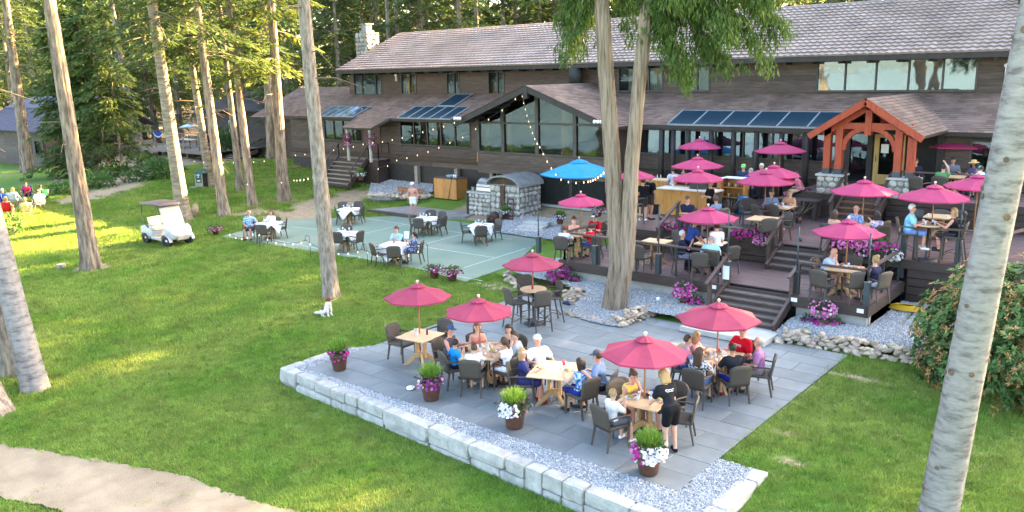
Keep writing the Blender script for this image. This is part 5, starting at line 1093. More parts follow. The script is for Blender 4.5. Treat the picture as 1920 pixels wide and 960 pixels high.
def make_table(w, d, h=.74):
 o = empty('table'); MB().box(-w / 2, w / 2, -d / 2, d / 2, h - .032, h).build('tabletop', TOPW, o, bevel=.006)
 MB().box(-w * .36, w * .36, -d * .36, d * .36, h - .075, h - .034).build('apron', WOOD, o)
 for s_ in (-1, 1): MB().box(s_ * .12 - .03, s_ * .12 + .03, -.055, .055, .16, h - .076).build('upright', WOOD, o, bevel=.006)
 MB().box(-.09, .09, -.05, .05, .2, .30).build('cross_block', WOOD, o)
 for k in range(4):
  a = PI / 4 + k * PI / 2; L_ = min(w, d) * .52; c, s = math.cos(a), math.sin(a); pr = [(.04, .30), (.16, .27), (L_ * .75, .11), (L_, .0), (L_ - .08, .0), (L_ * .6, .05), (.15, .16), (.04, .18)]
  mb = MB(); vs = []
  for sd_ in (-.028, .028): vs += [(c * q - s * sd_, s * q + c * sd_, z) for q, z in pr]
  n_ = len(pr); mb.add(vs, [tuple(range(n_)), tuple(range(2 * n_ - 1, n_ - 1, -1))] + [(i, i + n_, (i + 1) % n_ + n_, (i + 1) % n_) for i in range(n_)]); mb.build('foot', WOOD, o)
 return o
def make_bar_table(r=.38, h=1.04):
 o = empty('bar_table'); MB().lathe([(0, h), (r - .01, h), (r, h - .008), (r, h - .028), (r - .01, h - .034), (0, h - .034)], 32, smooth=False).build('tabletop', TOPW, o)
 MB().lathe([(.30, .0), (.30, .02), (.10, .05), (.04, .10), (.035, h - .05), (.10, h - .036)], 20).build('pedestal', BLACKM, o); return o
def make_umbrella(mat, rad, h, tilt_n=8, wood=POLEW, h0=0.0, finial=True):
 """h: top of canopy; pole from h0; eight ribs"""
 o = empty('umbrella'); n = tilt_n; rise = rad * .335; vs = []; fs = []; ring = []; rows = [0.13, .35, .6, .82, 1.0]
 for q in rows:
  for j in range(n * 4):
   t = 2 * PI * j / (n * 4); f = (j % 4) / 4; sag = math.sin(PI * f); rr = q * rad * (1 - (1 - math.cos(PI / n)) * sag * (0.95 + .35 * (q == 1.0))); vs.append((rr * math.cos(t), rr * math.sin(t), h - .05 - rise * (.9 * q + .1 * q * q) - .018 * sag * q))
 k = n * 4
 for i in range(len(rows) - 1):
  for j in range(k): fs.append((i * k + j, i * k + (j + 1) % k, (i + 1) * k + (j + 1) % k, (i + 1) * k + j))
 b = len(vs); last = (len(rows) - 1) * k
 for j in range(k): p = vs[last + j]; vs.append((p[0] * .997, p[1] * .997, p[2] - .035))
 for j in range(k): fs.append((last + j, last + (j + 1) % k, b + (j + 1) % k, b + j))
 me = np_mesh('canopy', vs, np.array(fs), mat, smooth=False); link('canopy', me, o)
 mb = MB(); vs = [(0, 0, h)]; fs = []
 for q, zz in ((.15, -.035), (.24, -.068)):
  for j in range(k): t = 2 * PI * j / k; sag = math.sin(PI * (j % 4) / 4); vs.append((q * rad * (1 - .06 * sag) * math.cos(t), q * rad * (1 - .06 * sag) * math.sin(t), h + zz * rad / .9 * 1.15 - .008 * sag))
 for j in range(k): fs.append((0, 1 + j, 1 + (j + 1) % k)); fs.append((1 + j, 1 + k + j, 1 + k + (j + 1) % k, 1 + (j + 1) % k))
 mb.add(vs, fs).build('vent', mat, o)
 MB().tube([(0, 0, h0), (0, 0, h - .02)], .019, 8).build('pole', wood, o)
 if finial: MB().lathe([(0, 0), (.022, .0), (.02, .02), (.035, .04), (.037, .062), (.024, .085), (0, .092)], 10, (0, 0, h - .005)).build('finial', PALEF, o)
 for j in range(n):
  t = 2 * PI * j / n; c, s = math.cos(t), math.sin(t); MB().bar((c * .05, s * .05, h - .10 - rise * .06), (c * rad * .97, s * rad * .97, h - .085 - rise), .014, .02).build('rib', wood, o)
  MB().bar((c * .04, s * .04, h - .06 - rise * 1.05), (c * rad * .5, s * rad * .5, h - .09 - rise * .5), .011, .014).build('strut', wood, o)
 return o
PALEF = pm('pale_finial_wood', (0.62, 0.50, 0.40), (0.52, 0.41, 0.32), rough=.5, scale=6)
_used = {}
def put(key, maker, x, y, z, rz, label, group=None, cat=None):
 if key not in _used: o = maker(); _used[key] = o
 else: o = copy_tree(_used[key])
 o.location = (float(x), float(y), float(z)); o.rotation_euler = (0, 0, float(rz)); tag(o, label, cat)
 if group: o['group'] = group
 return o
def yaw_to(x, y, tx, ty): return math.atan2(ty - y, tx - x) - PI / 2
def chair(x, y, z, tx, ty, label, jit=0.0, bar=False):
 return put('barch' if bar else 'ch', (lambda: make_chair(.74, True)) if bar else make_chair, x, y, z, yaw_to(x, y, tx, ty) + jit, label, 'tall wicker bar chairs' if bar else 'brown wicker armchairs', 'chair')
def table(x, y, z, w, d, rz, label):
 k = ('tb', round(w, 2), round(d, 2)); return put(k, lambda: make_table(w, d), x, y, z, rz, label, 'pale wooden tables', 'table')
def umb(px, py, z, w_px, label, mat=CRIMSON, h=2.02, wood=POLEW, rz=.2, xy=None, h0=0.0):
 """apex pixel, floor level, rim width in pixels"""
 x, y, zz = at(px, py, z + h + .08) if xy is None else (xy[0], xy[1], 0); rad = w_px / 2 / scale_at((x, y, z + h - .3)) * 1.01
 k = ('um', mat.name, round(rad, 2), h, h0); o = put(k, lambda: make_umbrella(mat, round(rad, 2), h, wood=wood, h0=h0), x, y, z, rz, label, 'market umbrellas on the terraces', 'umbrella'); return o, x, y
T = {}
def tb(key, px, py, z, w, d, rz, label, h=.74):
 p = at(px, py, z + h); T[key] = (p[0], p[1], z); return table(p[0], p[1], z, w, d, rz, label)
tb('A', 788, 628, 0, .86, .86, .12, 'square pale wooden table with condiment bottles and nobody seated')
tb('B', 903, 657, 0, .92, 1.25, .62, 'pale wooden table crowded with plates where the big family sits')
tb('C', 1040, 693, 0, .95, 1.1, .35, 'pale wooden table with sunglasses and a pink drink on it')
tb('D', 1209, 748, 0, .88, .88, .12, 'square pale wooden table being cleared by the waitress in black')
tb('E', 1345, 668, 0, .95, 1.0, .15, 'pale wooden table full of white plates near the landing slab')
p = at(1000, 541, 1.04); put('bt', make_bar_table, p[0], p[1], 0, 0, 'round high bar table on the slate patio with one sauce bottle', 'round bar tables', 'table'); T['F'] = (p[0], p[1], 0)
for k, px, py, z, lb in (('g1', 1078, 438, Z1, 'pale wooden table of the family with red caps on the lower deck'), ('g2', 1229, 452, Z1, 'empty pale wooden table on the lower deck next to the cedar'), ('g3', 1333, 455, Z1, 'pale wooden table of the white-haired man in navy'), ('g4', 1583, 502, Z1, 'pale wooden table of the bald man in grey at the deck corner'),
       ('g5', 1462, 387, Z2, 'table with open menus in front of the two long-haired women'), ('g6', 1430, 409, Z2, 'bare pale wooden table just behind the petunia box'), ('g7', 1608, 415, Z2, 'table of the three diners at the foot of the entrance stairs'),
       ('g8', 1762, 405, Z2, 'long pale wooden table with tea lights behind the round bar table'), ('g9', 1785, 330, Z3, 'pale wooden table on the upper deck by the railing')):
 tb(k, px, py, z, .84, .84, .05, lb)
p = at(1742, 420, Z2 + 1.04); put('bt', None, p[0], p[1], Z2, 0, 'round high bar table with glasses at the railing of the middle deck', 'round bar tables', 'table'); T['J'] = (p[0], p[1], Z2)
for k, px, py, lb in (('c1', 505, 417, 'cloth-covered table of the couple at the far corner of the court'), ('c2', 653, 391, 'set table nearest the dirt path at the rear of the court'), ('c3', 645, 436, 'set table half hidden by the dog trunk'), ('c4', 738, 457, 'cloth-covered table of the bearded man and the girl'), ('c5', 797, 408, 'set table in front of the shirtless man'), ('c6', 901, 421, 'set table near the gravel steps and iron stove')):
 tb(k, px, py, 0, .80, .80, .3, lb)
UM = [('A', 782, 525, 0, 127, 'dark crimson umbrella over the unoccupied patio table', CRIMSON, None), ('B', 897, 552, 0, 131, 'crimson umbrella over the big family with the boy in blue', CRIMSON, None), ('D', 1210, 622, 0, 168, 'largest crimson umbrella standing nearest the lawn wall', CRIMSON, None), ('E', 1348, 560, 0, 156, 'crimson umbrella in front of the wide deck stairs', CRIMSON, None), ('F', 998, 468, 0, 114, 'crimson umbrella over the round patio bar table', CRIMSON, None),
  ('G', 1089, 358, Z1, 90, 'magenta umbrella over the family with red caps', MAGENTA, None), ('H', 1328, 382, Z1, 113, 'magenta umbrella over the diners served by the man in navy', MAGENTA, None), ('I', 1592, 405, Z1, 129, 'magenta umbrella over the bald man in grey', MAGENTA, None), ('J', 1754, 340, Z2 + .1, 129, 'magenta umbrella over the couple at the high round table', MAGENTA, None), ('K', 1622, 331, Z2, 121, 'magenta umbrella in front of the entrance stairs', MAGENTA, None),
  ('L', 1437, 315, Z2, 109, 'magenta umbrella over the two long-haired women', MAGENTA, None), ('M', 1309, 312, Z2 + .05, 98, 'magenta umbrella leaning over the pine bar counter', MAGENTA, None), ('N', 1308, 289, Z2 + .1, 96, 'magenta umbrella second in the stack behind the bar', MAGENTA, None), ('O', 1312, 256, Z2 + .55, 83, 'magenta umbrella rearmost of the stack by the dining windows', MAGENTA, None), ('P', 1464, 261, Z2 + .6, 94, 'magenta umbrella against the dining windows left of the porch', MAGENTA, None), ('Q', 1452, 304, Z2 + .15, 100, 'magenta umbrella tucked behind the one over the long-haired women', MAGENTA, None),
  ('R', 1797, 247, Z3, 114, 'magenta umbrella on the upper deck beside the porch', MAGENTA, None), ('S', 1836, 321, Z2 + .3, 118, 'magenta umbrella half behind the pale fir trunk', MAGENTA, None), ('T', 1190, 311, Z2, 78, 'magenta umbrella behind the fork of the cedar', MAGENTA, None), ('U', 1086, 294, Z2 - .1, 146, 'big bright blue umbrella in front of the lattice', BLUECV, None)]
for i, (k, px, py, z, w, lb, mt, _) in enumerate(UM):
 h = 2.02 if z < 2 else 1.98
 zf = z if k not in 'MNOPQS' else (Z3 if False else z)
 umb(px, py, zf, w, lb, mt, h=h, rz=i * .37, h0=(0.0 if zf in (0, Z1, Z2, Z3) else Z2 - zf), wood=BLACKM if k == 'U' else POLEW)
def ch_at(px, py, z, key, label, hz=.90, jit=0, bar=False, tgt=None):
 x, y, _ = at(px, py, z + hz); tx, ty = tgt if tgt is not None else T[key][:2]
 a = math.atan2(ty - y, tx - x); x += math.cos(a) * .30; y += math.sin(a) * .30
 return chair(x, y, z, tx, ty, 'brown wicker chair ' + label if not bar else 'tall wicker bar chair ' + label, jit, bar)
FREE = [(736, 606, 0, 'A', 'at the lawn side of the unoccupied patio table'), (832, 597, 0, 'A', 'beside the capped man in grey at the unoccupied table'), (1155, 713, 0, 'D', 'empty beside the woman in yellow'), (1303, 745, 0, 'D', 'empty and nearest the waitress in black'),
  (490, 420, 0, 'c1', 'with its back to the lawn at the court corner couple'), (536, 408, 0, 'c1', 'empty beside the woman in white on the court'), (629, 386, 0, 'c2', 'on the trunk side of the set table near the dirt path'), (680, 385, 0, 'c2', 'on the slab side of the set table near the dirt path'), (641, 378, 0, 'c2', 'behind the set table near the dirt path beside the trunk'), (671, 377, 0, 'c2', 'behind the set table near the dirt path facing the lawn'),
  (632, 434, 0, 'c3', 'beside the dog trunk with its back to the lawn'), (674, 432, 0, 'c3', 'side-on at the table half hidden by the trunk'), (649, 421, 0, 'c3', 'behind the table half hidden by the trunk'), (698, 455, 0, 'c4', 'across from the girl with the menu'), (737, 460, 0, 'c4', 'with its back to the lawn in front of the bearded man'),
  (768, 403, 0, 'c5', 'on the trunk side of the table by the shirtless man'), (785, 408, 0, 'c5', 'facing the shirtless man with its back to the camera side'), (829, 396, 0, 'c5', 'on the stove side of the table by the shirtless man'), (808, 393, 0, 'c5', 'behind the table by the shirtless man'), (832, 404, 0, 'c5', 'pulled out in front of the shirtless man'),
  (865, 415, 0, 'c6', 'on the court side of the set table near the gravel steps'), (901, 422, 0, 'c6', 'backing onto the lawn at the set table near the gravel steps'), (935, 410, 0, 'c6', 'on the gravel side of the set table near the gravel steps'),
  (1272, 432, Z1, 'g2', 'behind the empty table beside the white-haired man'), (1196, 458, Z1, 'g2', 'half behind the cedar at the empty table'), (1313, 472, Z1, 'g3', 'with its back to the rail in front of the white-haired man'), (1374, 460, Z1, 'g3', 'beside the standing woman in white'), (1535, 505, Z1, 'g4', 'with its back to the rail at the bald man table'), (1612, 508, Z1, 'g4', 'drawn up to the bald man table next to the corner pole'), (1527, 485, Z1, 'g4', 'empty by the small corner stairs'), (1600, 478, Z1, 'g4', 'with a black bag hung on it behind the bald man table'),
  (1416, 382, Z2, 'g5', 'with its back to the petunia box near the blue bin'), (1447, 382, Z2, 'g5', 'with its back to the petunia box facing the two women'), (1441, 408, Z2, 'g6', 'tight behind the petunia box'), (1478, 397, Z2, 'g6', 'alone at the top of the middle stairs'), (1402, 371, Z2, 'g6', 'next to the blue water bin'), (1660, 413, Z2, 'g7', 'behind the woman in the floral top at the stairs'), (1763, 392, Z2, 'g8', 'behind the blonde woman in black'), (1803, 394, Z2, 'g8', 'farther one behind the blonde woman in black'), (1717, 330, Z3, 'g9', 'with a sagging back near the plinth on the upper deck')]
for px, py, z, k, lb in FREE: ch_at(px, py, z, k, lb, jit=random.uniform(-.12, .12))
for px, py, lb in ((984, 516, 'behind the round patio table'), (952, 540, 'on the lawn side of the round patio table'), (1018, 545, 'with its back to the diners at the round patio table'), (1048, 527, 'on the stone pile side of the round patio table')): ch_at(px, py, 0, 'F', lb, 1.18, bar=True)
p = at(1190, 360, Z2 + 1.18); chair(p[0], p[1], Z2, p[0], p[1] + 3, 'tall wicker bar chair just behind the cedar trunk', bar=True); p = at(1165, 352, Z2 + 1.0);
def cloth(x, y, z, rz, label, side=1.18, a=.405):
 n_ = 24; vs = []
 for i in range(n_ + 1):
  for j in range(n_ + 1):
   u = (i / n_ - .5) * side; v = (j / n_ - .5) * side; c = math.cos(PI / 4); X = (u - v) * c; Y = (u + v) * c; dx = max(abs(X) - a, 0); dy = max(abs(Y) - a, 0); d = dx + dy
   px = math.copysign(min(abs(X), a) + min(dx, .02) + .14 * dx, X); py = math.copysign(min(abs(Y), a) + min(dy, .02) + .14 * dy, Y); zz = .748 - max(0, d - .01) + .006 * math.sin(9 * X) * math.sin(8 * Y) * (d > 0); k = .02 * math.sin(14 * (X if dy > dx else Y)) * (d > .05)
   vs.append((px + (k if dx > dy else 0), py + (k if dy >= dx else 0), zz))
 f = [(i * (n_ + 1) + j, (i + 1) * (n_ + 1) + j, (i + 1) * (n_ + 1) + j + 1, i * (n_ + 1) + j + 1) for i in range(n_) for j in range(n_)]
 return tag(link('tablecloth', np_mesh('tablecloth', vs, np.array(f), WHITE), None, (x, y, z), (0, 0, rz)), label, 'tablecloth', 'white tablecloths on the court')
for k, lb in (('c1', 'white cloth draped over the table of the couple'), ('c2', 'white cloth with a hanging corner on the table near the dirt path'), ('c3', 'white cloth on the table half hidden by the trunk'), ('c4', 'white cloth hanging low around the bearded man'), ('c5', 'white cloth on the table by the shirtless man'), ('c6', 'white cloth on the table near the gravel steps')): cloth(*T[k], .3, lb, side=1.5 if k == 'c4' else 1.25)
GLASSW = pm('drinking_glass', (0.75, 0.78, 0.80), (0.65, 0.68, 0.70), rough=.1, spec=.8, trans=.4)
def glass_me():
 return MB().lathe([(.026, 0), (.034, .11), (.031, .11), (.024, .01), (0, .01)], 10).mesh('glass', GLASSW)
def wine_me(): return MB().lathe([(.03, 0), (.004, .008), (.004, .08), (.03, .11), (.032, .15), (.026, .18), (.024, .178), (.029, .15), (.02, .11), (0, .09)], 10).mesh('wine_glass', GLASSW)
def plate_me(): return MB().lathe([(.0, .004), (.07, .004), (.115, .018), (.12, .016), (.07, 0), (0, 0)], 16).mesh('plate', WPAINT)
def bottle_me(c): return MB().lathe([(.0, 0), (.027, 0), (.027, .10), (.011, .14), (.011, .165), (0, .165)], 10).mesh('bottle', c)
FOOD = pm('plated_food', (0.40, 0.26, 0.10), (0.16, 0.22, 0.06), rough=.6, scale=20)
def food_me(): return MB().lathe([(.075, .016), (.06, .04), (.02, .05), (0, .048)], 9).mesh('food', FOOD)
GLM, WNM, PLM, FDM = glass_me(), wine_me(), plate_me(), food_me(); BOTR = bottle_me(pm('red_sauce', (0.30, 0.03, 0.02), (0.22, 0.02, 0.015), rough=.3)); BOTB = bottle_me(pm('brown_bottle', (0.10, 0.035, 0.015), (0.07, 0.025, 0.01), rough=.25))
NAPK = MB().box(-.09, .09, -.028, .028, 0, .012).mesh('napkin', pm('dark_napkin', (0.03, 0.03, 0.035), (0.05, 0.05, 0.055)))
MENU = MB().box(-.11, .11, -.15, .15, 0, .006).mesh('menu', WPAINT)
DRINKP = MB().lathe([(.0, 0), (.036, 0), (.04, .10), (0, .10)], 10).mesh('drink', pm('pink_drink', (0.65, 0.10, 0.14), (0.5, 0.06, 0.10), rough=.2)); DRINKB = MB().lathe([(.0, 0), (.034, 0), (.038, .12), (0, .12)], 10).mesh('drink', pm('cola', (0.06, 0.015, 0.01), (0.04, 0.01, 0.008), rough=.2))
TRAY = MB().lathe([(0, 0), (.19, 0), (.20, .018), (.185, .012), (0, .008)], 24).mesh('tray', BLACKM)
def item(me, key, dx, dy, dz, label, cat, group=None, h=.742, rz=0.0, rot=None):
 x, y, z = T[key]; return tag(link(me.name.split('.')[0], me, None, (x + dx, y + dy, z + h + dz), rot or (0, 0, rz)), label, cat, group)
WHO = dict(A='the unoccupied patio table', B='the big family table', C='the table with sunglasses', D='the table being cleared', E='the table near the landing slab', F='the round patio bar table', g1='the red caps table', g3='the white-haired man table', g4='the bald man table', g5='the two women table', g7='the table at the entrance stairs', J='the high round deck table', g8='the long table with tea lights', c1='the court couple table', c2='the dirt path side table', c3='the trunk-hidden table', c4='the bearded man table', c5='the shirtless man table', c6='the gravel steps table')
for k, np_, ng in (('B', 5, 6), ('C', 1, 3), ('D', 2, 4), ('E', 5, 5), ('g1', 2, 3), ('g3', 1, 3), ('g4', 2, 3), ('g5', 0, 2), ('g7', 1, 2), ('J', 1, 4)):
 hh = 1.042 if k == 'J' else .742
 for i in range(np_): a = i * 2 * PI / max(np_, 1) + .4; item(PLM, k, math.cos(a) * .27, math.sin(a) * .27, 0, 'white dinner plate on %s' % WHO[k], 'plate', 'plates on ' + WHO[k], hh)
 for i in range(min(np_, 4)): a = i * 2 * PI / max(np_, 1) + .4; item(FDM, k, math.cos(a) * .27, math.sin(a) * .27, 0, 'mound of food on a plate at %s' % WHO[k], 'food', 'meals on ' + WHO[k], hh)
 for i in range(ng): a = i * 2 * PI / ng + 1.1; item(GLM, k, math.cos(a) * (.14 + .05 * (i % 2)), math.sin(a) * .16, 0, 'clear drinking glass on %s' % WHO[k], 'glass', 'glasses on ' + WHO[k], hh)
for k in ('c1', 'c2', 'c3', 'c5', 'c6'):
 for i in range(4):
  a = i * PI / 2 + .3 + PI / 4; c, s = math.cos(a), math.sin(a); item(WNM, k, c * .22, s * .22, .008, 'wine glass set on %s' % WHO[k], 'wine glass', 'wine glasses on ' + WHO[k]); a -= PI / 4; item(NAPK, k, math.cos(a) * .24, math.sin(a) * .24, .008, 'dark folded napkin set on %s' % WHO[k], 'napkin', 'napkins on ' + WHO[k], rz=a)
item(BOTB, 'A', .12, .12, 0, 'brown sauce bottle on the unoccupied patio table', 'bottle'); item(GLM, 'A', -.22, .05, 0, 'clear glass at the left end of the unoccupied patio table', 'glass'); item(GLM, 'A', .0, -.12, 0, 'clear glass beside the pole of the unoccupied patio table', 'glass')
item(BOTR, 'F', 0.02, -.06, 0, 'red sauce bottle on the round patio bar table', 'bottle', h=1.042); item(BOTR, 'D', -.20, .10, 0, 'red sauce bottle on the table being cleared', 'bottle'); item(BOTR, 'g2' if 'g2' in T else 'A', .05, .05, 0, 'red sauce bottle on the empty lower deck table', 'bottle')
item(DRINKP, 'C', -.02, .36, 0, 'pink drink on the table with sunglasses', 'drink'); item(DRINKB, 'B', -.20, -.30, 0, 'dark cola on the big family table', 'drink'); item(DRINKP, 'c4', .0, .02, .008, 'pink drink in front of the bearded man', 'drink'); item(DRINKP, 'E', -.12, .30, 0, 'pink drink in front of the woman in pink', 'drink')
mb = MB();
for s_ in (-1, 1): mb.lathe([(0, 0), (.027, .0), (.027, .006), (0, .008)], 10, (s_ * .033, 0, 0))
mb.bar((-.01, 0, .006), (.01, 0, .006), .006, .006); mb.bar((-.06, 0, .01), (-.055, .10, .01), .005, .005); mb.bar((.06, 0, .01), (.055, .10, .01), .005, .005); o = mb.build('sunglasses', BLACKM); x, y, z = T['C']; o.location = (x - .34, y - .12, z + .742); tag(o, 'pair of dark sunglasses lying on the pale table corner', 'sunglasses')
item(MENU, 'C', -.10, .10, 0, 'blue and white paper place mat on the table with sunglasses', 'paper', rz=.6); item(MENU, 'g5', -.18, .05, 0, 'open white menu before the dark-haired woman', 'menu', rz=.2); item(MENU, 'g5', .22, .02, 0, 'open white menu before the blonde woman', 'menu', rz=-.3)
item(TRAY, 'D', .05, .26, .03, 'round black serving tray with plates held over the table', 'tray'); item(MB().lathe([(0, 0), (.03, 0), (.035, .07), (0, .07)], 10).mesh('cup', pm('blue_cup', (0.03, 0.06, 0.25), rough=.3)), 'D', .04, .28, .05, 'dark blue cup on the black serving tray', 'cup'); item(PLM, 'D', .08, .22, .05, 'white plate on the black serving tray', 'plate')
item(MB().box(-.05, .05, -.04, .04, 0, .06).mesh('napkin_box', pm('blue_box', (0.05, 0.12, 0.30), rough=.4)), 'D', -.22, .02, 0, 'small blue box on the table being cleared', 'box')
for dx in (-.3, .25): item(MB().lathe([(0, 0), (.025, 0), (.025, .06), (0, .07)], 8).mesh('tea_light', WPAINT), 'g8', dx, -.2, 0, 'white tea light %s on the long table behind the bar table' % ('by the laptop edge' if dx < 0 else 'at the trunk side'), 'candle')
o = MB().box(-.18, .18, -.012, .012, 0, .22).build('laptop', BLACKM, loc=(T['g8'][0] - .55, T['g8'][1] - .5, Z2 + .75), rot=(-.25, 0, .1), label='black open laptop or tablet on the table behind the glasses', cat='laptop')
bx, by, bz = T['J']; MB().box(-.14, .14, -.09, .09, 0, .05).build('handbag', BLACKM, bevel=.02, loc=(bx + .2, by + .02, bz + 1.045), label='flat black handbag on the high round deck table', cat='bag')
PET = {c: foliage_mat('petals_' + c, a, b, trans=.25, rand=.05) for c, a, b in (('white', (.62, .58, .64), (.80, .78, .82)), ('pink', (.55, .10, .32), (.72, .30, .52)), ('magenta', (.34, .015, .17), (.50, .04, .30)), ('purple', (.13, .01, .12), (.24, .02, .22)))}
LIME = foliage_mat('feathery_green', (0.10, 0.20, 0.025), (0.20, 0.34, 0.05), trans=.35, rand=.1)
def flowers(name, pts, sz, mat, seed):
 """five-petal blooms facing outward and up"""
 r = np.random.default_rng(seed); V = []; FF = []; TN = []
 for p, d in pts:
  d = np.array(d) + r.normal(0, .3, 3) + [0, 0, .4]; d /= np.linalg.norm(d); a = np.cross(d, [.2, .9, .3]); a /= np.linalg.norm(a); b = np.cross(d, a); s = sz * r.uniform(.7, 1.2); k = len(V); n_ = 6; V.append(np.array(p)); V += [np.array(p) + (a * math.cos(t) + b * math.sin(t)) * s * (1 if i % 2 else .82) + d * s * .35 for i, t in enumerate(np.linspace(0, 2 * PI, n_ * 2, endpoint=False))]
  for i in range(n_): FF.append((k, k + 1 + 2 * i, k + 2 + 2 * i, k + 1 + (2 * i + 2) % (2 * n_))); TN.append(r.random())
 me = np_mesh(name, np.array(V), np.array(FF), mat, smooth=False); set_tone(me, TN); return me
POTM = {}
def flower_pot(px, py, z, s, kinds, label, fluff=True, tall=.42, seed=1, n=70, boxpot=None, spill=.0):
 x, y = at(px, py, z)[:2]; o = empty('flower_pot', (x, y, z), rz=seed, label=label, cat='flower pot', group='planted brown pots'); r = np.random.default_rng(seed)
 if 'pot' not in POTM: POTM['pot'] = MB().lathe([(0, .01), (.145, 0), (.16, .02), (.215, .36), (.232, .38), (.232, .42), (.21, .42), (.20, .37), (0, .36)], 24).mesh('pot', POT)
 link('pot', POTM['pot'], o, scale=(s, s, s)); H = .42 * s
 lv = [((0, 0, H + .03), (.25 * s + spill, .25 * s + spill, .12 * s), 1)]; link('foliage', bush('foliage', lv, 260, .08, .022, LEAFG, seed), o)
 if fluff:
  k = 900; a = r.uniform(0, 6.28, k); q = r.random(k) ** .5; C = np.stack([np.cos(a) * q * .05, np.sin(a) * q * .05, H + 0 * a], -1); rad = .25 * s; D = np.stack([np.cos(a) * q * rad, np.sin(a) * q * rad, tall * s * np.sqrt(np.clip(1.05 - q * q * .6, .1, 1)) * r.uniform(.75, 1.05, k)], -1); L_ = np.linalg.norm(D, axis=1); D /= L_[:, None]; st = C + D * (L_ * r.uniform(.2, .75, k))[:, None]; v, f = leaf_quads(st, D, .13 * s + 0 * a, .0055 * s + 0 * a, r, droop=-.05); me = np_mesh('tall_foliage', v, f, LIME, smooth=False); set_tone(me, r.random(k)); link('tall_foliage', me, o)
 for i, (c, fr_, a0, sp) in enumerate(kinds):
  pts = []
  for _ in range(int(n * fr_)): a = a0 + r.normal(0, sp); rr = (.17 + .12 * r.random()) * s + spill * r.random(); pts.append(((math.cos(a) * rr, math.sin(a) * rr, H + r.uniform(-.12, .11) * s), (math.cos(a), math.sin(a), .3)))
  link('blossom', flowers('blossom', pts, .036, PET[c], seed * 7 + i), o)
 return o
A0 = -.9    # side towards the camera and its right
flower_pot(637, 693, 0, .98, (('magenta', .6, -.2, 2.4),), 'brown pot with feathery green tuft at the patio corner', seed=3)
flower_pot(809, 749, 0, 1.06, (('white', .9, -1.4, .8), ('pink', .4, .2, 1.0), ('purple', .4, 2.0, .7)), 'brown pot with white and lilac petunias by the steel dog bowl', seed=4); flower_pot(965, 801, 0, 1.06, (('white', 1.8, -.3, .6), ('magenta', .4, -1.9, .5), ('pink', .4, 2.6, .5)), 'brown pot with a big white petunia cascade in the middle of the patio edge', seed=5, spill=.06)
flower_pot(1216, 887, 0, 1.06, (('white', 1.9, -.2, .6), ('magenta', .5, -1.6, .4), ('pink', .5, -2.5, .4)), 'brown pot nearest the wall with white and magenta petunias', seed=6, spill=.07)
flower_pot(815, 522, 0, .80, (('magenta', .4, -1.4, 1.6), ('white', .2, 0, 2)), 'left of the two brown pots at the court corner', fluff=False, seed=7, spill=.14); flower_pot(848, 527, 0, .84, (('pink', .5, -.5, 2.6), ('magenta', .5, -.6, 1.5)), 'right of the two brown pots at the court corner', fluff=False, seed=8, spill=.16)
p = gp(405, 441); flower_pot(405, 441, float(p[2]), .75, (('pink', .9, 0, 3),), 'dark pot with tall pink flowers where the court meets the lawn', fluff=False, seed=9, spill=.24)
p = gp(677, 338); flower_pot(677, 338, float(p[2]), .85, (('white', 1.0, 0, 3),), 'dark pot with white flowers at the foot of the entry steps', tall=.5, seed=10, spill=.12)
p = gp(948, 411); flower_pot(948, 411, .12, .85, (('white', 1.0, 0, 3),), 'brown pot with lilac flowers in front of the stone oven', seed=11, spill=.1); flower_pot(1050, 420, .25, .85, (('white', 1.0, 0, 3), ('purple', .3, 0, 3)), 'dark pot with lilac flowers beside the gravel steps', seed=12, spill=.1)
def petunia_mass(x, y, z, lobes, kinds, label, n=130, seed=1, box=None, cat='flowers', sz=.04):
 o = empty('flower_box' if box else 'hanging_petunias', (x, y, z), label=label, cat=cat, group='petunia displays on the decks'); r = np.random.default_rng(seed)
 if box: w, d, h = box; MB().box(-w / 2, w / 2, -d / 2, d / 2, 0, h).build('planter', FASCIA, o, bevel=.01)
 else: MB().lathe([(0, -.25), (.12, -.25), (.19, 0), (.17, 0), (0, -.03)], 16).build('basket', POT, o)
 link('foliage', bush('foliage', [(c, q, 1 / len(lobes)) for c, q in lobes], 420, .09, .025, LEAFG, seed), o)
 for i, (c, fr_, li) in enumerate(kinds):
  pts = []
  for _ in range(int(n * fr_)): C, q = lobes[li % len(lobes)]; d = r.normal(0, 1, 3); d /= np.linalg.norm(d); d[2] = d[2] * .8 + .1; d[1] -= .25; pts.append((np.array(C) + d * np.array(q) * r.uniform(.9, 1.12), d))
  link('blossom', flowers('blossom', pts, sz, PET[c], seed * 9 + i), o)
 return o
x, y, _ = at(1050, 512, .55); petunia_mass(x, y, .55, [((0, 0, .05), (.38, .3, .25)), ((-.2, -.1, -.15), (.25, .2, .2)), ((.5, .1, -.15), (.2, .15, .1))], (('magenta', .7, 0), ('purple', .6, 0), ('magenta', .35, 1), ('magenta', .2, 2)), 'purple and magenta petunias spilling over the gravel by the bar table', seed=21)
x, y, _ = at(1284, 555, .5); petunia_mass(x, y, .5, [((0, 0, .15), (.36, .28, .28)), ((.35, 0, -.1), (.25, .2, .15))], (('magenta', .6, 0), ('pink', .5, 0), ('magenta', .4, 1)), 'tall basket of pink petunias on the gravel under the deck edge', seed=22)
x, y, _ = at(1545, 598, .45); petunia_mass(x, y, .45, [((0, 0, .25), (.34, .26, .28)), ((-.35, -.1, -.1), (.2, .16, .16)), ((.3, 0, -.1), (.2, .16, .14)), ((0, -.1, -.15), (.25, .2, .12))], (('pink', .8, 0), ('purple', .35, 1), ('magenta', .35, 2), ('magenta', .4, 3), ('white', .12, 0)), 'barrel of pink and purple petunias on the gravel by the landing', seed=23)
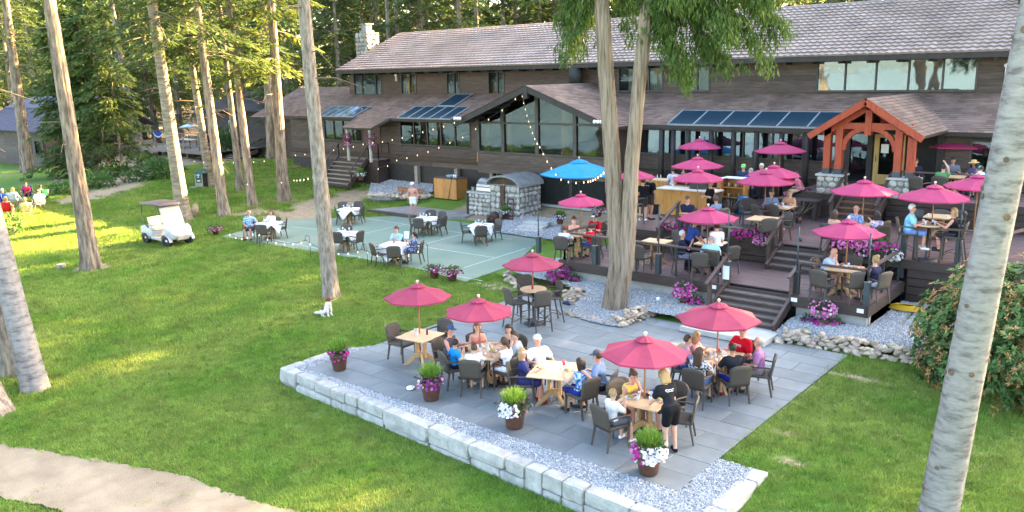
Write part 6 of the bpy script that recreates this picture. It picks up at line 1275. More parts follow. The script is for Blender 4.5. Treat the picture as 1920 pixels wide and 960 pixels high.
for px, py, z, w, kinds, lb, sd_ in ((1268, 425, Z1 + .5, 1.4, (('magenta', .9, 0), ('pink', .8, 1), ('pink', .3, 0)), 'long petunia box below the pine bar', 24), (1413, 436, Z2 - .05, 1.5, (('magenta', 1.3, 0), ('pink', .8, 1), ('white', .2, 1), ('magenta', .5, 2)), 'long petunia box left of the middle stairs', 25), (1600, 455, Z2 - .0, 1.4, (('pink', 1.1, 0), ('magenta', .5, 0), ('pink', .7, 1), ('white', .15, 1), ('pink', .5, 2)), 'long petunia box behind the bald man', 26), (1660, 462, Z2 - .0, .9, (('magenta', .6, 0), ('white', .5, 1)), 'short petunia box with white blooms at the rail end', 27), (1505, 360, Z2 + .45, 1.3, (('purple', .4, 0), ('white', .5, 1), ('pink', .4, 2)), 'petunia box behind the blonde woman with menu', 28)):
 x, y, _ = at(px, py, z + .35); petunia_mass(x, y, z, [((0, -.05, .35), (w * .42, .26, .16)), ((.3, -.16, .15), (.22, .14, .2)), ((-.4, -.12, .25), (.25, .16, .16))], kinds, lb, seed=sd_, box=(w, .3, .3))
x, y, _ = at(1125, 398, Z2); flower_pot(1122, 406, Z1, .7, (('pink', 1, 0, 3), ('white', .4, 0, 3)), 'pot of white and pink flowers behind the man with the red visor', fluff=False, seed=31, spill=.15)
for px, py, lb, sd_ in ((652, 258, 'hanging basket of pink fuchsias under the entry roof', 33), (697, 258, 'hanging basket of purple blooms on the entry post', 34)):
 x, y, z = aty(px, py, 32.5); petunia_mass(x, y, z, [((0, 0, .05), (.32, .3, .25)), ((0, 0, -.35), (.2, .2, .3))], (('pink', .5, 1), ('magenta', .35, 0), ('purple', .2, 0)), lb, seed=sd_, n=80)
# ------------------------------------------------------------------ people: one continuous skin each, clothes over it
def nets(val, org, h):
 """surface nets of a scalar grid (negative inside)"""
 s = val < 0; nx, ny, nz = val.shape
 c = [(i, j, k) for i in (0, 1) for j in (0, 1) for k in (0, 1)]; S8 = [s[i:nx - 1 + i, j:ny - 1 + j, k:nz - 1 + k] for i, j, k in c]; cnt = sum(q.astype(np.int8) for q in S8); act = (cnt > 0) & (cnt < 8)
 ids = np.argwhere(act)
 if len(ids) == 0: return None
 num = np.full(act.shape, -1, np.int32); num[act] = np.arange(len(ids)); acc = np.zeros((len(ids), 3)); w = np.zeros(len(ids)); V8 = [val[ids[:, 0] + i, ids[:, 1] + j, ids[:, 2] + k] for i, j, k in c]
 for a in range(8):
  for b in range(a + 1, 8):
   d = np.array(c[b]) - np.array(c[a])
   if np.abs(d).sum() != 1: continue
   m_ = (V8[a] < 0) != (V8[b] < 0); t = np.where(m_, V8[a] / np.where(m_, V8[a] - V8[b], 1), 0); p = np.array(c[a])[None] + t[:, None] * d[None]; acc += p * m_[:, None]; w += m_
 v = (ids + acc / w[:, None]) * h + org; F4 = []
 for ax in range(3):
  o1, o2 = [(1, 2), (2, 0), (0, 1)][ax]; sl0 = [slice(1, -1)] * 3; sl0[ax] = slice(0, -1); sl1 = list(sl0); sl1[ax] = slice(1, None)
  a = s[tuple(sl0)]; b = s[tuple(sl1)]; e = np.argwhere(a != b)
  if len(e) == 0: continue
  off = np.array([1, 1, 1]); off[ax] = 0; e0 = e + off; fl = a[tuple(e.T)]; u1 = np.zeros(3, int); u1[o1] = 1; u2 = np.zeros(3, int); u2[o2] = 1
  q = np.stack([num[tuple((e0 - u1 - u2).T)], num[tuple((e0 - u2).T)], num[tuple(e0.T)], num[tuple((e0 - u1).T)]], -1); q = np.where(fl[:, None], q, q[:, ::-1]); F4.append(q)
 f = np.concatenate(F4); f = f[(f >= 0).all(1)]; return v, f
def sdf(P, prims, k=.03):
 out = None
 for a, b, ra, rb in prims:
  a = np.asarray(a, np.float32); b = np.asarray(b, np.float32); ab = b - a; l = float(ab @ ab) + 1e-9; t = np.clip((P - a) @ ab / l, 0, 1); d = np.linalg.norm(P - a - t[..., None] * ab, axis=-1) - (ra + t * (rb - ra))
  if out is None: out = d
  else: q = np.clip(.5 + .5 * (out - d) / k, 0, 1); out = out * (1 - q) + d * q - k * q * (1 - q)
 return out
def solid(prims, h, k=.03, grow=0.0, cut=()):
 A = np.array([p[0] for p in prims] + [p[1] for p in prims]); rm = max(max(p[2], p[3]) for p in prims) + grow + .05; lo = A.min(0) - rm; n_ = np.ceil((A.max(0) + rm - lo) / h).astype(int) + 2
 g = np.stack(np.meshgrid(*[np.arange(q) * h for q in n_], indexing='ij'), -1).astype(np.float32) + lo.astype(np.float32); v = sdf(g, prims, k) - grow
 for fn in cut: v = np.maximum(v, fn(g))
 return nets(v, lo, h)
_skin = {}
def skin_mat(t):
 c = {'fair': (.58, .34, .25), 'tan': (.46, .245, .16), 'red': (.56, .27, .19), 'brown': (.26, .13, .08)}[t]
 return pm('skin_' + t, c, tuple(x * .88 for x in c), rough=.55, scale=12, spec=.3)
CL = {}
def clothm(c):
 if c not in CL and hasattr(c[0], '__len__'): CL[c] = pm('printed_fabric_%d' % len(CL), lin(c[0]), lin(c[1]), rough=.9, scale=22, contrast=(.46, .54), detail=1)
 if c not in CL: l = lin(c); CL[c] = pm('fabric_%02x%02x%02x' % c, l, tuple(x * .8 for x in l), rough=.9, scale=9, bump=.35, bscale=16, spec=.15)
 return CL[c]
HAIR = {k: pm('hair_' + k, a, b, rough=.5, scale=30, stretch=(4, 4, .6), bump=.5) for k, a, b in (('dark', (.022, .013, .009), (.012, .008, .006)), ('brown', (.075, .036, .018), (.045, .022, .012)), ('red', (.20, .07, .025), (.13, .045, .018)), ('blond', (.38, .25, .11), (.27, .165, .07)), ('grey', (.32, .31, .30), (.22, .21, .20)), ('white', (.62, .61, .60), (.50, .49, .48)))}
EYE = pm('eye_and_brow', (.03, .02, .015), (.02, .015, .01), rough=.4); LIP = pm('lips', (.32, .10, .08), (.26, .08, .065), rough=.5); SOLE = pm('shoe_dark', (.025, .025, .028), (.04, .04, .042), rough=.6)
def person(head, z, face, label, top=('tee', (90, 120, 190)), bot=('shorts', (40, 40, 50)), hair=('short', 'brown'), skin='fair', pose='sit', lean=8, arms=('table', 'table'), s=.95, sz=.44, hat=None, shoes=(60, 55, 55), turn=0, h=.026, chair_label=None, bar=False, spread=.03, tz=None, fem=False, bulk=1.0, glasses=False, tilt=0, legf=.40, group=None, xy=None, jit=0, feet=None, stride=.0, emblem=None):
 """head: pixel of the head centre; z: floor; face: world point looked at or yaw angle"""
 sz = .74 if bar else sz; tz = (1.04 if bar else .74) if tz is None else tz; S_ = s; Lr = math.radians(lean); dv = np.array([0, math.sin(Lr), math.cos(Lr)])
 Pz = sz + .095 * S_ if pose == 'sit' else .90 * S_; P = np.array([0, 0, Pz]); C_ = P + dv * .41 * S_; Nk = P + dv * .475 * S_; hv = np.array([0, math.sin(Lr * .6 + math.radians(tilt)), math.cos(Lr * .6 + math.radians(tilt))]); Hd = Nk + hv * .165 * S_
 if xy is None:
  hw = at(head[0], head[1], z + Hd[2])
  yaw = face if isinstance(face, (int, float)) else yaw_to(hw[0], hw[1], face[0], face[1])
  c, sn = math.cos(yaw), math.sin(yaw); X = hw[0] - (-sn * Hd[1]); Y = hw[1] - (c * Hd[1])
 else:
  X, Y = xy; yaw = face if isinstance(face, (int, float)) else yaw_to(X, Y, face[0], face[1])
 o = empty('person', (X, Y, z), rz=yaw, label=label, cat='person', group=group)
 sw = (.165 if fem else .185) * S_; B = bulk * S_; V3 = lambda *a: np.array(a, float)
 torso = [(P + V3(-.075 * B, 0, 0), P + V3(.075 * B, 0, 0), .112 * B, .112 * B), (P + dv * .12 * S_, P + dv * .26 * S_, (.115 if not fem else .098) * B, (.118 if not fem else .10) * B), (P + dv * .33 * S_ + V3(-.085 * B, 0, 0), P + dv * .33 * S_ + V3(.085 * B, 0, 0), .098 * B, .098 * B), (C_ + V3(-sw * .8, 0, 0), C_ + V3(sw * .8, 0, 0), .056 * S_, .056 * S_)]
 if fem: torso += [(P + dv * .31 * S_ + V3(q * .075, .07, 0) * S_, P + dv * .31 * S_ + V3(q * .075, .08, 0) * S_, .062 * S_, .062 * S_) for q in (-1, 1)]
 neck = [(Nk - dv * .03, Hd - hv * .06 * S_, .056 * S_, .052 * S_)]; tr_ = math.radians(turn); hf = V3(-math.sin(tr_), math.cos(tr_), 0); hf = hf - hv * (hf @ hv); hf /= np.linalg.norm(hf); hr = np.cross(hf, hv)
 q = S_ * 1.0; headp = [(Hd - hv * .01 * q - hf * .012 * q, Hd + hv * .035 * q - hf * .010 * q, .084 * q, .082 * q), (Hd - hv * .055 * q + hf * .03 * q, Hd - hv * .075 * q + hf * .045 * q, .05 * q, .036 * q), (Hd + hf * .075 * q - hv * .005 * q, Hd + hf * .098 * q - hv * .025 * q, .012 * q, .016 * q), (Hd + hr * .083 * q, Hd + hr * .088 * q - hv * .03 * q, .016 * q, .012 * q), (Hd - hr * .083 * q, Hd - hr * .088 * q - hv * .03 * q, .016 * q, .012 * q)]
 AR = []; HANDS = []; SL = []
 for i, sg in ((0, -1), (1, 1)):
  sh = C_ + V3(sg * sw, 0, -.01); a = arms[i]; la, lb = .275 * S_, .245 * S_
  if a == 'table': t = V3(sg * .15, .37 + .1 * dv[1], tz + .045)
  elif a == 'lap': t = V3(sg * .09, .26, sz + .20)
  elif a == 'chin': t = Hd + hf * .09 + V3(sg * .03, .0, -.11 * S_)
  elif a == 'phone': t = V3(sg * .05, .30, Hd[2] - .24)
  elif a == 'arm': t = V3(sg * .27, .16, sz + .25)
  elif a == 'down': t = V3(sg * (sw + .07), .04, Pz - .10)
  elif a == 'hip': t = P + V3(sg * .17, .06, .06)
  elif a == 'reach': t = V3(sg * .12, .48, max(tz + .10, 0))
  elif a == 'up': t = Hd + V3(sg * .05, -.02, .16)
  elif a == 'side': t = V3(sg * .42, .18, C_[2] - .1)
  elif a == 'cross': t = V3(-sg * .10, .24, C_[2] - .22)
  else: t = V3(*a)
  d = t - sh; L_ = np.linalg.norm(d); L2 = min(L_, (la + lb) * .985); d = d / L_; x = (la * la - lb * lb + L2 * L2) / (2 * L2); hh = math.sqrt(max(la * la - x * x, 0)); po = V3(sg * .55, -.35, -.8); po = po - d * (po @ d); po /= np.linalg.norm(po); el = sh + d * x + po * hh; wr = sh + d * L2
  AR += [(sh, el, .049 * B, .038 * B), (el, wr, .039 * B, .027 * S_)]; fd = wr - el; fd /= np.linalg.norm(fd); pe = wr + fd * .075 * S_; AR.append((wr, pe, .026 * S_, .028 * S_)); HANDS.append((wr, pe, fd, sg)); SL.append((sh, el, wr))
 LG = []; FT = []; KN = []
 for sg in (-1, 1):
  hp = P + V3(sg * .085 * B, .02 if pose == 'sit' else 0, -.03)
  if pose == 'sit':
   fz = .30 if bar else 0.0; kn = V3(sg * (.10 + spread), .40 * S_ + .02, sz + .055 * S_); an = V3(sg * (.10 + spread * .8), legf * S_ + (.0 if sg > 0 else -.05), fz + .085 * S_)
  elif pose == 'cart': kn = hp; an = hp
  else:
   kn = V3(sg * .095, .03 + sg * stride * .5, .475 * S_); an = V3(sg * .10, -.02 + sg * stride, .075 * S_)
   if lean > 15: hp = P + V3(sg * .085 * B, -.02, -.03)
  te = an + V3(sg * .03, .15 * S_, -.045 * S_); LG += [(hp, kn, .082 * B, .056 * S_), (kn, an, .055 * S_, .036 * S_), (an + V3(0, -.02, -.03), te, .036 * S_, .028 * S_)]; FT.append((an, te)); KN.append((hp, kn, an))
 body = solid(torso + neck + headp + AR + LG, h, .022)
 v, f = body; TV = [v]; TF = [f]; off = len(v)
 for wr, pe, fd, sg in HANDS:                                     # five separate fingers per hand, lightly curled
  sd_ = np.cross(fd, V3(0, 0, 1)); sd_ /= np.linalg.norm(sd_) + 1e-6; up = np.cross(sd_, fd)
  for j, (lo_, ln) in enumerate(((-.024, .062), (-.008, .074), (.008, .070), (.023, .056), (None, .05))):
   b0 = pe + sd_ * (lo_ or 0) * S_ * sg if lo_ is not None else wr + fd * .035 * S_ - sd_ * sg * .028 * S_; dd = fd if lo_ is not None else (fd * .75 - sd_ * sg * .65); p0 = b0; p1 = b0 + dd * ln * .5 * S_ - up * .006; p2 = p1 + (dd * .75 - up * .55) * ln * .5 * S_
   n_ = 5; vs = []
   for pp, rr in ((p0 - dd * .012, .0095), (p1, .0088), (p2, .0065)):
    for t in range(n_): aa = 2 * PI * t / n_; vs.append(pp + (sd_ * math.cos(aa) + up * math.sin(aa)) * rr * S_)
   fs = [(r_ * n_ + t, r_ * n_ + (t + 1) % n_, (r_ + 1) * n_ + (t + 1) % n_, (r_ + 1) * n_ + t) for r_ in range(2) for t in range(n_)] + [(2 * n_, 2 * n_ + 1, 2 * n_ + 2, 2 * n_ + 3)]; TV.append(np.array(vs)); TF.append(np.array(fs) + off); off += len(vs)
 link('body', np_mesh('body', np.concatenate(TV), np.concatenate(TF), skin_mat(skin)), o)
 def gar(name, prims, mat, grow=.013, k=.03, cut=(), hh=None):
  r_ = solid(prims, hh or h, k, grow, cut)
  if r_ is not None: return link(name, np_mesh(name, r_[0], r_[1], mat), o)
 kind, col = top; ncut = lambda g: (g - Nk) @ dv - (.012 if kind != 'tank' else -.015); wcut = lambda g: -((g - P) @ dv + .06)
 if kind != 'bare':
  pr = list(torso)
  for sh, el, wr in SL:
   if kind in ('tee', 'polo', 'dress'): pr.append((sh, sh + (el - sh) * .62, .053 * B, .052 * B))
   elif kind == 'long': pr += [(sh, el, .052 * B, .046 * B), (el, el + (wr - el) * .92, .045 * B, .036 * B)]
  cuts = [ncut, wcut] if kind != 'strapless' else [lambda g: (g - (P + dv * .40 * S_)) @ dv, wcut]
  if kind in ('dress',):
   cuts = [ncut]
   for hp, kn, an in KN: pr.append((hp, hp + (kn - hp) * .85, .10 * B, .095 * B))
  gar('shirt' if kind != 'dress' else 'dress', pr, clothm(col), .014, .03, cuts)
 if bot[0] != 'none' and kind != 'dress':
  pr = torso[:1]
  for hp, kn, an in KN:
   if bot[0] == 'shorts': pr += [(hp, hp + (kn - hp) * (.9 if pose == 'sit' else .62), .088 * B, .078 * B)]
   elif bot[0] == 'skirt': pr += [(hp, hp + (kn - hp) * .8, .095 * B, .095 * B)]
   else: pr += [(hp, kn, .086 * B, .062 * B), (kn, an, .062 * B, .05 * B)]
  gar('trousers' if bot[0] == 'pants' else bot[0], pr, clothm(bot[1]), .015, .035, [lambda g: (g - P) @ dv - .05])
 if shoes:
  for an, te in FT: gar('shoe', [(an + V3(0, -.025, -.035), te, .040 * S_, .034 * S_)], clothm(shoes), .006, .02, hh=.022)
 st, hc = hair
 if st != 'bald':
  hm = HAIR[hc]; hp_ = [(Hd + hv * .005 * q - hf * .02 * q, Hd + hv * .042 * q - hf * .016 * q, .086 * q, .084 * q)]; yy = lambda g: (g - Hd) @ hf; zz = lambda g: (g - Hd) @ hv
  cut = [lambda g: np.minimum(yy(g) - .012, .040 * q - zz(g))]
  if st in ('short', 'buzz'): cut.append(lambda g: -.045 * q - zz(g))
  if st == 'ring': cut += [lambda g: -.05 * q - zz(g), lambda g: zz(g) - .045 * q]
  if st == 'long': hp_ += [(Hd - hf * .07 * q + hr * x * q, Hd - hf * (.085) * q - hv * .30 * q + hr * x * 1.2 * q, .045 * q, .03 * q) for x in (-.055, 0, .055)]; cut = [lambda g: np.minimum(yy(g) - .0, .045 * q - zz(g))]
  if st == 'medium': hp_ += [(Hd - hf * .045 * q + hr * x * q, Hd - hf * .055 * q - hv * .13 * q + hr * x * 1.15 * q, .05 * q, .035 * q) for x in (-.06, 0, .06)]
  if st == 'bun': hp_ += [(Hd + hv * .09 * q - hf * .075 * q, Hd + hv * .10 * q - hf * .085 * q, .045 * q, .045 * q)]
  if st == 'pony': hp_ += [(Hd + hv * .02 * q - hf * .10 * q, Hd - hv * .16 * q - hf * .15 * q, .038 * q, .018 * q)]
  gar('hair', hp_, hm, .004 if st == 'buzz' else .009, .03, cut, hh=.02)
 if emblem:
  mb = MB(); bs = C_ * .55 + P * .45 - V3(0, 1, 0) * 0; n_b = np.array([0, -math.cos(Lr), math.sin(Lr)]) * (1 if emblem == 'back' else -1); ux = V3(1, 0, 0); uz = dv; bs = P + dv * .33 * S_ + n_b * (.128 * B)
  for cx_, rr in ((-.055, .035), (.0, .028), (.055, .03)): mb.tube([tuple(bs + ux * (cx_ + rr * math.cos(t)) + uz * rr * .7 * math.sin(t + cx_ * 9)) for t in np.linspace(0, 5.2, 12)], .006, 5)
  mb.build('emblem', WPAINT, o)
 if hat:
  hk, hcol = hat; mb = MB(); top_ = hv * .02 * q
  if hk in ('cap', 'visor'):
   prof = [(.093, .02), (.095, .05), (.085, .085), (.055, .112), (0, .12)] if hk == 'cap' else [(.094, .02), (.096, .055)]
   mb.lathe([(a * q, b * q) for a, b in prof], 16); vs = []; fs = []
   for i in range(9): t = -1.1 + 2.2 * i / 8; vs += [(.093 * q * math.sin(t), .090 * q * math.cos(t), .028 * q), (.098 * q * math.sin(t) * .95, (.085 + .085 * math.cos(t)) * q, .012 * q)]
   for i in range(8): fs.append((2 * i, 2 * i + 1, 2 * i + 3, 2 * i + 2))
   mb.add(vs, fs)
  else: mb.lathe([(.19 * q, .015), (.10 * q, .03), (.098 * q, .08 * q), (.07 * q, .115 * q), (0, .12 * q)], 20)
  ho = mb.build('cap' if hk != 'sunhat' else 'sun_hat', clothm(hcol), o); M3 = Matrix((Vector(hr), Vector(hf), Vector(hv))).transposed(); ho.matrix_local = Matrix.Translation(Vector(Hd + hv * .012 * q)) @ M3.to_4x4()
 mb = MB()
 for sg in (-1, 1):
  e = Hd + hf * .080 * q + hv * .012 * q + hr * sg * .030 * q; mb.bar(e - hr * .013 * q, e + hr * .013 * q, .010 * q, .011 * q if not glasses else .03 * q, up=hv, m=0); e2 = e + hv * .022 * q; mb.bar(e2 - hr * .017 * q, e2 + hr * .017 * q, .008 * q, .006 * q, up=hv, m=0)
 if glasses: e = Hd + hf * .084 * q + hv * .016 * q; mb.bar(e - hr * .07 * q, e + hr * .07 * q, .006, .008, up=hv, m=0)
 e = Hd + hf * .083 * q - hv * .055 * q; mb.bar(e - hr * .02 * q, e + hr * .02 * q, .008 * q, .009 * q, up=hv, m=1); mb.build('face', [EYE, LIP], o)
 if chair_label:
  lx, ly = 0, .02; c, sn = math.cos(yaw), math.sin(yaw); put('barch' if bar else 'ch', (lambda: make_chair(.74, True)) if bar else make_chair, X - sn * .02, Y + c * .02, z, yaw + jit, ('tall wicker bar chair ' if bar else 'brown wicker chair ') + chair_label, 'tall wicker bar chairs' if bar else 'brown wicker armchairs', 'chair')
 return o, X, Y, yaw
t2 = lambda k: T[k][:2]
NV, BK, WH = (38, 45, 75), (28, 28, 32), (235, 235, 238)
# --- patio, family table
person((844, 618), 0, t2('B'), 'man in a grey tank top and blue cap at the end of the family table', ('tank', (88, 84, 92)), ('shorts', (60, 60, 66)), ('short', 'brown'), 'red', hat=('cap', (62, 88, 130)), chair_label='under the man in grey tank top', s=.97, h=.024)
person((853, 643), 0, t2('B'), 'boy in a bright blue tee turning towards the lawn', ('tee', (30, 135, 205)), ('shorts', (30, 30, 40)), ('short', 'dark'), 'tan', s=.80, lean=4, turn=65, arms=('arm', 'lap'), shoes=(230, 230, 230), chair_label='under the boy in bright blue', h=.024)
person((888, 653), 0, t2('B'), 'boy in a white tee sitting with his back to the lawn', ('tee', WH), ('shorts', (35, 38, 60)), ('short', 'brown'), 'fair', s=.80, lean=10, turn=50, chair_label='under the boy in the white tee', shoes=None, h=.024)
person((895, 613), 0, t2('B'), 'long-haired woman in a peach top facing the lawn', ('strapless', (200, 130, 115)), ('shorts', (90, 100, 130)), ('long', 'red'), 'fair', fem=True, arms=('lap', 'lap'), lean=2, s=.93, chair_label='under the long-haired woman in peach', h=.024)
person((953, 617), 0, t2('B'), 'dark-haired woman in a black strapless top behind the family table', ('strapless', (45, 38, 48)), ('shorts', (50, 55, 80)), ('medium', 'dark'), 'fair', fem=True, s=.92, turn=30, chair_label='under the woman in black strapless top', h=.024)
person((965, 630), 0, t2('B'), 'man with shaved head in a grey tee leaning in at the family table', ('tee', (150, 152, 158)), ('shorts', (60, 64, 80)), ('buzz', 'brown'), 'fair', lean=16, turn=30, s=.98, chair_label='under the man in the grey tee', h=.024)
person((945, 641), 0, t2('B'), 'woman in a white sleeveless top with a black bag tied at her waist', ('tank', WH), ('shorts', WH), ('pony', 'brown'), 'tan', fem=True, s=.92, lean=14, chair_label='under the woman in white sleeveless top', shoes=(40, 36, 36), h=.024)
# --- patio, sunglasses table
person((1007, 637), 0, t2('C'), 'man in a white tee and cap reclining in his chair', ('tee', WH), ('shorts', (150, 150, 165)), ('short', 'grey'), 'red', hat=('cap', (190, 192, 200)), lean=-18, arms=('arm', (.28, .30, .80)), s=1.0, spread=.12, legf=.55, chair_label='under the reclining man in white', bulk=1.08, h=.024)
person((980, 662), 0, t2('C'), 'woman in a white visor and navy dress at the pale table', ('dress', (48, 50, 96)), ('none', WH), ('medium', 'blond'), 'red', fem=True, hat=('visor', (232, 230, 232)), lean=2, arms=('lap', 'table'), s=.92, shoes=(120, 30, 40), chair_label='under the woman in the white visor', h=.024)
person((1087, 680), 0, t2('C'), 'dark-haired woman in a blue patterned top seen from behind', ('tank', ((45, 100, 175), (170, 200, 225))), ('shorts', (36, 50, 130)), ('medium', 'dark'), 'fair', fem=True, s=.92, lean=6, chair_label='under the dark-haired woman in blue', h=.024)
person((1120, 667), 0, t2('C'), 'man in a blue-grey tee and dark cap reaching round his neighbour', ('tee', (112, 132, 165)), ('shorts', (32, 34, 44)), ('short', 'brown'), 'red', hat=('cap', (72, 80, 92)), lean=8, s=1.0, arms=((-.42, .22, .92), 'table'), chair_label='under the man in the blue-grey tee', bulk=1.05, h=.024)
# --- patio, table being cleared
person((1150, 738), 0, t2('D'), 'boy in a pale tee looking at a phone', ('tee', (225, 222, 220)), ('shorts', (92, 94, 104)), ('short', 'blond'), 'fair', s=.82, arms=('phone', 'phone'), lean=6, legf=.5, shoes=(235, 235, 235), chair_label='under the boy with the phone', h=.022)
person((1188, 705), 0, t2('D'), 'woman with a bun and a yellow tank top leaning on the table', ('tank', (240, 200, 95)), ('shorts', (45, 45, 55)), ('bun', 'brown'), 'red', fem=True, lean=24, arms=('chin', 'table'), s=.95, chair_label='under the woman in yellow', h=.022)
ws, wx, wy, wyaw = person((1243, 704), 0, (T['D'][0] - .1, T['D'][1] + .05), 'waitress in black shorts and tee bending over the table', ('tee', (34, 34, 38)), ('shorts', (22, 22, 26)), ('medium', 'blond'), 'fair', pose='stand', fem=True, lean=28, arms=('reach', (.1, .40, .84)), s=.97, shoes=(30, 30, 34), h=.022, tilt=6, emblem='back')
person((1247, 700), 0, t2('D'), 'balding man in a pale grey tee half hidden by the waitress', ('tee', (165, 180, 186)), ('shorts', (60, 62, 70)), ('ring', 'grey'), 'red', lean=10, s=.98, chair_label='under the balding man in pale grey', shoes=(40, 38, 38), h=.024)
# --- patio, table by the landing
person((1307, 631), 0, t2('E'), 'blonde woman in a pink tank top gesturing with one hand', ('tank', ((235, 150, 160), (215, 95, 125))), ('shorts', (90, 90, 110)), ('medium', 'blond'), 'red', fem=True, lean=6, arms=('table', (.34, .36, 1.0)), s=.95, bulk=1.05, chair_label='under the blonde woman in pink', h=.024)
person((1290, 637), 0, t2('E'), 'short-haired woman in lilac beside the umbrella edge', ('tee', (140, 130, 160)), ('shorts', (50, 75, 120)), ('short', 'brown'), 'red', lean=10, s=.92, chair_label='under the short-haired woman in lilac', h=.026)
person((1312, 661), 0, t2('E'), 'woman with very long dark hair in a striped top seen from behind', ('tee', ((50, 48, 52), (190, 188, 190))), ('shorts', (60, 84, 130)), ('long', 'brown'), 'fair', fem=True, lean=6, s=.95, turn=-10, chair_label='under the long dark-haired woman', h=.024)
person((1373, 653), 0, t2('E'), 'young man in a black tee sitting with his back turned', ('tee', (34, 36, 42)), ('shorts', (32, 40, 140)), ('buzz', 'dark'), 'tan', lean=12, s=.97, shoes=(120, 25, 35), chair_label='under the young man in black', h=.024)
person((1392, 619), 0, t2('E'), 'man in glasses and a bright red tee behind the table', ('tee', (190, 16, 40)), ('shorts', (40, 42, 52)), ('short', 'brown'), 'red', lean=4, s=1.04, glasses=True, bulk=1.1, turn=40, emblem='front', arms=('lap', 'table'), chair_label='under the man in bright red', h=.024)
person((1421, 641), 0, t2('E'), 'balding man in a purple shirt at the end of the table', ('polo', (160, 110, 150)), ('shorts', (120, 112, 108)), ('ring', 'grey'), 'red', lean=6, s=.98, arms=('lap', 'arm'), chair_label='under the balding man in purple', h=.024)
# --- court
M_ = .032
person((466, 399), 0, (T['c1'][0] + 1.2, T['c1'][1] - 2.8), 'white-haired man in a blue floral shirt on the court', ('tee', ((80, 125, 190), (175, 200, 225))), ('shorts', (70, 70, 76)), ('ring', 'white'), 'red', lean=0, arms=('arm', 'lap'), h=M_, chair_label='under the man in the blue floral shirt', s=1.0)
person((508, 398), 0, (T['c1'][0] + .3, T['c1'][1] - 1.5), 'auburn-haired woman in a white blouse on the court', ('long', WH), ('skirt', WH), ('medium', 'red'), 'red', fem=True, lean=2, h=M_, chair_label='under the woman in the white blouse')
person((743, 430), 0, (T['c4'][0] + .1, T['c4'][1] - .6), 'bearded man in an aqua polo looking at his phone', ('polo', (150, 200, 205)), ('shorts', (200, 180, 160)), ('short', 'brown'), 'fair', lean=8, arms=('phone', 'phone'), h=M_, chair_label='under the bearded man in aqua', s=1.02, shoes=(40, 40, 45))
person((776, 440), 0, t2('c4'), 'girl in a navy floral dress holding up a white menu', ('dress', ((40, 44, 88), (150, 155, 190))), ('none', WH), ('pony', 'dark'), 'fair', fem=True, lean=2, arms=((-.08, .34, .86), (.10, .34, .88)), h=M_, s=.9, chair_label='under the girl in the navy dress')
p = T['c4']; x, y, _ = at(762, 437, .98); link('menu', MENU, None, (x, y, .90), (1.2, 0, yaw_to(T['c4'][0], T['c4'][1], x, y) + .2)); tag(bpy.data.objects['menu.003'] if 'menu.003' in bpy.data.objects else COL.objects[-1], 'white menu sheet held by the girl in navy', 'menu')
person((773, 346), .10, -2.7, 'shirtless man in white shorts and cap walking across the slab', ('bare', WH), ('shorts', (225, 228, 235)), ('short', 'brown'), 'red', pose='stand', lean=2, arms=('down', 'down'), hat=('cap', (230, 230, 232)), shoes=None, h=M_, s=1.02, stride=.06)
# --- lower deck
person((1076, 413), Z1, t2('g1'), 'woman in a peach top resting her chin at the red caps table', ('tank', (225, 160, 135)), ('shorts', (60, 60, 75)), ('bun', 'brown'), 'fair', fem=True, lean=8, arms=('table', 'chin'), h=M_, chair_label='under the woman resting her chin')
person((1115, 406), Z1, t2('g1'), 'man in a red tee and white visor at the red caps table', ('tee', (185, 24, 38)), ('shorts', (50, 50, 58)), ('short', 'dark'), 'red', hat=('visor', (225, 225, 235)), lean=10, h=M_, chair_label='under the man with the visor', s=1.0)
person((1107, 426), Z1, t2('g1'), 'boy in a red tee with his back to the rail', ('tee', (190, 26, 40)), ('shorts', (60, 80, 150)), ('short', 'dark'), 'fair', s=.85, lean=8, h=M_, chair_label='under the boy in red')
person((1059, 429), Z1, t2('g1'), 'child in a white tee and red cap with back to the rail', ('tee', (225, 225, 235)), ('shorts', (30, 45, 45)), ('short', 'brown'), 'fair', s=.85, lean=8, hat=('cap', (205, 30, 35)), h=M_, chair_label='under the child with the red cap')
person((1280, 439), Z1, (T['g3'][0] + .5, T['g3'][1] - .8), 'white-haired man in a navy polo looking at his phone', ('polo', (36, 42, 72)), ('shorts', (135, 140, 160)), ('short', 'white'), 'red', lean=2, arms=('phone', 'phone'), h=.028, chair_label='under the white-haired man in navy', s=1.0)
person((1304, 416), Z1, (T['g3'][0] + .2, T['g3'][1] - .2), 'waiter in a navy polo bending towards the table', ('polo', (50, 72, 140)), ('pants', (30, 34, 48)), ('short', 'dark'), 'tan', pose='stand', lean=22, arms=('reach', 'reach'), h=.028, s=1.0)
person((1333, 449), Z1, t2('g3'), 'balding man in an aqua tee bowing over the table', ('tee', (150, 205, 218)), ('shorts', (60, 62, 80)), ('ring', 'grey'), 'red', lean=24, tilt=20, arms=('table', 'table'), h=.028, chair_label='under the balding man in aqua', s=1.0)
person((1344, 424), Z1, (T['g3'][0] - .1, T['g3'][1]), 'standing woman in a white tee and black trousers with cross-body bag', ('tee', (228, 220, 228)), ('pants', (28, 28, 34)), ('bun', 'dark'), 'fair', pose='stand', fem=True, lean=4, tilt=14, arms=('cross', (.05, .30, .98)), shoes=(240, 240, 240), h=.028, s=.96)
person((1564, 473), Z1, t2('g4'), 'bald man in a pale grey tee resting his head on his hand', ('tee', (172, 190, 215)), ('shorts', (60, 64, 80)), ('bald', 'grey'), 'red', lean=22, tilt=12, arms=('table', 'chin'), h=.026, chair_label='under the bald man in grey', s=1.0, bulk=1.05)
